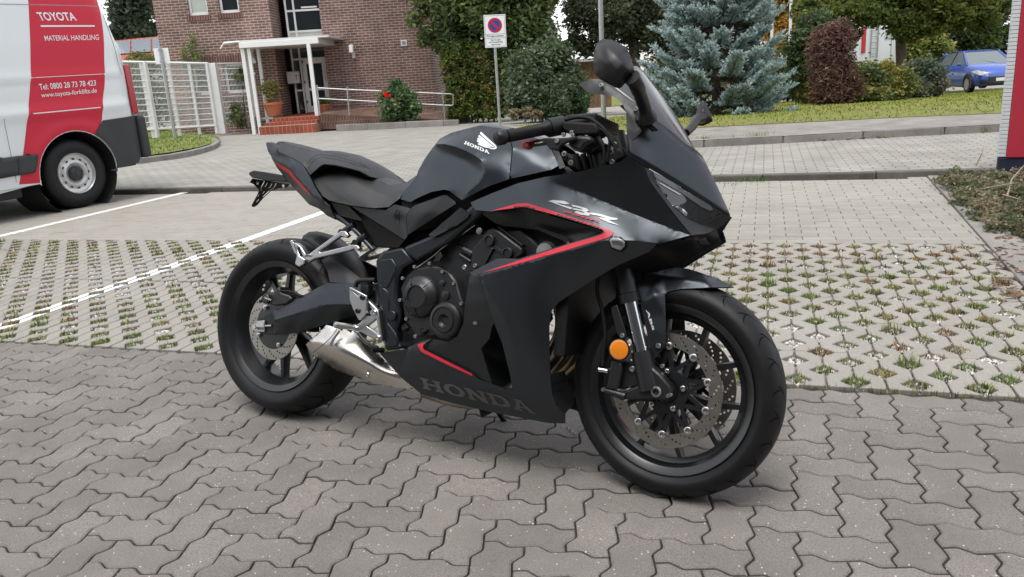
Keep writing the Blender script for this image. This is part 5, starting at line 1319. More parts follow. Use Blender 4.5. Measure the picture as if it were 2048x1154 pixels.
# chin, headlight, ducts
HL = [[(1256, 313, .186), (1291, 336, .176)], [(1304, 341, .171), (1344, 411, .150)], [(1400, 397, .080), (1401, 448, .082)], [(1446, 425, .030), (1446, 428, .028)]]
body('headlight', [(1304, 342, .169), (1343, 362, .134), (1399, 395, .081), (1445, 425, .029), (1402, 448, .070), (1375, 437, .105), (1344, 411, .145), (1315, 367, .165)], [(1375, 405, .106)], lensm, thick=.004, it=1)
body('chin_panel', [(1316, 370, .168), (1344, 412, .150), (1376, 438, .110), (1402, 450, .074), (1447, 427, .030), (1464, 435, 0), (1434, 459, .030), (1410, 468, .07), (1382, 470, .131), (1340, 417, .157), (1304, 366, .173)], [], satin, thick=.004, it=1)
body('bezel', [(1290, 335, .177), (1304, 341, .171), (1315, 367, .167), (1344, 411, .152), (1382, 469, .133), (1340, 417, .160), (1304, 368, .175), (1297, 355, .177)], [], framem, thick=.003, it=0)
decal('light_bar', zz(1200, 220, 6.787, [(715, 835), (770, 860), (900, 930), (1300, 1150), (1240, 1150), (1020, 1075), (830, 960), (760, 930)]), 'headlight', led, bike, off=.002)
decal('light_bar', zz(1160, 360, 5.769, [(1000, 30), (1040, 20), (1500, 290), (1540, 340), (1500, 355), (1400, 310)]), 'headlight', led, bike, off=.002)
decal('light_bar', zz(1200, 220, 6.787, [(790, 985), (830, 990), (1110, 1150), (1070, 1150)]), 'headlight', silverp, bike, off=.0025)
decal('reflector_bowl', zz(1160, 360, 5.769, [(1065, 290), (1150, 310), (1200, 340), (1240, 380), (1230, 420), (1140, 380), (1100, 350)]), 'headlight', chrome, bike, off=.0025)
decal('reflector_bowl', zz(1160, 360, 5.769, [(965, 150), (1000, 180), (1015, 215), (1000, 205)]), 'headlight', chrome, bike, off=.0025)
body('lower_duct', [(1382, 471, .128), (1410, 469, .07), (1434, 460, .032), (1441, 482, .03), (1395, 508, .035), (1352, 534, .04), (1300, 545, .05), (1240, 540, .12), (1233, 533, .17), (1300, 504, .165), (1313, 490, .16)], [(1350, 500, .08)], deep, thick=.003, it=2)
body('duct_lip', zz(1160, 360, 5.769, [(1180, 700, .13), (1290, 640, .12), (1350, 650, .1), (1410, 630, .07), (1450, 640, .06), (1460, 690, .06), (1510, 745, .05), (1390, 740, .07), (1370, 700, .08), (1330, 690, .1)]), [], satin, thick=.004, it=0)
body('front_duct', [(1101, 749, .170), (1128, 741, .10), (1140, 770, .08), (1149, 806, .07), (1131, 827, .132), (1113, 813, .153), (1104, 788, .162)], [], satin, thick=.003, it=1)
decal('duct_slot', zz(780, 640, 5.12, [(1650, 640), (1790, 605), (1785, 630), (1655, 665)]), 'front_duct', deep, bike); decal('duct_slot', zz(780, 640, 5.12, [(1655, 720), (1785, 700), (1785, 735), (1660, 740)]), 'front_duct', deep, bike)

# ---- stripes and lettering
decal('red_stripe', zz(880, 360, 6.787, [(690, 420), (900, 362), (1050, 320), (1180, 314), (1500, 410), (2036, 588)])+zz(900, 420, 4.8075, [(1460, 165), (1530, 190), (1572, 215), (1560, 240), (1520, 265), (1100, 390), (650, 518), (300, 606), (620, 497), (1150, 327), (1440, 245), (1478, 220), (1462, 196)])+zz(880, 360, 6.787, [(2036, 628), (1500, 455), (1160, 372), (1080, 372), (900, 394)]), 'side_fairing', redp, side)
decal('red_stripe', zz(780, 640, 5.12, [(280, 254), (300, 242), (425, 220), (338, 268), (344, 300), (838, 550), (848, 576), (560, 445), (318, 324)]), 'side_fairing', redp, side)
decal('screw', [(950+4.5*math.cos(a*.785), 646+3.8*math.sin(a*.785)) for a in range(8)], 'inner_fairing', bolt, bike, off=.003)
decal('panel_edge', zz(780, 640, 5.12, [(840, 545), (1000, 615), (1190, 690), (1255, 705), (1250, 716), (1190, 708), (1000, 632), (850, 572)]), 'side_fairing', framem, side)
decal('top_facet', zz(900, 420, 4.8075, [(190, 601), (455, 468), (620, 490), (235, 640)]), 'side_fairing', framem, side, off=.001)
# slab-serif letters in a unit box
GL = {'H': [[(0, 0), (.40, 0), (.40, .17), (.30, .17), (.30, .42), (.70, .42), (.70, .17), (.60, .17), (.60, 0), (1, 0), (1, .17), (.92, .17), (.92, .83), (1, .83), (1, 1), (.60, 1), (.60, .83), (.70, .83), (.70, .60), (.30, .60), (.30, .83), (.40, .83), (.40, 1), (0, 1), (0, .83), (.08, .83), (.08, .17), (0, .17)], []],
 'O': [[(.5+.5*math.cos(a*.3927)*(1 if abs(math.cos(a*.3927)) < .95 else 1), .5+.52*math.sin(a*.3927)) for a in range(16)], [[(.5+.24*math.cos(a*.3927), .5+.34*math.sin(a*.3927)) for a in range(16)]]],
 'N': [[(0, 0), (.36, 0), (.36, .17), (.27, .17), (.27, .64), (.66, 0), (.92, 0), (.92, .83), (1, .83), (1, 1), (.64, 1), (.64, .83), (.73, .83), (.73, .36), (.34, 1), (0, 1), (0, .83), (.08, .83), (.08, .17), (0, .17)], []],
 'D': [[(0, 0), (.55, 0), (.78, .06), (.94, .22), (1, .5), (.94, .78), (.78, .94), (.55, 1), (0, 1), (0, .83), (.09, .83), (.09, .17), (0, .17)], [[(.31, .18), (.52, .18), (.68, .27), (.75, .5), (.68, .73), (.52, .82), (.31, .82)]]],
 'A': [[(0, 0), (.36, 0), (.36, .16), (.29, .16), (.32, .27), (.66, .27), (.70, .16), (.62, .16), (.62, 0), (1, 0), (1, .16), (.94, .16), (.65, .84), (.70, .84), (.70, 1), (.30, 1), (.30, .84), (.34, .84), (.06, .16), (0, .16)], [[(.38, .42), (.60, .42), (.49, .74)]]]}
def lettering(word, quad, panel, m, parent, name='lettering', off=.0016):
    ll, lr, ur, ul = [np.array(q) for q in quad]; n = len(word); V = []; F = []
    for i, ch in enumerate(word):
        out, hol = GL[ch]; P, T_ = triangulate(out, hol, 10.0)
        k = len(V)
        for x, y in P:
            s = (i+.04+.92*x)/n; V.append(tuple((ll*(1-s)+lr*s)*(1-y)+(ul*(1-s)+ur*s)*y))
        F += [tuple(j+k for j in t) for t in T_]
    return decal(name, None, panel, m, parent, off=off, tri=(V, F))
lettering('HONDA', zz(780, 640, 5.12, [(330, 700), (1512, 968), (1420, 838), (296, 585)]), 'side_fairing', darkprint, side)
def px_text(s, quad, panel, m, parent, bold=.0, name='lettering', off=.0016, shear=0.0):
    V, F = text_mesh(s, bold); V = [(x+shear*y, y) for x, y in V]
    xs = [v[0] for v in V]; ys = [v[1] for v in V]; x0, x1, y0, y1 = min(xs), max(xs), min(ys), max(ys); ll, lr, ur, ul = [np.array(q) for q in quad]
    W_ = []
    for x, y in V: a, b = (x-x0)/(x1-x0), (y-y0)/(y1-y0); W_.append(tuple((ll*(1-a)+lr*a)*(1-b)+(ul*(1-a)+ur*a)*b))
    F = [f for f in F]; T_ = []
    for f in F:
        for i in range(1, len(f)-1): T_.append((f[0], f[i], f[i+1]))
    return decal(name, None, panel, m, parent, off=off, tri=(W_, T_))
# angular side logo
cb = zz(780, 360, 2.308, [])
for poly in ([(730, 97), (752, 92), (805, 97), (830, 110), (808, 112), (780, 106), (768, 104), (790, 114), (845, 128), (835, 135)],
             [(838, 113), (870, 120), (905, 130), (918, 142), (905, 146), (925, 155), (918, 165), (880, 160), (850, 148), (862, 143), (893, 152), (898, 150), (885, 144), (850, 137), (838, 133), (852, 130), (886, 137), (890, 134), (868, 128), (845, 122)],
             [(925, 150), (975, 158), (1022, 172), (1052, 176), (1046, 185), (1008, 183), (1024, 193), (1060, 210), (1010, 196), (975, 180), (962, 172), (1000, 176), (960, 164), (925, 158)]):
    decal('side_logo', zz(780, 360, 2.308, poly), 'side_fairing', silverp, side, step=3, off=.0025)
px_text('650R', zz(780, 360, 2.308, [(803, 146), (968, 198), (962, 184), (798, 136)]), 'side_fairing', redp, side, bold=.03, shear=.3, off=.004)
# ---- tank, seats, tail
def cap(name, sil, m, parent=None, bulge=.012, n=8):
    """closes the top between the two mirrored skins along the measured crest line"""
    V = []; F = []
    for p in sil:
        q = B(*p); w = -q.y
        for i in range(n+1): t = -1+2*i/n; V.append((q.x, w*t, q.z+bulge*(1-t*t)))
    for i in range(len(sil)-1):
        for j in range(n): F.append((i*(n+1)+j, i*(n+1)+j+1, (i+2-1)*(n+1)+j+1, (i+1)*(n+1)+j))
    me = bpy.data.meshes.new(name); me.from_pydata(V, [], F); me.update(); recalc(me)
    if sum(p.normal.z for p in me.polygons) < 0: me.flip_normals()
    shade(me); return link(name, me, m, parent or bike)
TS = [(833, 353, .10), (836, 342, .085), (849, 318, .075), (870, 289, .066), (880, 277, .062), (899, 267, .058), (949, 254, .054), (961, 251, .054), (976, 253, .056), (1000, 256, .062), (1014, 259, .07)]
tank = body('fuel_tank', [(797, 397, .125)]+TS+[(1020, 280, .118), (1024, 297, .146), (1018, 358, .17), (976, 373, .17), (924, 400, .157), (912, 392, .152), (898, 381, .152), (888, 379, .152), (862, 384, .15), (835, 396, .142), (821, 404, .136)],
  [(878, 303, .088), (900, 308, .108), (935, 320, .132), (950, 334, .148), (950, 350, .153), (860, 345, .108), (895, 350, .125), (930, 356, .145), (905, 370, .152), (850, 382, .143), (870, 372, .146), (1000, 300, .15), (995, 335, .172), (960, 280, .122), (930, 276, .106), (990, 272, .1), (915, 385, .156), (950, 372, .165)], matt, step=4, it=14, thick=.003, lines=[[(872, 288, .085), (889, 288, .114), (910, 293, .136), (931, 301, .153), (950, 311, .165), (962, 320, .170), (969, 334, .172), (967, 348, .172), (955, 366, .169), (935, 385, .163)]])
cap('tank_top', TS, matt, bulge=.014)
body('tank_cover', [(1016, 260, .074), (1060, 272, .085), (1092, 283, .1), (1104, 302, .122), (1117, 331, .142), (1103, 339, .152), (1023, 357, .168), (1020.5, 350, .168), (1026, 296, .148), (1021, 279, .122)], [(1050, 298, .142), (1065, 325, .155), (1090, 318, .14)], matt, it=3)
body('tank_cover_tail', [(1105, 300, .11), (1118, 303, .1), (1131, 334, .125), (1119, 338, .135)], [], satin, it=1)
cap('tank_cover_top', [(1016, 260, .074), (1040, 266, .08), (1060, 272, .085), (1092, 283, .1)], matt, bulge=.01)
SS = [(621, 352, .10), (634, 341, .088), (658, 337, .075), (664, 332, .065), (690, 334, .064), (726, 343, .064), (752, 354, .068), (777, 370, .072), (809, 367, .066), (831, 352, .062)]
seat = body('rider_seat', SS+[(834, 356, .09), (798, 398, .13), (777, 414, .142), (747, 416, .15), (703, 411, .15), (659, 401, .145), (646, 392, .14), (632, 372, .125)], [(700, 357, .112), (740, 378, .122), (690, 385, .14), (660, 365, .122), (780, 392, .125), (720, 400, .146), (810, 378, .105), (640, 358, .11)], vinyl, step=4.5, it=6, thick=.004)
cap('seat_top', SS, vinyl, bulge=.008)
PSS = [(553.6, 286, .07), (556, 283.6, .055), (584, 289.5, .052), (612, 297, .052), (627, 303, .055), (637, 302, .055), (661, 302.7, .052), (696, 310, .052), (723, 323, .056), (740.5, 335, .06), (753, 356, .075)]
pill = body('pillion_seat', PSS+[(741, 353, .1), (719, 341, .115), (690, 334, .122), (668, 329, .127), (648, 328, .128), (640, 332, .128), (630, 341, .128), (620, 350, .128), (613, 338, .125), (605, 327, .122), (584, 315, .107), (559, 304, .087), (555, 298, .08)], [(627, 316, .102), (650, 313, .092), (700, 322, .096), (590, 300, .082), (612, 312, .095), (650, 320, .118)], vinyl, step=4, it=4, thick=.004)
cap('pillion_top', PSS, vinyl, bulge=.008)
seam = mat('seam_thread', (.012, .012, .013), .7)
def seam_line(pts, panel, parent, w=1.0, m=seam, name='seam'):
    a = []; b = []
    for i, p in enumerate(pts):
        q = pts[min(i+1, len(pts)-1)]; r = pts[max(i-1, 0)]; dx, dy = q[0]-r[0], q[1]-r[1]; L = math.hypot(dx, dy); n = (-dy/L*w, dx/L*w); a.append((p[0]+n[0], p[1]+n[1])); b.append((p[0]-n[0], p[1]-n[1]))
    return decal(name, a+b[::-1], panel, m, parent, off=.0012, step=3)
seam_line(zz(490, 260, 6.787, [(985, 580), (1010, 640), (1080, 730), (1200, 850), (1330, 930), (1440, 985)]), 'rider_seat', seat, .6); seam_line(zz(490, 260, 6.787, [(960, 590), (985, 660), (1060, 760), (1190, 880), (1330, 960)]), 'rider_seat', seat, .6)
seam_line(zz(490, 260, 6.787, [(830, 470), (870, 420), (950, 345), (1010, 330), (1200, 350), (1420, 410), (1600, 470), (1700, 530)]), 'pillion_seat', pill, .6)
seam_line(zz(490, 260, 6.787, [(850, 530), (890, 450), (980, 380), (1060, 365), (1250, 400), (1450, 450), (1640, 510)]), 'pillion_seat', pill, .6)
tail = body('tail_cowl', [(532, 287, .03), (534, 284.5, .03), (553, 288, .062), (554, 300, .08), (580, 314, .103), (605, 328, .12), (612, 340, .126), (620, 354, .13), (629, 373, .133), (649, 404, .138), (660, 415, .13), (672, 440, .11), (655, 432, .09), (637, 417, .085), (618, 409, .08), (599, 388, .07), (578, 366, .06), (564, 348, .055), (553, 334, .05), (544.5, 319, .045), (542, 312, .042), (536, 303, .036)],
  [(560, 306, .075), (590, 330, .118), (565, 338, .068), (600, 378, .09), (590, 318, .108)], matt, step=4, it=3, lines=[[(548, 318, .060), (562, 326, .084), (578, 336, .106), (594, 356, .116), (609, 374, .122), (624, 390, .128), (645, 405, .134)]])
cap('tail_top', [(532, 287, .03), (534, 284.5, .03), (553, 288, .062)], matt, bulge=.004)
decal('red_stripe', zz(490, 260, 6.787, [(395, 405), (430, 443), (520, 490), (610, 543), (700, 660), (800, 762), (905, 890), (860, 862), (790, 812), (690, 705), (590, 592), (450, 500)]), 'tail_cowl', redp, tail)
# tank badge: wing and name
lettering('HONDA', zz(740, 230, 6.787, [(1272, 390), (1625, 532), (1612, 482), (1292, 350)]), 'fuel_tank', whitep, tank)
WING = [[(1505, 225), (1560, 275), (1640, 350), (1705, 410), (1720, 435), (1690, 425), (1620, 370), (1540, 300), (1492, 255)], [(1478, 268), (1530, 305), (1620, 385), (1690, 437), (1670, 440), (1590, 390), (1470, 295)], [(1466, 305), (1520, 335), (1600, 400), (1655, 440), (1630, 443), (1550, 395), (1455, 328)], [(1455, 338), (1510, 365), (1580, 410), (1625, 443), (1595, 445), (1530, 405), (1450, 358)], [(1462, 385), (1500, 385), (1560, 418), (1590, 447), (1560, 440), (1470, 402)], [(1690, 425), (1722, 438), (1715, 455), (1690, 465), (1650, 462), (1600, 452), (1650, 450), (1695, 448)]]
for w_ in WING: decal('wing_badge', zz(740, 230, 6.787, w_), 'fuel_tank', whitep, tank, off=.0016, step=3)

# ---- side covers and frame
body('seat_side_cover', zz(600, 370, 6.787, [(420, 235, .128), (660, 285, .136), (850, 485, .136), (720, 465, .128), (530, 410, .118)]), [], satin, it=1)
cov = body('side_cover', [(703, 413, .13), (771, 420.5, .142), (790, 408.5, .142), (821, 417, .142), (812, 430, .152), (814.5, 472, .152), (809.5, 480, .15)], [(800, 440, .14), (785, 428, .146)], satin, it=1)
body('lower_side_cover', [(703, 415, .124), (809, 481, .145), (796, 495, .135), (752, 493, .11), (726, 447, .115)], [], deep, it=1)
for s in ([(1310, 330), (1325, 335), (1300, 400), (1305, 470), (1290, 475), (1282, 400)], [(1345, 350), (1362, 352), (1342, 420), (1355, 545), (1345, 550), (1325, 430)]): decal('slot', zz(600, 370, 6.787, s), 'side_cover', deep, cov, off=.001)
body('knee_pad', [(815, 470, .160), (813, 430, .157), (821, 418, .154), (829, 411, .152), (885, 391, .150), (892, 390, .150), (911, 404, .152), (911, 408, .154), (880, 428, .158)], [(850, 425, .163)], satin, it=2, thick=.006)
body('spar_pad', [(857, 470, .172), (921, 415, .172), (939, 427, .172), (936, 434, .172), (915, 450, .174), (868, 474, .174)], [], satin, it=0, thick=.008)
plate('frame_spar', [(803, 494), (856, 472), (900, 446), (945, 405), (985, 388), (1060, 372), (1060, 390), (975, 418), (900, 482), (830, 523), (812, 510)], .10, .165, framem, mirror=True, bevel=.012)
plate('pivot_plate', [(750, 520), (762, 503), (803, 494), (830, 523), (803, 536), (794, 556), (792, 590), (800, 620), (799, 640), (791, 660), (794, 684), (804, 697), (770, 702), (762, 680), (757, 640), (752, 570)], .09, .155, framem, mirror=True, bevel=.010)
plate('frame_rib', zz(760, 440, 4.12, [(0, 325), (95, 315), (135, 375), (130, 420), (60, 560), (0, 560)]), .15, .159, framem, bevel=.004)
plate('pivot_inset', zz(620, 540, 4.439, [(612, 120), (690, 190), (700, 330), (690, 470), (760, 560), (780, 670), (690, 690), (680, 640), (660, 480), (640, 330)]), .15, .158, framem, bevel=.004)
turned('pivot_cap', *zz(620, 540, 4.439, [(752, 405)])[0], .150, [(0, .016), (.016, .016), (.018, .014), (.018, .0001)], framem, n=20)
tubeb('subframe', [B(747, 500, .11), B(715, 465, .115), B(682, 436, .11), B(640, 412, .08)], .0085, framem); tubeb('subframe', [v for v in [Vector((p.x, -p.y, p.z)) for p in (B(747, 500, .11), B(715, 465, .115), B(682, 436, .11), B(640, 412, .08))]], .0085, framem)
plate('tail_tray', [(640, 408), (700, 420), (760, 480), (750, 495), (690, 450), (640, 420)], -.08, .08, deep, bevel=.004)
plate('airbox', [(800, 480), (830, 420), (900, 400), (1010, 372), (1050, 375), (980, 430), (900, 480), (840, 520), (790, 545), (770, 500)], -.1, .1, deep, bevel=.01)

plate('under_seat', [(575, 322), (605, 340), (625, 358), (690, 362), (770, 392), (815, 385), (800, 410), (800, 480), (760, 490), (725, 446), (690, 432), (660, 412), (640, 398), (612, 372), (585, 345)], -.05, .085, deep, bevel=.004)
plate('tank_base', [(800, 396), (835, 388), (890, 370), (1000, 345), (1108, 325), (1150, 350), (1080, 380), (960, 425), (870, 455), (815, 468)], -.12, .12, deep, bevel=.004)
# ---- engine
plate('engine_block', [(790, 560), (800, 530), (850, 508), (930, 462), (1040, 452), (1090, 500), (1040, 560), (985, 650), (940, 690), (870, 700), (800, 700)], -.125, .125, engm, bevel=.012)
plate('cylinder_head', zz(760, 440, 4.12, [(880, 80), (930, 65), (990, 90), (1170, 230), (1172, 290), (1130, 320), (960, 400), (800, 430), (740, 430), (760, 200), (800, 180)]), .12, .150, engm, bevel=.006)
plate('head_rib', zz(760, 440, 4.12, [(905, 225), (935, 230), (850, 395), (810, 410)]), .145, .157, engm, bevel=.002); plate('head_rib', zz(760, 440, 4.12, [(945, 210), (1030, 265), (1015, 285), (930, 232)]), .145, .157, engm, bevel=.002)
for px, py, r in ((982, 481, .0165), (1018.5, 507, .0165)): turned('cam_boss', px, py, .146, [(0, r), (.013, r), (.014, r*.86), (.010, r*.8), (.010, .0001)], engm, n=24)
plate('gasket_strip', zz(880, 360, 6.787, [(770, 630), (800, 630), (1125, 880), (1110, 905)]), .1, .14, engm, bevel=.002)
cc = plate('crankcase_cover', zz(760, 440, 4.12, [(168, 560), (210, 470), (290, 400), (400, 375), (470, 380), (590, 450), (625, 500), (665, 640), (692, 690), (692, 800), (640, 930), (560, 990), (450, 960), (290, 960), (200, 820)]), .12, .158, engm, bevel=.006)
turned('clutch_cover', *zz(760, 440, 4.12, [(352, 628)])[0], .150, [(0, .066), (.012, .066), (.022, .060), (.030, .046), (.034, .0355), (.036, .034), (.036, .0325), (.032, .0315), (.032, .0001)], engm, n=48)
c_ = B(*zz(760, 440, 4.12, [(352, 628)])[0], .150)
for k in range(5):
    a = math.radians(52+72*k); d = Vector((math.cos(a), 0, math.sin(a))); t_ = Vector((-d.z, 0, d.x))
    V = [];
    for r, y, hw_ in ((.040, -.034, .003), (.064, -.017, .003)):
        for s in (-1, 1): V += [c_+d*r+t_*hw_*s+Vector((0, y+.004, 0)), c_+d*r+t_*hw_*s*.6+Vector((0, y-.003, 0))]
    MB().add(V, [(0, 1, 5, 4), (1, 3, 7, 5), (3, 2, 6, 7), (0, 2, 3, 1), (4, 5, 7, 6)]).build('clutch_rib', engm, bike)
turned('generator_cover', *zz(760, 440, 4.12, [(568, 828)])[0], .150, [(0, .055), (.022, .055), (.028, .050), (.030, .042), (.027, .040), (.027, .036), (.031, .034), (.031, .020), (.028, .018), (.022, .0115), (.022, .0001)], engm, n=44)
turned('cover_bolt', *zz(760, 440, 4.12, [(568, 828)])[0], .172, [(0, .008), (.006, .008), (.006, .0001)], engm, n=6)
for p in ((522, 520, .009), (548, 622, .0135)): turned('plug', 760+p[0]/4.12, 440+p[1]/4.12, .155, [(0, p[2]), (.008, p[2]), (.009, p[2]*.8), (.009, .0001)], engm, n=20)
for p in ((288, 385), (412, 358), (518, 425), (610, 525), (673, 690), (220, 815), (295, 958), (190, 480), (170, 660)): bolt_head(760+p[0]/4.12, 440+p[1]/4.12, .160, .0062)
for p in ((700, 390), (787, 377)): bolt_head(760+p[0]/4.12, 440+p[1]/4.12, .150, .0085 if p[0] == 700 else .007)
for p, r in (((218, 890), .012), ((370, 915), .013)):
    turned('filler_cap', 760+p[0]/4.12, 440+p[1]/4.12, .150, [(0, r), (.010, r), (.012, r*.85), (.012, .0001)], deep, n=18)
    q = B(760+p[0]/4.12, 440+p[1]/4.12, .164); MB().box((q.x-r*.9, q.y-.006, q.z-.0028), (q.x+r*.9, q.y+.006, q.z+.0028), Matrix.Translation(q) @ Matrix.Rotation(math.radians(-20), 4, 'Y') @ Matrix.Translation(-q)).build('cap_grip', satin, bike, bevel=.001)
turned('cam_plug', 960, 462, .135, [(0, .010), (.006, .010), (.007, .007), (.007, .0001)], mat('dull_steel', (.28, .28, .28), .45, metal=1.0), n=18)
tubeb('starter_body', [B(*zz(880, 360, 6.787, [(330, 945)])[0], .125), B(*zz(880, 360, 6.787, [(450, 1010)])[0], .125)], .0125, engm); tubeb('starter_neck', [B(*zz(880, 360, 6.787, [(205, 868)])[0], .125), B(*zz(880, 360, 6.787, [(335, 940)])[0], .125)], [.003, .0085, ], engm)
tubeb('sensor', [B(*zz(880, 360, 6.787, [(270, 1015)])[0], .13), B(*zz(880, 360, 6.787, [(420, 1110)])[0], .13)], .006, engm)
tubeb('brake_line', spline([B(830, 538, .15), B(866, 512, .15), B(882, 498, .148), B(905, 482, .145), B(950, 450, .14)]), .0016, alu, n=6)
plate('bracket', zz(760, 440, 4.12, [(440, 270), (490, 250), (515, 300), (490, 340), (430, 345), (455, 320)]), .14, .15, satin, bevel=.002)
turned('coolant_housing', 1096, 505, .115, [(0, .03), (.012, .032), (.022, .026), (.026, .0001)], mat('cast_grey', (.30, .30, .30), .5, metal=.8), n=20)
tubeb('coolant_hose', spline([B(1055, 505, .1), B(1075, 520, .11), B(1090, 560, .11), B(1085, 600, .1)]), .014, deep)
# radiator, headers
MB().box((1.155, -.17, .36), (1.19, .17, .66)).build('radiator', deep, bike, bevel=.004)
for k, y in enumerate((-.12, -.045, .045, .12)):
    s = -.02*k if y < 0 else 0
    tubeb('header_pipe', spline([(1.06, y*.9, .60), (1.13, y, .52), (1.15, y, .42), (1.09, y, .31), (1.00, y*.95, .235), (.90, y*.8, .185), (.78, y*.55, .165), (.64, y*.3, .17)]), .0195, header, n=14)
plate('collector', [(800, 742), (850, 742), (930, 780), (935, 800), (850, 780), (800, 768)], -.06, .08, steel, bevel=.01)
# muffler
muf = pillow('muffler', [(611.6, 689, .19), (653, 650, .172), (672, 655, .165), (705, 662, .15), (735, 678, .135), (752, 700, .13), (770, 722, .132), (800, 752, .135), (828, 779, .135), (790, 775, .12), (741.6, 766.4, .115), (705.6, 752, .112), (672, 741, .115), (640, 719, .14), (625, 708, .158)],
   [(645, 690, .206), (630, 678, .199), (665, 674, .198), (690, 700, .206), (690, 684, .190), (720, 720, .198), (740, 735, .190), (720, 696, .176), (745, 715, .168), (765, 748, .172), (800, 768, .15), (660, 712, .198), (640, 705, .19), (680, 727, .188), (710, 740, .17), (750, 757, .152)], steel, depth=.9, step=4, it=26, smooth=70)
seam_line(zz(570, 640, 5.77, [(315, 385), (420, 300), (510, 220), (560, 160), (600, 100)]), 'muffler', muf, .5, mat('dark_seam', (.03, .03, .03), .6))
tubeb('muffler_clip', [B(*zz(570, 640, 5.77, [(520, 290)])[0], .212), B(*zz(570, 640, 5.77, [(560, 215)])[0], .208), B(*zz(570, 640, 5.77, [(625, 120)])[0], .195)], .0055, alu)
bolt_head(*zz(570, 640, 5.77, [(955, 635)])[0], .165, .009, steel)

# ---- swingarm, hugger, rear brake
sw = pillow('swingarm', [(544, 623, .118), (570, 609, .118), (640, 573, .118), (655, 566, .116), (700, 566, .114), (745, 572, .11), (764, 590, .11), (764, 618, .11), (740, 628, .112), (700, 634, .114), (680, 640, .114), (637, 654, .116), (578, 668, .12), (545, 669, .12)], [(570, 655, .142), (620, 643, .141), (680, 622, .136), (735, 612, .128)], framem, depth=1.2, mirror=True, it=4, smooth=30, lines=[[(546, 641, .145), (600, 624, .147), (652, 609, .145), (680, 608, .141), (720, 610, .134), (755, 610, .122)], [(560, 628, .135), (640, 586, .134), (680, 580, .128), (740, 582, .118)]])
plate('axle_carrier', [(513, 640), (545, 622), (545, 670), (520, 668)], .09, .118, satin, mirror=True, bevel=.003)
plate('chain_adjuster', zz(490, 560, 6.79, [(150, 555), (260, 550), (262, 705), (155, 705)]), .118, .126, alu, bevel=.002)
turned('axle_nut', *zz(490, 560, 6.79, [(190, 632)])[0], .126, [(0, .0125), (.014, .0125), (.014, .0085), (.024, .0085), (.024, .0001)], bolt, n=6)
tubeb('adjuster_rod', [B(*zz(490, 560, 6.79, [(262, 625)])[0], .12), B(*zz(490, 560, 6.79, [(362, 620)])[0], .12)], .004, alu)
a0 = B(618, 476, .03); a1 = B(742, 556, .05)
th0 = math.atan2(a0.z-.318, a0.x); th1 = math.atan2(a1.z-.318, a1.x)
V = []; F = []; n = 18; prof_h = [(-.082, .335), (-.076, .352), (-.05, .366), (0, .371), (.05, .366), (.076, .352), (.082, .335)]
for i in range(n+1):
    t = i/n; a = th0+(th1-th0)*t; dr = -.012*(1-min(1, t*5))
    for y, r in prof_h: V.append(((r+dr)*math.cos(a), y*(.75+.25*min(1, t*4)), .318+(r+dr)*math.sin(a)))
for i in range(n):
    for j in range(6): F.append((i*7+j, i*7+j+1, i*7+8+j, i*7+7+j))
hg = mesh('hugger', V, F, satin, bike, 40); s_ = hg.modifiers.new('thickness', 'SOLIDIFY'); s_.thickness = .003
body('hugger_side', zz(570, 460, 5.77, [(420, 345, .085), (505, 310, .082), (680, 410, .085), (870, 555, .09), (800, 640, .112), (720, 620, .116), (520, 600, .116), (490, 480, .1)]), [], satin, it=1)
rc_ = plate('rear_caliper', zz(490, 560, 6.79, [(255, 200), (290, 165), (380, 180), (440, 90), (470, 100), (480, 170), (600, 210), (640, 260), (560, 330), (400, 350), (330, 330), (270, 290), (200, 300), (200, 270)]), .075, .125, engm, bevel=.006)
turned('caliper_piston', *zz(490, 560, 6.79, [(315, 255)])[0], .120, [(0, .018), (.012, .018), (.015, .014), (.015, .0001)], engm, n=24)
px_text('NISSIN', zz(490, 560, 6.79, [(258, 250), (345, 282), (358, 258), (268, 226)]), 'rear_caliper', whitep, rc_, bold=.01, off=.017)
bolt_head(*zz(490, 560, 6.79, [(262, 132)])[0], .12, .005); bolt_head(*zz(490, 560, 6.79, [(278, 75)])[0], .11, .005); bolt_head(*zz(490, 560, 6.79, [(215, 290)])[0], .12, .006, engm)
tubeb('rear_brake_hose', spline([B(*zz(490, 560, 6.79, [q])[0], .12) for q in ((470, 150), (560, 150), (650, 170), (740, 210), (860, 240))]), .005, deep)

# ---- foot controls
def silver(name, pts, w0, w1, holes=(), **k): return plate(name, zz(620, 540, 4.439, pts), w0, w1, alu, holes=[zz(620, 540, 4.439, h) for h in holes], **k)
silver('heel_guard', [(348, 152), (365, 155), (500, 228), (505, 260), (495, 390), (445, 448), (425, 435), (378, 345), (350, 265)], .172, .180, holes=[[(365, 185), (375, 182), (425, 212), (425, 232)]], bevel=.002)
silver('footpeg_bracket', [(508, 262), (600, 355), (607, 395), (637, 595), (632, 625), (605, 640), (575, 622), (450, 555), (400, 548), (385, 520), (400, 490), (440, 470), (495, 400)], .155, .172, holes=[[(512, 305), (546, 350), (505, 385)], [(500, 500), (588, 428), (606, 572)]], bevel=.003)
for p in ((575, 378), (605, 603), (407, 520)): bolt_head(620+p[0]/4.439, 540+p[1]/4.439, .172, .0095)
for p in ((467, 245), (425, 363)): bolt_head(620+p[0]/4.439, 540+p[1]/4.439, .180, .0085, satin)
pa, pb = B(*zz(620, 540, 4.439, [(395, 510)])[0], .172), B(*zz(620, 540, 4.439, [(215, 486)])[0], .235)
pg = MB(); pg.tube([pa, pa.lerp(pb, .12), pb], [.012, .0085, .0075], 10); pg.build('footpeg', alu, bike, smooth=40)
for k in range(11): q = pa.lerp(pb, .2+.075*k); d = (pb-pa).normalized(); MB().tube([q-d*.0016, q+d*.0016], .0105, 10).build('peg_rib', alu, bike)
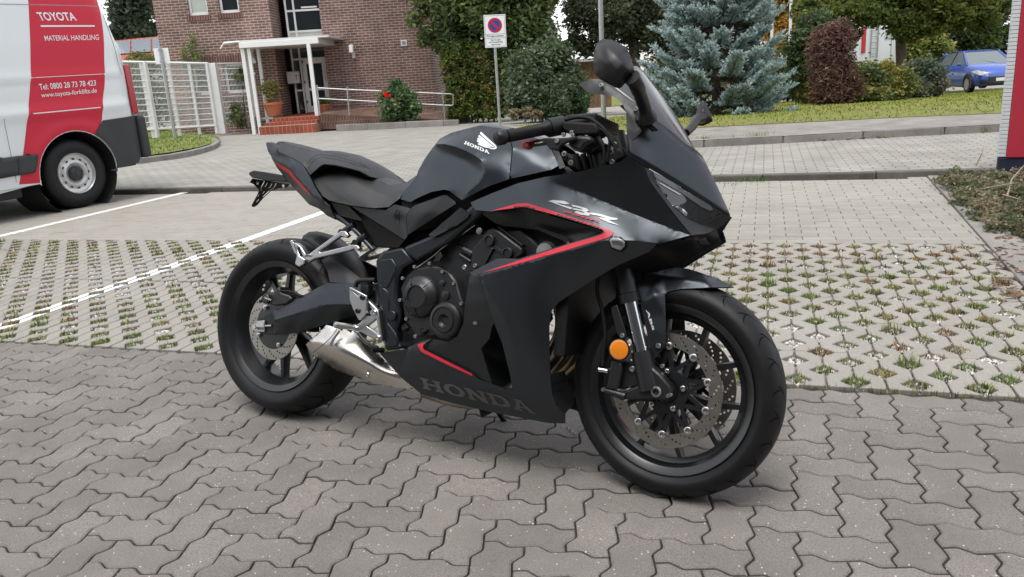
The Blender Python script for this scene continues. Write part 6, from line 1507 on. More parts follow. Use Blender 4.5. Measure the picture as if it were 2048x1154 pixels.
tubeb('brake_pedal', spline([B(*zz(620, 540, 4.439, [q])[0], .17) for q in ((430, 560), (480, 620), (530, 660), (600, 690))]), .006, satin); tubeb('pedal_rubber', [B(*zz(620, 540, 4.439, [(545, 710)])[0], .20), B(*zz(620, 540, 4.439, [(650, 712)])[0], .155)], .0085, deep)
plate('master_cylinder', zz(620, 540, 4.439, [(440, 130), (510, 130), (520, 220), (500, 260), (450, 200)]), .13, .16, deep, bevel=.004)
tubeb('brake_hose', spline([B(*zz(620, 540, 4.439, [q])[0], .14) for q in ((405, 150), (420, 105), (470, 90), (580, 88))]), .0075, satin)
V6 = lambda pts: zz(570, 460, 5.77, pts)
pbk = plate('pillion_bracket', V6([(215, 318), (640, 8), (690, 12), (735, 62), (700, 92), (640, 68), (395, 238), (402, 262), (780, 168), (830, 175), (862, 212), (832, 242), (790, 218), (740, 238), (345, 328), (270, 372), (205, 385), (190, 350)]), .118, .135, alu, mirror=True, bevel=.003)
plate('pillion_peg', V6([(55, 120), (75, 112), (100, 150), (120, 145), (180, 190), (240, 285), (235, 310), (205, 300), (160, 200), (130, 205), (165, 300), (230, 340), (215, 390), (160, 425), (110, 395), (130, 300)]), .128, .150, alu, mirror=True, bevel=.003)
for k in range(7): q = B(*V6([(72+9*k, 135+21*k)])[0], .152); MB().box((q.x-.005, q.y-.002, q.z-.002), (q.x+.005, q.y+.004, q.z+.002)).build('peg_tooth', alu, bike)
for q in ((690, 40), (850, 160)): turned('rubber_mount', *V6([q])[0], .110, [(0, .0135), (.02, .0135), (.022, .011), (.022, .0001)], deep, n=18); 
for q, q2 in (((690, 10), (800, -60)), ((850, 120), (940, 60))): tubeb('mount_tab', [B(*V6([q])[0], .118), B(*V6([q2])[0], .115)], .011, framem)

# ---- fork, brakes, fender
p_lo, p_hi = B(1297, 765, .102), B(1250, 560, .102); ax_ = (p_hi-p_lo).normalized()
def on_fork(px, py): q = B(px, py, .102); return p_lo+ax_*(q-p_lo).dot(ax_)
top_f = p_lo+ax_*.74
for sg in (1, -1):
    mir = lambda v: Vector((v.x, v.y*sg, v.z))
    tubeb('fork_lower', [mir(p_lo-ax_*.02), mir(on_fork(1286, 722)), mir(on_fork(1284, 702))], [.030, .0285, .0275], engm, n=20)
    tubeb('fork_stanchion', [mir(on_fork(1284, 702)), mir(on_fork(1257, 606))], .0205, chrome, n=20)
    tubeb('fork_seal', [mir(on_fork(1258, 606)), mir(on_fork(1254, 588))], .0285, satin, n=20); tubeb('fork_tube', [mir(on_fork(1253.5, 587)), mir(on_fork(1247, 560)), mir(top_f)], [.0265, .0255, .0255], engm, n=20)
plate('axle_lug', zz(1200, 650, 4.614, [(395, 380), (440, 350), (560, 460), (640, 560), (660, 650), (600, 700), (480, 680), (240, 690), (170, 650), (180, 625), (320, 570), (430, 510)]), .080, .118, engm, mirror=True, bevel=.008)
turned('axle_end', *zz(1200, 650, 4.614, [(525, 615)])[0], .116, [(0, .014), (.008, .014), (.010, .0125), (.010, .009), (.0, .0085), (.0, .0001)], alu, n=24)
turned('axle_hole', *zz(1200, 650, 4.614, [(525, 615)])[0], .1168, [(0, .0088), (.0005, .0088), (.0006, .0001)], deep, n=6)
for p in ((628, 655), (655, 645)): bolt_head(1200+p[0]/4.614, 650+p[1]/4.614, .116, .0055)
MB().lathe([(-.095, .022), (-.06, .026), (.06, .026), (.095, .022)], lambda a, x, y: gfw((x, a, y)), 24).build('axle_spacer', satin, bike, smooth=35)
fcal = plate('front_caliper', zz(1200, 650, 4.614, [(100, 325), (180, 335), (200, 380), (200, 440), (165, 590), (120, 600), (55, 575), (85, 440), (60, 430), (60, 400), (90, 395)]), .075, .128, engm, bevel=.006)
plate('caliper_body', zz(1200, 650, 4.614, [(180, 330), (370, 350), (420, 480), (380, 560), (180, 600), (190, 440)]), .07, .105, engm, bevel=.006)
plate('front_caliper', zz(1200, 650, 4.614, [(100, 325), (180, 335), (370, 350), (420, 480), (380, 560), (165, 590), (55, 575), (85, 440)]), -.128, -.075, engm, bevel=.006)
px_text('NISSIN', zz(1200, 650, 4.614, [(105, 518), (140, 410), (155, 425), (130, 525)]), 'front_caliper', whitep, fcal, bold=.01)
for p, r in (((300, 405), .0085), ((258, 608), .0075), ((578, 378), .006)): bolt_head(1200+p[0]/4.614, 650+p[1]/4.614, .107, r, alu)
tubeb('caliper_arm', [B(*zz(1200, 650, 4.614, [(35, 600)])[0], .12), B(*zz(1200, 650, 4.614, [(120, 625)])[0], .12), B(*zz(1200, 650, 4.614, [(230, 660)])[0], .115)], [.006, .009, .012], engm); bolt_head(1200+32/4.614, 650+595/4.614, .122, .006)
tubeb('banjo', [B(*zz(1140, 560, 5.245, [(300, 938)])[0], .12), B(*zz(1140, 560, 5.245, [(400, 955)])[0], .115)], .0065, bolt)
tubeb('front_brake_hose', spline([B(*zz(1140, 560, 5.245, [q])[0], .115) for q in ((345, 900), (350, 760), (370, 600), (360, 450), (335, 300), (300, 190), (285, 60), (330, -150))]), .0058, deep)
plate('reflector_stay', zz(1140, 560, 5.245, [(425, 290), (490, 255), (580, 530), (590, 620), (540, 640), (490, 560)]), .125, .13, satin, bevel=.002)
turned('reflector_rim', *zz(1140, 560, 5.245, [(522, 730)])[0], .128, [(0, .029), (.008, .029), (.009, .0265), (.006, .0265), (.006, .0001)], satin, n=32)
turned('reflector', *zz(1140, 560, 5.245, [(517, 730)])[0], .134, [(0, .0262), (.003, .0262), (.0045, .023), (.0045, .0001)], amber, n=32)
bolt_head(*zz(1140, 560, 5.245, [(550, 582)])[0], .13, .007)
FEN = [(1468, 574, .0), (1424, 574.6, .058), (1361.6, 577.7, .067), (1337, 583, .070), (1330, 589, .072), (1331, 629, .083), (1330, 674, .09), (1329, 693, .092), (1308, 720, .095), (1297, 680, .094), (1281, 608, .090), (1275, 606, .088), (1268, 578, .084), (1277, 561, .074), (1290, 553, .066), (1310, 546, .045), (1335, 539, .02), (1352, 535, 0.0), (1374, 537, 0.0), (1400.6, 545, 0.0), (1439.6, 559, 0.0)]
fen = body('front_fender', FEN, [(1329, 586, .072), (1300, 573, .078), (1310, 590, .088), (1330, 553, .052), (1370, 557, .058), (1410, 563, .052), (1305, 660, .093), (1295, 630, .09)], matt, step=4, it=2, thick=.003)
px_text('ABS', zz(1190, 520, 6.41, [(650, 640), (740, 905), (762, 895), (690, 640)]), 'front_fender', whitep, fen, bold=.02)
turned('fender_recess', *zz(1140, 560, 5.245, [(922, 692)])[0], .092, [(0, .0125), (.003, .0125), (.003, .0001)], deep, n=20); bolt_head(*zz(1140, 560, 5.245, [(930, 690)])[0], .095, .0075)

# ---- cockpit
ge, gi = B(992, 277, .375), B(1098, 256, .245); gd = (ge-gi).normalized()
for sg in (1, -1):
    mir = lambda v: Vector((v.x, v.y*sg, v.z))
    tubeb('grip', [mir(gi), mir(gi.lerp(ge, .04)), mir(gi.lerp(ge, .1)), mir(gi.lerp(ge, .80))], [.022, .022, .0165, .0165], rubber, n=18)
    tubeb('bar_end', [mir(gi.lerp(ge, .82)), mir(gi.lerp(ge, .86)), mir(ge-gd*.004), mir(ge)], [.016, .0195, .0195, .016], satin, n=20)
    tubeb('clip_on_bar', [mir(gi), mir(gi-gd*.09), mir(gi-gd*.13)], .011, satin, n=12)
    tubeb('switch_housing', [mir(gi+gd*.002), mir(gi-gd*.045)], .0255, satin, n=14)
for k in range(8):
    q = gi.lerp(ge, .2+.07*k); n_ = gd.cross(Vector((0, 0, 1))).normalized(); 
    MB().tube([q+n_*.0162-Vector((0, 0, .004)), q+n_*.0155+Vector((0, 0, .006))+gd*-.008], .0011, 5).build('grip_line', groove, bike)
LV = zz(960, 220, 6.787, [(575, 440), (680, 425), (800, 395), (890, 375), (1030, 380), (1200, 370), (1290, 345), (1290, 400), (1180, 430), (1100, 470), (1060, 540), (940, 530), (900, 465), (700, 490), (600, 515), (570, 490)])
lv = plate('brake_lever', LV, .262, .278, satin, bevel=.003)
plate('lever_tip', zz(960, 220, 6.787, [(562, 445), (600, 420), (640, 425), (680, 410), (800, 390), (690, 430), (655, 440), (660, 490), (640, 515), (590, 518), (565, 495)]), .258, .284, redp, bevel=.003)
px_text('BAXIMO', zz(960, 220, 6.787, [(745, 462), (855, 440), (855, 425), (745, 445)]), 'brake_lever', whitep, lv, bold=.01)
bolt_head(*zz(960, 220, 6.787, [(1048, 425)])[0], .278, .006); bolt_head(*zz(960, 220, 6.787, [(640, 478)])[0], .284, .004)
plate('brake_master', zz(960, 220, 6.787, [(1180, 380), (1330, 340), (1480, 350), (1540, 420), (1420, 480), (1380, 560), (1260, 540), (1190, 470)]), .20, .26, satin, bevel=.008)
plate('brake_reservoir', zz(960, 220, 6.787, [(1090, 200), (1130, 150), (1560, 170), (1620, 270), (1580, 340), (1280, 350), (1150, 300)]), .18, .24, deep, bevel=.008)
plate('instrument_cluster', zz(960, 220, 6.787, [(1150, 90), (1190, 65), (1560, 28), (1570, 60), (1565, 200), (1100, 215), (1150, 130)]), -.02, .15, satin, bevel=.006)
for pts in ([(960, 190), (1050, 160), (1180, 130), (1330, 100), (1480, 115), (1600, 190), (1700, 280), (1760, 400), (1750, 540), (1720, 700)], [(980, 320), (1060, 265), (1180, 225), (1400, 215), (1580, 235), (1700, 310), (1790, 430), (1840, 540), (1830, 680)], [(1580, 340), (1610, 400), (1660, 480), (1690, 600), (1680, 720)]):
    tubeb('control_cable', spline([B(*zz(960, 220, 6.787, [q])[0], .225-.00012*i*(0)) for i, q in enumerate(pts)]), .0048, deep, n=8)
tubeb('cable_end', [B(*zz(960, 220, 6.787, [q])[0], .222) for q in ((1590, 360), (1650, 460))], .0075, satin)
tubeb('mode_wire', spline([B(*zz(960, 220, 6.787, [q])[0], .262) for q in ((1230, 490), (1290, 540), (1360, 550), (1410, 510), (1420, 470))]), .0016, deep, n=6)
plate('fork_clamp', zz(960, 220, 6.787, [(1430, 400), (1560, 380), (1620, 500), (1520, 590), (1380, 560)]), -.15, .15, engm, bevel=.008)
tubeb('fork_cap', [top_f, top_f+ax_*.012], .022, chrome, n=20)
for q in ((1450, 370), (1250, 305), (1265, 345), (1140, 335)): bolt_head(*zz(960, 220, 6.787, [q])[0], .245, .006)
for q, m_ in (((1150, 600), alu), ((1165, 650), satin), ((1240, 720), alu), ((1830, 475), bolt), ((1840, 560), alu), ((1720, 500), engm), ((1800, 710), bolt)): bolt_head(*zz(960, 220, 6.787, [q])[0], .16, .008, m_)
plate('head_tube_cover', zz(960, 220, 6.787, [(1130, 560), (1230, 600), (1460, 620), (1760, 560), (1900, 480), (1990, 640), (1900, 700), (1400, 820), (1250, 830), (1170, 760)]), -.1, .11, deep, bevel=.01)
for x_ in (1300, 1400, 1500): tubeb('wiring_loom', [B(*zz(960, 220, 6.787, [(x_, 600)])[0], .12), B(*zz(960, 220, 6.787, [(x_+50, 800)])[0], .12)], .009, deep, n=8)
# mirrors
MR = zz(1150, 60, 6.787, [(255, 300), (300, 180), (340, 140), (395, 120), (520, 140), (600, 180), (690, 230), (735, 310), (775, 420), (803, 540), (790, 590), (720, 680), (640, 770), (600, 796), (540, 780), (340, 670), (265, 590), (245, 470)])
MRW = [(x, y, .345) for x, y in MR]
pillow('mirror', MRW, [(x, y, w) for x, y, w in zz(1150, 60, 6.787, [(400, 230, .385), (560, 330, .392), (690, 450, .385), (770, 550, .365), (420, 450, .40), (560, 600, .395), (330, 250, .375), (330, 400, .388), (480, 160, .362), (650, 260, .362), (740, 400, .362), (620, 720, .375)])], satin, depth=.45, it=7, smooth=70, step=4)
tubeb('mirror_stalk', spline([B(*zz(1150, 60, 6.787, [q])[0], w) for q, w in (((770, 640), .352), ((820, 720), .33), ((870, 840), .28), ((930, 1010), .22), ((975, 1150), .185), ((1000, 1240), .172))], 5), [.020]*3+[.0185]*7+[.0165]*9+[.02, .022, .024]+[.024]*4, satin, n=14)
body('mirror_foot', zz(1200, 220, 6.787, [(470, 80, .172), (500, 70, .172), (590, 110, .176), (700, 190, .172), (790, 270, .158), (770, 290, .160), (720, 290, .168), (600, 210, .18), (500, 130, .178)]), [(640, 170, .19)], deep, thick=.006, it=0)
ML = zz(1200, 220, 6.787, [(1245, 205), (1285, 90), (1310, 20), (1370, -120), (1390, -135), (1425, -110), (1480, -10), (1525, 130), (1530, 155), (1400, 215), (1330, 215)])
pillow('mirror', [(x, y, -.33) for x, y in ML], [(x, y, w) for x, y, w in zz(1200, 220, 6.787, [(1400, 60, -.295), (1390, -60, -.305), (1330, 130, -.31)])], satin, depth=.6, it=1)
tubeb('mirror_stalk', [B(*zz(1200, 220, 6.787, [(1165, 315)])[0], -.16), B(*zz(1200, 220, 6.787, [(1250, 230)])[0], -.22), B(*zz(1200, 220, 6.787, [(1310, 130)])[0], -.28), B(*zz(1200, 220, 6.787, [(1390, 110)])[0], -.31)], [.012, .013, .015, .017], satin, n=14)

# ---- plate holder, indicators, stand
PX0 = Bx(560, 352, -.14).x
pl_ = lambda q: Bx(q[0], q[1], -.19)
plate('tail_light', zz(490, 260, 6.787, [(50, 585), (60, 570), (110, 548), (265, 568), (330, 583), (430, 600), (505, 612), (560, 690), (520, 705), (420, 690), (300, 690), (95, 648), (55, 610)]), -.05, .05, satin, bevel=.004)
HO = zz(490, 260, 6.787, [(98, 658), (62, 712), (110, 730), (190, 812), (165, 880), (88, 1020), (95, 1040), (118, 1046), (160, 1020), (245, 920), (345, 830), (450, 790), (555, 785), (605, 742), (560, 715), (420, 700), (300, 690)])
sl = [[(255, 690), (268, 695), (225, 780), (220, 830), (205, 835), (208, 770)], [(295, 712), (305, 716), (285, 760), (270, 780), (258, 770), (275, 750)], [(358, 722), (368, 726), (340, 785), (312, 792), (308, 782), (330, 770)], [(415, 720), (427, 724), (395, 790), (330, 835), (240, 915), (235, 902), (320, 820), (380, 780)], [(262, 818), (270, 825), (240, 868), (232, 862)], [(185, 868), (192, 874), (172, 908), (163, 902)], [(180, 935), (190, 942), (155, 985), (146, 978)]]
P_, F_ = triangulate([tuple(q[:2]) for q in HO], [zz(490, 260, 6.787, s) for s in sl], 60)
tp = mesh('plate_bracket', [pl_(q) for q in P_], F_, deep, bike); s_ = tp.modifiers.new('thickness', 'SOLIDIFY'); s_.thickness = .003
for q in ((155, 715), (505, 765)): c = pl_(zz(490, 260, 6.787, [q])[0]); MB().lathe([(0, .007), (.004, .007), (.005, .0001)], lambda a, x, y: Vector((c.x+a+.002, c.y+x, c.z+y)), 12).build('bolt', bolt, bike, smooth=35)
IO = zz(1160, 360, 5.769, [(340, 700), (365, 660), (455, 668), (515, 725), (512, 770), (470, 812), (420, 800), (365, 775)])
decal('indicator_base', [(1234+(x-1234)*1.28+2, 488+(y-488)*1.25+1) for x, y in IO], 'side_fairing', deep, bike, off=.002)
ind = decal('indicator', IO, 'side_fairing', mat('indicator_lens', (.30, .31, .32), .15, spec=.8, coat=.6), bike, off=.010)
s_ = ind.modifiers.new('thickness', 'SOLIDIFY'); s_.thickness = .008; s_.offset = -1
decal('indicator_bars', zz(1160, 360, 5.769, [(370, 700), (440, 705), (500, 735), (495, 765), (430, 745), (372, 738)]), 'side_fairing', mat('indicator_core', (.12, .12, .125), .3), bike, off=.0115)
tubeb('side_stand', [(.72, .12, .22), (.78, .22, .085), (.81, .275, .002)], [.012, .010, .010], satin); MB().box((.77, .255, -.004), (.86, .30, .006)).build('stand_foot', satin, bike, bevel=.003)
plate('sump_bracket', zz(780, 640, 5.12, [(905, 905), (1040, 945), (930, 1000), (920, 960)]), .02, .04, deep, bevel=.002)
# ------------------------------------------------------------------ delivery van on the left
VF = Vector((-.470, -.8827, 0)).normalized(); VL = Vector((-VF.y, VF.x, 0))*1.0      # front and left-hand directions
if VL.dot(CAM-ground(150, 418)) < 0: VL = -VL
vc_ = ground(152, 419); VO = vc_ - VL*.985
van = empty('delivery_van', VO, 0, 'white delivery van with broad red band and forklift service lettering', 'van')
VM = Matrix((VF, VL, Vector((0, 0, 1)))).transposed(); van.rotation_mode = 'QUATERNION'
van.rotation_quaternion = (VM @ Matrix.Rotation(math.radians(.9), 3, 'Y')).to_quaternion()
VMm = van.rotation_quaternion.to_matrix(); VMT = VMm.transposed(); vO = VMT @ (CAM-VO)
def VP(px, py, y):
    d = VMT @ ray(px, py); return vO+d*((y-vO.y)/d.y)
def vxz(px, py, y=1.03): p = VP(px, py, y); return (p.x, p.z)
vwhite = mat('van_white', (.72, .75, .77), .28, spec=.5, coat=.4, var=.02, vscale=2); vred = mat('van_red', (.56, .022, .05), .42, spec=.3)
vblack = mat('van_black_plastic', (.030, .032, .036), .6, bump=.05, bscale=200)
# side profile: half width against height, with pressed ribs
rib1 = [vxz(x, y) for x, y in ((30, 157), (250, 144))]; rib2 = [vxz(x, y) for x, y in ((0, 236), (257, 206))]
zr1 = sum(q[1] for q in rib1)/2; zr2 = sum(q[1] for q in rib2)/2
xr_ = vxz(282, 230)[0]
def vy(x, z):
    y = float(np.interp(z, [.2, .45, .9, 1.25, 1.7, 2.05, 2.35, 2.5], [.99, 1.015, 1.03, 1.03, 1.015, .985, .945, .90]))
    for zc, h, d in ((zr1, .032, .012), (zr2, .05, .022)):
        t = (z-zc)/h
        if abs(t) < 1.6 and x > xr_+.12: y += d*max(0, 1-abs(t)/1.6)
    ra = math.hypot(x-wx, z-.37)
    if .44 < ra < .58 and z > .3 and x > -.55: y += .012*(1-abs(ra-.50)/.08 if abs(ra-.5) < .08 else 0)
    e = x-(xr_+(0.10 if z < 1.6 else 0.10+(z-1.6)*.22))
    if e < .16: y -= (.16-max(e, -.2))**2*1.6
    return y
wx = VP(160, 350, 1.0).x
def sil(z): return xr_+float(np.interp(z, [.4, 1.0, 1.25, 1.6, 2.0, 2.4, 2.55], [.0, .0, .01, .05, .16, .29, .36]))
zb = vxz(60, 372)[1]; ARC = [(wx+.445*math.cos(a), .37+.445*math.sin(a)) for a in np.linspace(math.radians(200), math.radians(-18), 26)]
ARC = [(wx+.445*math.cos(a), .37+.445*math.sin(a)) for a in np.linspace(math.radians(-8), math.radians(188), 26)]
top = 2.47
outl = [(4.3, zb), (4.3, top), (sil(top), top)]+[(sil(z), z) for z in (2.35, 2.2, 2.0, 1.8, 1.6, 1.4, 1.25, 1.1, .9, .7, .5)]+[(wx-.46, .42)]+ARC[::-1]+[(wx+.46, zb)]
vs_side = sheet('body_side', outl, lambda x, z: Vector((x, vy(x, z), z)), vwhite, van, step=.05, smooth=40)
if vs_side.data.polygons[0].normal.y < 0: vs_side.data.flip_normals()
Vm = [(v.co.x, -v.co.y, v.co.z) for v in vs_side.data.vertices]; mesh('body_side', Vm, [tuple(p.vertices)[::-1] for p in vs_side.data.polygons], vwhite, van, 40)
rf = MB(); secs = [(sil(top), .90), (sil(top)+.06, .90), (4.3, .90)]
V = []; F = []; ys = [-.9, -.86, -.75, -.5, 0, .5, .75, .86, .9]; zs_ = [top, top+.04, top+.075, top+.1, top+.11, top+.1, top+.075, top+.04, top]
for x, w in ((sil(top)-.0, 1), (sil(top)+.12, 1), (1.5, 1), (4.3, 1)):
    for y, z in zip(ys, zs_): V.append((x, y*vy(2, top)/.9, z))
for i in range(3):
    for j in range(8): F.append((i*9+j, i*9+j+1, i*9+10+j, i*9+9+j))
rm_ = mesh('roof', V, F, vwhite, van, 40); recalc(rm_.data)
bk_ = MB(); zz_ = [.5, .9, 1.25, 1.6, 2.0, 2.4, top]
V = []
for z in zz_: V += [(sil(z)+.0, vy(sil(z), z)-.002, z), (sil(z)-.03, .7, z), (sil(z)-.04, 0, z), (sil(z)-.03, -.7, z), (sil(z), -vy(sil(z), z)+.002, z)]
F = [(i*5+j, i*5+j+1, i*5+6+j, i*5+5+j) for i in range(len(zz_)-1) for j in range(4)]
mesh('rear_doors', V, F, vwhite, van, 40)
mesh('cab', [(4.3, -.9, zb), (4.3, .9, zb), (4.3, .9, top), (4.3, -.9, top), (5.3, -.8, zb), (5.3, .8, zb), (5.2, .8, 1.2), (5.2, -.8, 1.2), (4.6, -.75, top), (4.6, .75, top)], [(4, 5, 6, 7), (7, 6, 9, 8), (8, 9, 2, 3), (1, 5, 6, 9, 2), (0, 3, 8, 7, 4)], vwhite, van)
def side_patch(name, px, m, off=.003, step=.05, thick=0.0, parent=None):
    o = sheet(name, [vxz(x, y) for x, y in px], lambda x, z: Vector((x, vy(x, z)+off, z)), m, parent or van, step=step, smooth=45)
    if sum(p.normal.y for p in o.data.polygons) < 0: o.data.flip_normals()
    if thick: s = o.modifiers.new('thickness', 'SOLIDIFY'); s.thickness = thick; s.offset = -1
    return o
# red band follows the wheel arch
arcpx = []
band = [(63, -60), (63, 2), (62, 150), (57, 210), (53, 250), (42, 362), (41, 369)]
bandR = [(200, 250), (204, 238), (204, 207), (209, 170), (210, 10), (206, -60)]
archw = [p for p in ARC if p[0] < wx+.46]
bxz = [vxz(*q) for q in band]; brx = [vxz(*q) for q in bandR]
pts = bxz+[(wx+.455, zb+.01)]+[(wx+.452*math.cos(a), .37+.452*math.sin(a)) for a in np.linspace(math.radians(2), math.radians(122), 16)]+brx
bnd = sheet('red_band', pts, lambda x, z: Vector((x, vy(x, z)+.0025, min(z, top-.002))), vred, van, step=.05, smooth=45)
if sum(p.normal.y for p in bnd.data.polygons) < 0: bnd.data.flip_normals()
def vtext(s, quad, bold=.0):
    V, F = text_mesh(s, bold); xs = [v[0] for v in V]; ys_ = [v[1] for v in V]; x0, x1, y0, y1 = min(xs), max(xs), min(ys_), max(ys_); ll, lr, ur, ul = [np.array(q) for q in quad]; W_ = []
    for x, y in V:
        a, b = (x-x0)/(x1-x0), (y-y0)/(y1-y0); q = (ll*(1-a)+lr*a)*(1-b)+(ul*(1-a)+ur*a)*b; p = vxz(*q); W_.append((p[0], vy(*p)+.005, p[1]))
    o = mesh('lettering', W_, F, vwhite, van)
    if sum(p.normal.y for p in o.data.polygons) < 0: o.data.flip_normals()
vtext('TOYOTA', [(84, 41), (158, 41), (152, 24), (76, 23.5)], .025)
vtext('MATERIAL HANDLING', [(92, 81.5), (199.5, 79.5), (199.5, 69), (90, 71)], .004)
vtext('Tel: 0800 28 73 78 423', [(79.5, 180), (191.5, 171), (191, 160), (76.5, 168)], .006)
vtext('www.toyota-forklifts.de', [(83, 198), (193, 188), (193, 176), (81, 186)], .006)
side_patch('white_bar', [(84, 50), (192.5, 50), (192.5, 53), (85, 53.5)], vwhite, .005)
# trim, bumper, lights
side_patch('side_moulding', [(-80, 328), (36, 312), (36, 351), (-80, 372)], vblack, .02, thick=.02); side_patch('side_moulding', [(37, 312), (74, 308), (74, 322), (70, 343), (66, 346), (37, 351)], vblack, .02, thick=.02)
bp = [vxz(x, y) for x, y in ((204, 241), (272, 231), (284, 231), (290, 250), (292, 310), (283, 325), (222, 340))]+[(wx+.452*math.cos(a), .37+.452*math.sin(a)) for a in np.linspace(math.radians(186), math.radians(122), 8)]
bo = sheet('bumper', bp, lambda x, z: Vector((x, vy(x, z)+.012, z)), vblack, van, step=.05, smooth=45)
if sum(p.normal.y for p in bo.data.polygons) < 0: bo.data.flip_normals()
MB().box((sil(.8)-.10, -1.0, .42), (sil(.8)+.02, .985, vxz(284, 231)[1])).build('rear_bumper', vblack, van, bevel=.04, seg=3)
side_patch('fuel_door_line', [(6, 238), (7.2, 238), (36, 365), (34.6, 365)], mat('panel_gap', (.25, .26, .27), .6), .002)
side_patch('seam_line', [(203, 12), (212, 11.5), (217, 14), (246, 150), (245, 150), (215, 15), (211, 13)], MATS['panel_gap'], .002)
side_patch('seam_line', [(-60, 5), (205, 10.5), (205, 12), (-60, 6.5)], MATS['panel_gap'], .003)
tl = [vxz(x, y) for x, y in ((263, 126), (268, 140), (274, 165), (280, 205), (281.5, 229), (270, 230), (262, 190), (258, 150))]
to = sheet('tail_light', tl, lambda x, z: Vector((x, vy(x, z)+.012, z)), mat('tail_light_red', (.36, .006, .016), .12, coat=.8), van, step=.04, smooth=45)
if sum(p.normal.y for p in to.data.polygons) < 0: to.data.flip_normals()
MB().box((sil(1.3)-.05, .80, vxz(275, 228)[1]), (sil(1.3)+.05, .97, vxz(266, 128)[1])).build('tail_light', MATS['tail_light_red'], van, bevel=.02)
MB().box((-.7, -.75, .30), (4.2, .75, .48)).build('underbody', mat('underbody', (.02, .02, .02), .8), van); MB().box((.5, .72, .22), (1.5, .95, zb)).build('step_frame', MATS['underbody'], van, bevel=.02)
MB().box((sil(.8)-.02, .3, .33), (sil(.8)+.25, .75, .42)).build('tow_bar', MATS['underbody'], van)
side_patch('sill', [(-80, 404), (88, 361), (88, 366), (-80, 411)], vwhite, -.02)
# wheel arch liner and wheels
MB().lathe([(.45, .30), (.45, .46), (.985, .46)], lambda a, x, y: Vector((wx+x, a, .37+y)), 32, cap=False).build('wheel_arch', MATS['underbody'], van, smooth=40)
def van_wheel(x, s):
    f = lambda a, p, q: Vector((x+p, s*a, .37+q))
    w_ = MB().lathe([(.80, .21), (.93, .212), (.955, .218), (.965, .212), (.955, .203), (.93, .198), (.925, .165), (.945, .140), (.950, .12), (.935, .095), (.925, .085), (.925, .0001)], f, 40).build('wheel', mat('steel_wheel', (.58, .58, .58), .4, metal=.6), van, smooth=40)
    MB().lathe([(.78, .212), (.76, .25), (.765, .34), (.79, .362), (.82, .37), (.90, .37), (.935, .362), (.96, .335), (.972, .29), (.968, .245), (.955, .216)], f, 56, close=True).build('tyre', rubber, w_, smooth=50)
    for k in range(12):
        a = 2*math.pi*k/12; c = (.150*math.cos(a), .150*math.sin(a)); MB().lathe([(.9362, .016), (.937, .016), (.9372, .0001)], lambda q, p, r: f(q+.004, c[0]+p*(1 if abs(math.cos(a)) < .7 else .8), c[1]+r), 12).build('vent_hole', MATS['underbody'], w_)
    MB().lathe([(.92, .085), (.955, .075), (.965, .06), (.965, .03), (.972, .028), (.972, .0001)], f, 24).build('hub_cap', vblack, w_, smooth=40)
    for k in range(5): a = 2*math.pi*k/5+.3; MB().lathe([(.955, .013), (.972, .012), (.974, .0001)], lambda q, p, r: f(q, .06*math.cos(a)+p, .06*math.sin(a)+r), 8).build('wheel_nut', vblack, w_)
    tr = MB()
    for k in range(70):
        a = 2*math.pi*k/70; tr.add([f(y, r*math.cos(a+d), r*math.sin(a+d)) for y, r, d in ((.90, .3712, 0), (.936, .3635, 0), (.936, .3635, .02), (.90, .3712, .02))]+[f(y, r*math.cos(a+d), r*math.sin(a+d)) for y, r, d in ((.80, .368, .03), (.86, .3712, .03), (.86, .3712, .05), (.80, .368, .05))], [(0, 1, 2, 3), (4, 5, 6, 7)])
    t = tr.build('groove_strips', groove, w_, fix=False); t['kind'] = 'stuff'  # flat dark strips on the tread; the groove shade sits in their colour
van_wheel(wx, 1); van_wheel(wx, -1); van_wheel(wx+4.0, 1); van_wheel(wx+4.0, -1)

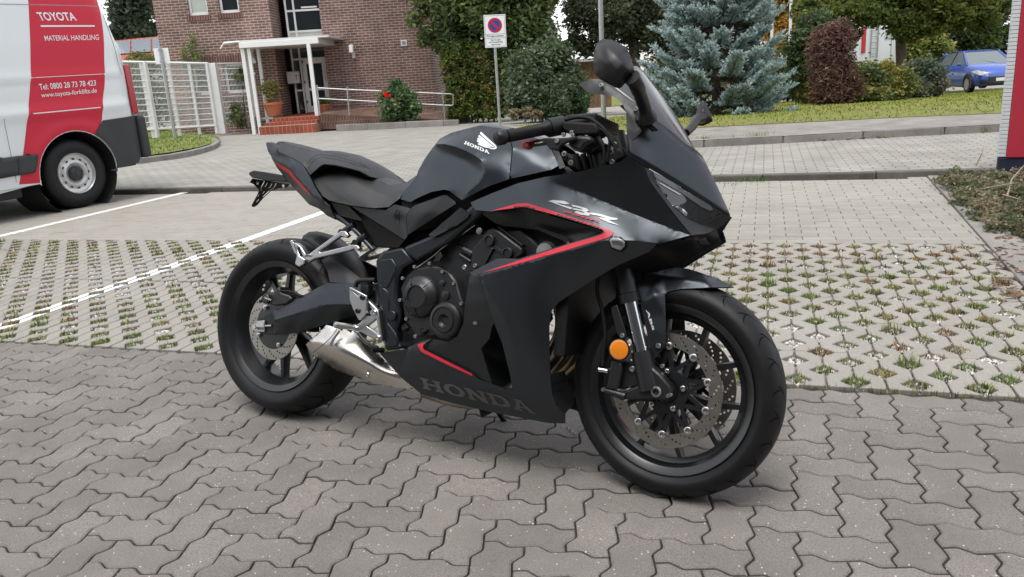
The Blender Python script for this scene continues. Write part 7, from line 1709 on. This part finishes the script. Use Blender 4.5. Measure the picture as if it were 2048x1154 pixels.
# ------------------------------------------------------------------ blue hatchback behind the lawn
cb_ = at(1893, 183, 30.5); car_o = at(1945, 186, 29.2)
hd = math.radians(-97)      # heading: mostly towards the camera, nose to the right
car = empty('blue_car', at(1951, 181, 30.6), hd, 'blue hatchback parked behind the lawn beside the red pylon', 'car')
cblue = mat('car_blue', (.05, .11, .46), .25, coat=.7); cglass = mat('car_glass', (.16, .19, .20), .06, spec=.8)
def car_body():
    st = [(-1.98, .50, .92, .70), (-1.92, .34, 1.0, .80), (-1.5, .22, 1.02, .86), (-.6, .18, 1.0, .88), (.5, .18, .98, .88), (1.05, .20, .97, .87), (1.55, .22, .90, .85), (1.88, .24, .80, .78), (2.04, .30, .68, .66), (2.08, .40, .60, .58)]
    V = []; F = []
    for x, z0, z1, w in st:
        for y, z in ((0, z0), (w*.90, z0), (w*.985, z0+.10), (w*1.0, z0+.45*(z1-z0)), (w*.985, z0+.72*(z1-z0)), (w*.95, z1-.05), (w*.84, z1), (0, z1+.035)): V.append((x, y, z))
    k = 8
    for i in range(len(st)-1):
        for j in range(k-1): F.append((i*k+j, i*k+j+1, i*k+k+j+1, i*k+k+j))
    F.append(tuple(range(k-1, -1, -1))); F.append(tuple(range((len(st)-1)*k, len(st)*k)))
    n = len(V); V += [(x, -y, z) for x, y, z in V]; F += [tuple(i+n for i in f[::-1]) for f in F]
    o = mesh('body', V, F, cblue, car); bm = bmesh.new(); bm.from_mesh(o.data); bmesh.ops.remove_doubles(bm, verts=bm.verts, dist=.001); bmesh.ops.recalc_face_normals(bm, faces=bm.faces); bm.to_mesh(o.data); bm.free(); shade(o.data, 55)
    # cabin
    cab = [(-1.75, 1.0, .70), (-1.35, 1.36, .60), (-.6, 1.46, .60), (.15, 1.42, .58), (.95, .97, .72)]
    V = []; F = []
    for x, z, w in cab: V += [(x, -w, z), (x, w, z)]
    base = [(-1.75, .95, .80), (.95, .92, .80)]
    B_ = [(-1.75, -.80, .95), (-1.75, .80, .95), (.95, -.80, .92), (.95, .80, .92)]
    roof = MB(); roof.add([(-1.35, -.60, 1.36), (-1.35, .60, 1.36), (-.6, .60, 1.465), (-.6, -.60, 1.465), (.15, .58, 1.42), (.15, -.58, 1.42)], [(0, 3, 2, 1), (3, 5, 4, 2)]); r_ = roof.build('roof', cblue, car); t = r_.modifiers.new('thickness', 'SOLIDIFY'); t.thickness = .03
    MB().add([(.17, -.57, 1.40), (.17, .57, 1.40), (.98, .74, .95), (.98, -.74, .95)], [(0, 1, 2, 3)]).build('windscreen', cglass, car)
    MB().add([(-1.37, -.58, 1.34), (-1.37, .58, 1.34), (-1.78, .70, .98), (-1.78, -.70, .98)], [(0, 3, 2, 1)]).build('rear_window', cglass, car)
    for s in (1, -1):
        MB().add([(-.28, .60*s, 1.43), (.10, .585*s, 1.405), (.80, .79*s, .95), (-.28, .83*s, .95)], [(0, 1, 2, 3)]).build('side_window', cglass, car); MB().add([(-1.30, .605*s, 1.34), (-.34, .605*s, 1.43), (-.34, .83*s, .95), (-1.5, .80*s, .97)], [(0, 1, 2, 3)]).build('side_window', cglass, car)
        MB().tube([(.16, .60*s, 1.42), (.98, .79*s, .94)], .035, 6).build('pillar', cblue, car); MB().tube([(-.31, .605*s, 1.44), (-.31, .83*s, .94)], .03, 6).build('pillar', mat('dark_trim', (.02, .02, .02), .5), car); MB().tube([(-1.36, .60*s, 1.37), (-1.78, .76*s, .96)], .06, 6).build('pillar', cblue, car)
        MB().lathe([(0, .0001), (.02, .07), (.12, .085), (.16, .0001)], lambda a, x, y: Vector((.62+y*.7, s*(.84+a), 1.0+x*.7)), 12).build('door_mirror', cblue, car, smooth=40)
        h = MB(); h.add([(1.50, .862*s, .74), (1.95, .745*s, .62), (2.085, .50*s, .57), (2.06, .54*s, .66), (1.80, .76*s, .80)], [(0, 1, 2, 3, 4)]); q = h.build('headlight', mat('car_headlight', (.6, .62, .65), .12, coat=.8), car); t = q.modifiers.new('thickness', 'SOLIDIFY'); t.thickness = .05; t.offset = 0
        h = MB(); h.add([(1.98, .74*s, .46), (2.09, .52*s, .44), (2.08, .54*s, .33), (1.96, .76*s, .35)], [(0, 1, 2, 3)]); q = h.build('fog_grille', MATS['dark_trim'], car); t = q.modifiers.new('thickness', 'SOLIDIFY'); t.thickness = .04; t.offset = 0
        for x in (-1.25, 1.28):
            w_ = MB().lathe([(.70, .31), (.85, .31), (.872, .29), (.872, .21), (.85, .2), (.85, .0001)], lambda a, p, q: Vector((x+p, s*a, .31+q)), 24).build('wheel', rubber, car, smooth=40)
            MB().lathe([(.862, .205), (.884, .205), (.872, .05), (.884, .0001)], lambda a, p, q: Vector((x+p, s*a, .31+q)), 10).build('rim', mat('car_rim', (.3, .3, .31), .35, metal=.8), w_, smooth=20)
            MB().lathe([(.80, .375), (.889, .375), (.889, .29), (.80, .29)], lambda a, p, q: Vector((x+p, s*a, .31+max(q, -.13))), 24, close=True).build('wheel_arch', MATS['dark_trim'], car)
        for x in (-.25, .72): MB().box((x, s*.875, .80), (x+.14, s*.895, .83)).build('door_handle', cblue, car)
    MB().box((2.0, -.50, .30), (2.10, .50, .56)).build('grille', MATS['dark_trim'], car, bevel=.02); MB().box((2.10, -.26, .40), (2.112, .26, .51)).build('number_plate', sign_white, car, bevel=.004)
    MB().box((1.9, -.7, .26), (2.04, .7, .32)).build('bumper_lip', MATS['dark_trim'], car, bevel=.02)
    MB().tube([(.55, -.5, 1.17), (.9, .2, 1.0)], .01, 5).build('wiper', MATS['dark_trim'], car)
car_body()

# ------------------------------------------------------------------ white van far behind the tree
fv = empty('parked_van', at(1762, 150, 33), math.radians(8), 'white panel van half hidden behind the broad tree', 'van'); s_ = 33*math.cos(PITCH)/FPX
fw0 = MB().box((-.95, 0, .3), (1.6, 4.5, 2.25)); fw0.build('body', vwhite, fv, bevel=.12, seg=3)
MB().box((-.93, -.03, .9), (-.75, .02, 1.9)).build('tail_light', mat('far_tail_red', (.5, .02, .03), .3), fv, bevel=.02)
MB().box((.05, -.012, 1.35), (.75, .0, 1.85)).build('door_panel', mat('pale_pane', (.5, .53, .56), .2), fv, bevel=.05)
for x in (-.55, -.25): MB().tube([(x, -.05, .7), (x, -.05, 2.15)], .02, 6).build('ladder_rail', mat('ladder_grey', (.3, .3, .3), .5), fv)
for k in range(6): MB().tube([(-.55, -.05, .85+.22*k), (-.25, -.05, .85+.22*k)], .015, 5).build('ladder_rung', MATS['ladder_grey'], fv)
for x in (.35, 1.0): MB().box((x, -.014, .5), (x+.02, -.002, 2.1)).build('door_gap', MATS['panel_gap'], fv)
MB().box((-.6, .3, 2.25), (1.2, 3.8, 2.32)).build('roof_rack', galv, fv)
for x in (-.8, 1.4): MB().lathe([(-.1, .33), (.1, .33)], lambda a, p, q: Vector((x+a, .8+p, .33+q)), 20).build('wheel', rubber, fv)

# ------------------------------------------------------------------ red pylon sign on the right
PB = at(1992, 372, 6.75); pyl = empty('pylon_sign', PB, math.radians(-22), 'tall red pylon sign with ribbed white edge and navy foot', 'sign')
pred = mat('pylon_red', (.46, .035, .06), .35, coat=.2); pnavy = mat('pylon_navy', (.02, .025, .05), .5); pwhite = mat('pylon_white', (.66, .68, .70), .4)
z0 = at(1986, 356, 6.75).z-PB.z; z1 = at(1990, 316, 6.75).z-PB.z
tilt = 0
MB().box((-.004, -.0, z0), (1.3, .06, z1)).build('foot', pnavy, pyl, bevel=.01)
MB().box((.052, -.012, z1), (1.3, .05, 3.2)).build('panel', pred, pyl, bevel=.006)
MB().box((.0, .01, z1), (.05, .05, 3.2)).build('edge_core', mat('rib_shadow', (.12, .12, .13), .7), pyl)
k = z1+.008
while k < 3.1:
    MB().box((-.008, -.006, k), (.049, .056, k+.0275)).build('rib', pwhite, pyl, bevel=.002); k += .0312
for x in (.08, 1.15): MB().box((x, .01, -.3), (x+.06, .05, z0)).build('leg', galv, pyl)
for zq, xq in ((at(2043, 256, 6.7).z-PB.z, .175), (at(2043, 229, 6.7).z-PB.z, .185), (at(2043, 168, 6.7).z-PB.z, .215)):
    MB().add([(xq, -.016, zq), (.62, -.016, zq), (.62, -.016, zq+.065), (xq+.02, -.016, zq+.052)], [(0, 1, 2, 3)]).build('lettering', pwhite, pyl, fix=False)

# ------------------------------------------------------------------ planted bed on the right
bedP = [(1885, 358), (1878, 372), (1905, 400), (1940, 445), (1990, 490), (2048, 560), (2200, 640), (2250, 400), (2100, 350), (1990, 352)]
lot_sheet('planting_bed', [lotc(ground(x, y)) for x, y in bedP], soil, dz=.004)
def ground_cover():
    base = ground(1990, 420); bl = []
    for px, py, r in ((1900, 372, 26), (1925, 385, 30), (1950, 380, 30), (1980, 400, 36), (1960, 415, 30), (1990, 440, 34), (2020, 430, 40), (2010, 465, 28), (2040, 400, 40), (2060, 440, 50), (2030, 370, 36), (1985, 372, 30), (1920, 366, 22), (2080, 400, 50), (1890, 368, 14)):
        p = ground(px, py); bl.append((p+Vector((0, 0, .05)), (r*.0048, r*.0075, .075), r*r))
    o = leaves('ground_cover', [(c-base, r, w) for c, r, w in bl], 15000, .021, [(.075, .085, .045), (.10, .105, .06), (.13, .12, .075), (.055, .07, .035), (.15, .12, .08)], None, clumps=520, spread=.34, inner=.1)
    o.location = base; tag(o, 'low grey-green creeping shrub covering the bed under the pylon', 'plant', kind='stuff')
    tw = MB()
    for a, b, c in (((2012, 415), (2020, 395), (2046, 372)), ((2012, 415), (2002, 430), (2035, 455)), ((1960, 400), (1985, 412), (2020, 418)), ((1950, 350), (1960, 345), (1963, 332))):
        P = [ground(*a)+Vector((0, 0, .08)), ground(*b)+Vector((0, 0, .14)), ground(*c)+Vector((0, 0, .18))]; tw.tube(P, [.007, .006, .003], 5)
    t = tw.build('dead_branches', mat('dry_wood', (.30, .24, .18), .8), None); tag(t, 'bare dry twigs lying in the creeping shrub under the pylon', 'twigs', kind='stuff')
    mu = MB()
    for _ in range(260):
        u = random.random(); p = ground(random.uniform(1985, 2160), random.uniform(470, 600)); q = Vector((random.uniform(-.03, .03), random.uniform(-.03, .03), 0)); n = Vector((-q.y, q.x, 0))*.35
        mu.add([p-q+Vector((0, 0, .012)), p+n+Vector((0, 0, .016)), p+q+Vector((0, 0, .02)), p-n+Vector((0, 0, .012))], [(0, 1, 2, 3)])
    m_ = mu.build('bark_mulch', mat('mulch', (.14, .075, .05), .9, var=.5, vscale=30), None, fix=False); tag(m_, 'brown bark mulch on the bed at the right edge', 'mulch', kind='stuff')
ground_cover()
lf = ground(1886, 362); V = []
for i, (a, b, c) in enumerate(((-.07, 0, .012), (-.02, .022, .03), (.05, .012, .022), (.075, 0, .02), (.045, -.018, .012), (-.02, -.02, .01))): V.append((a, b, c))
lo = mesh('fallen_leaf', V, [(0, 1, 5), (1, 2, 4, 5), (2, 3, 4)], mat('orange_leaf', (.5, .16, .05), .7), None); lo.location = lf+Vector((0, 0, .01)); lo.rotation_euler = (0, 0, .1); tag(lo, 'single orange fallen leaf at the foot of the kerb', 'leaf')
# dead leaves lying against the far kerb
dl = MB()
for _ in range(160):
    px = random.gauss(1690, 40); p = ground(px, 281-(px-1576)*.053+random.uniform(-2, 5)); a = random.uniform(0, 6.28); q = Vector((math.cos(a), math.sin(a), .2))*.035; n = Vector((-q.y, q.x, 0))*.6
    dl.add([p-q+Vector((0, 0, .02)), p+n+Vector((0, 0, .02)), p+q+Vector((0, 0, .025)), p-n+Vector((0, 0, .015))], [(0, 1, 2, 3)])
d_ = dl.build('leaf_litter', mat('litter', (.22, .14, .08), .85, var=.5, vscale=20), None, fix=False); tag(d_, 'brown leaf litter gathered along the long kerb', 'leaf litter', kind='stuff')
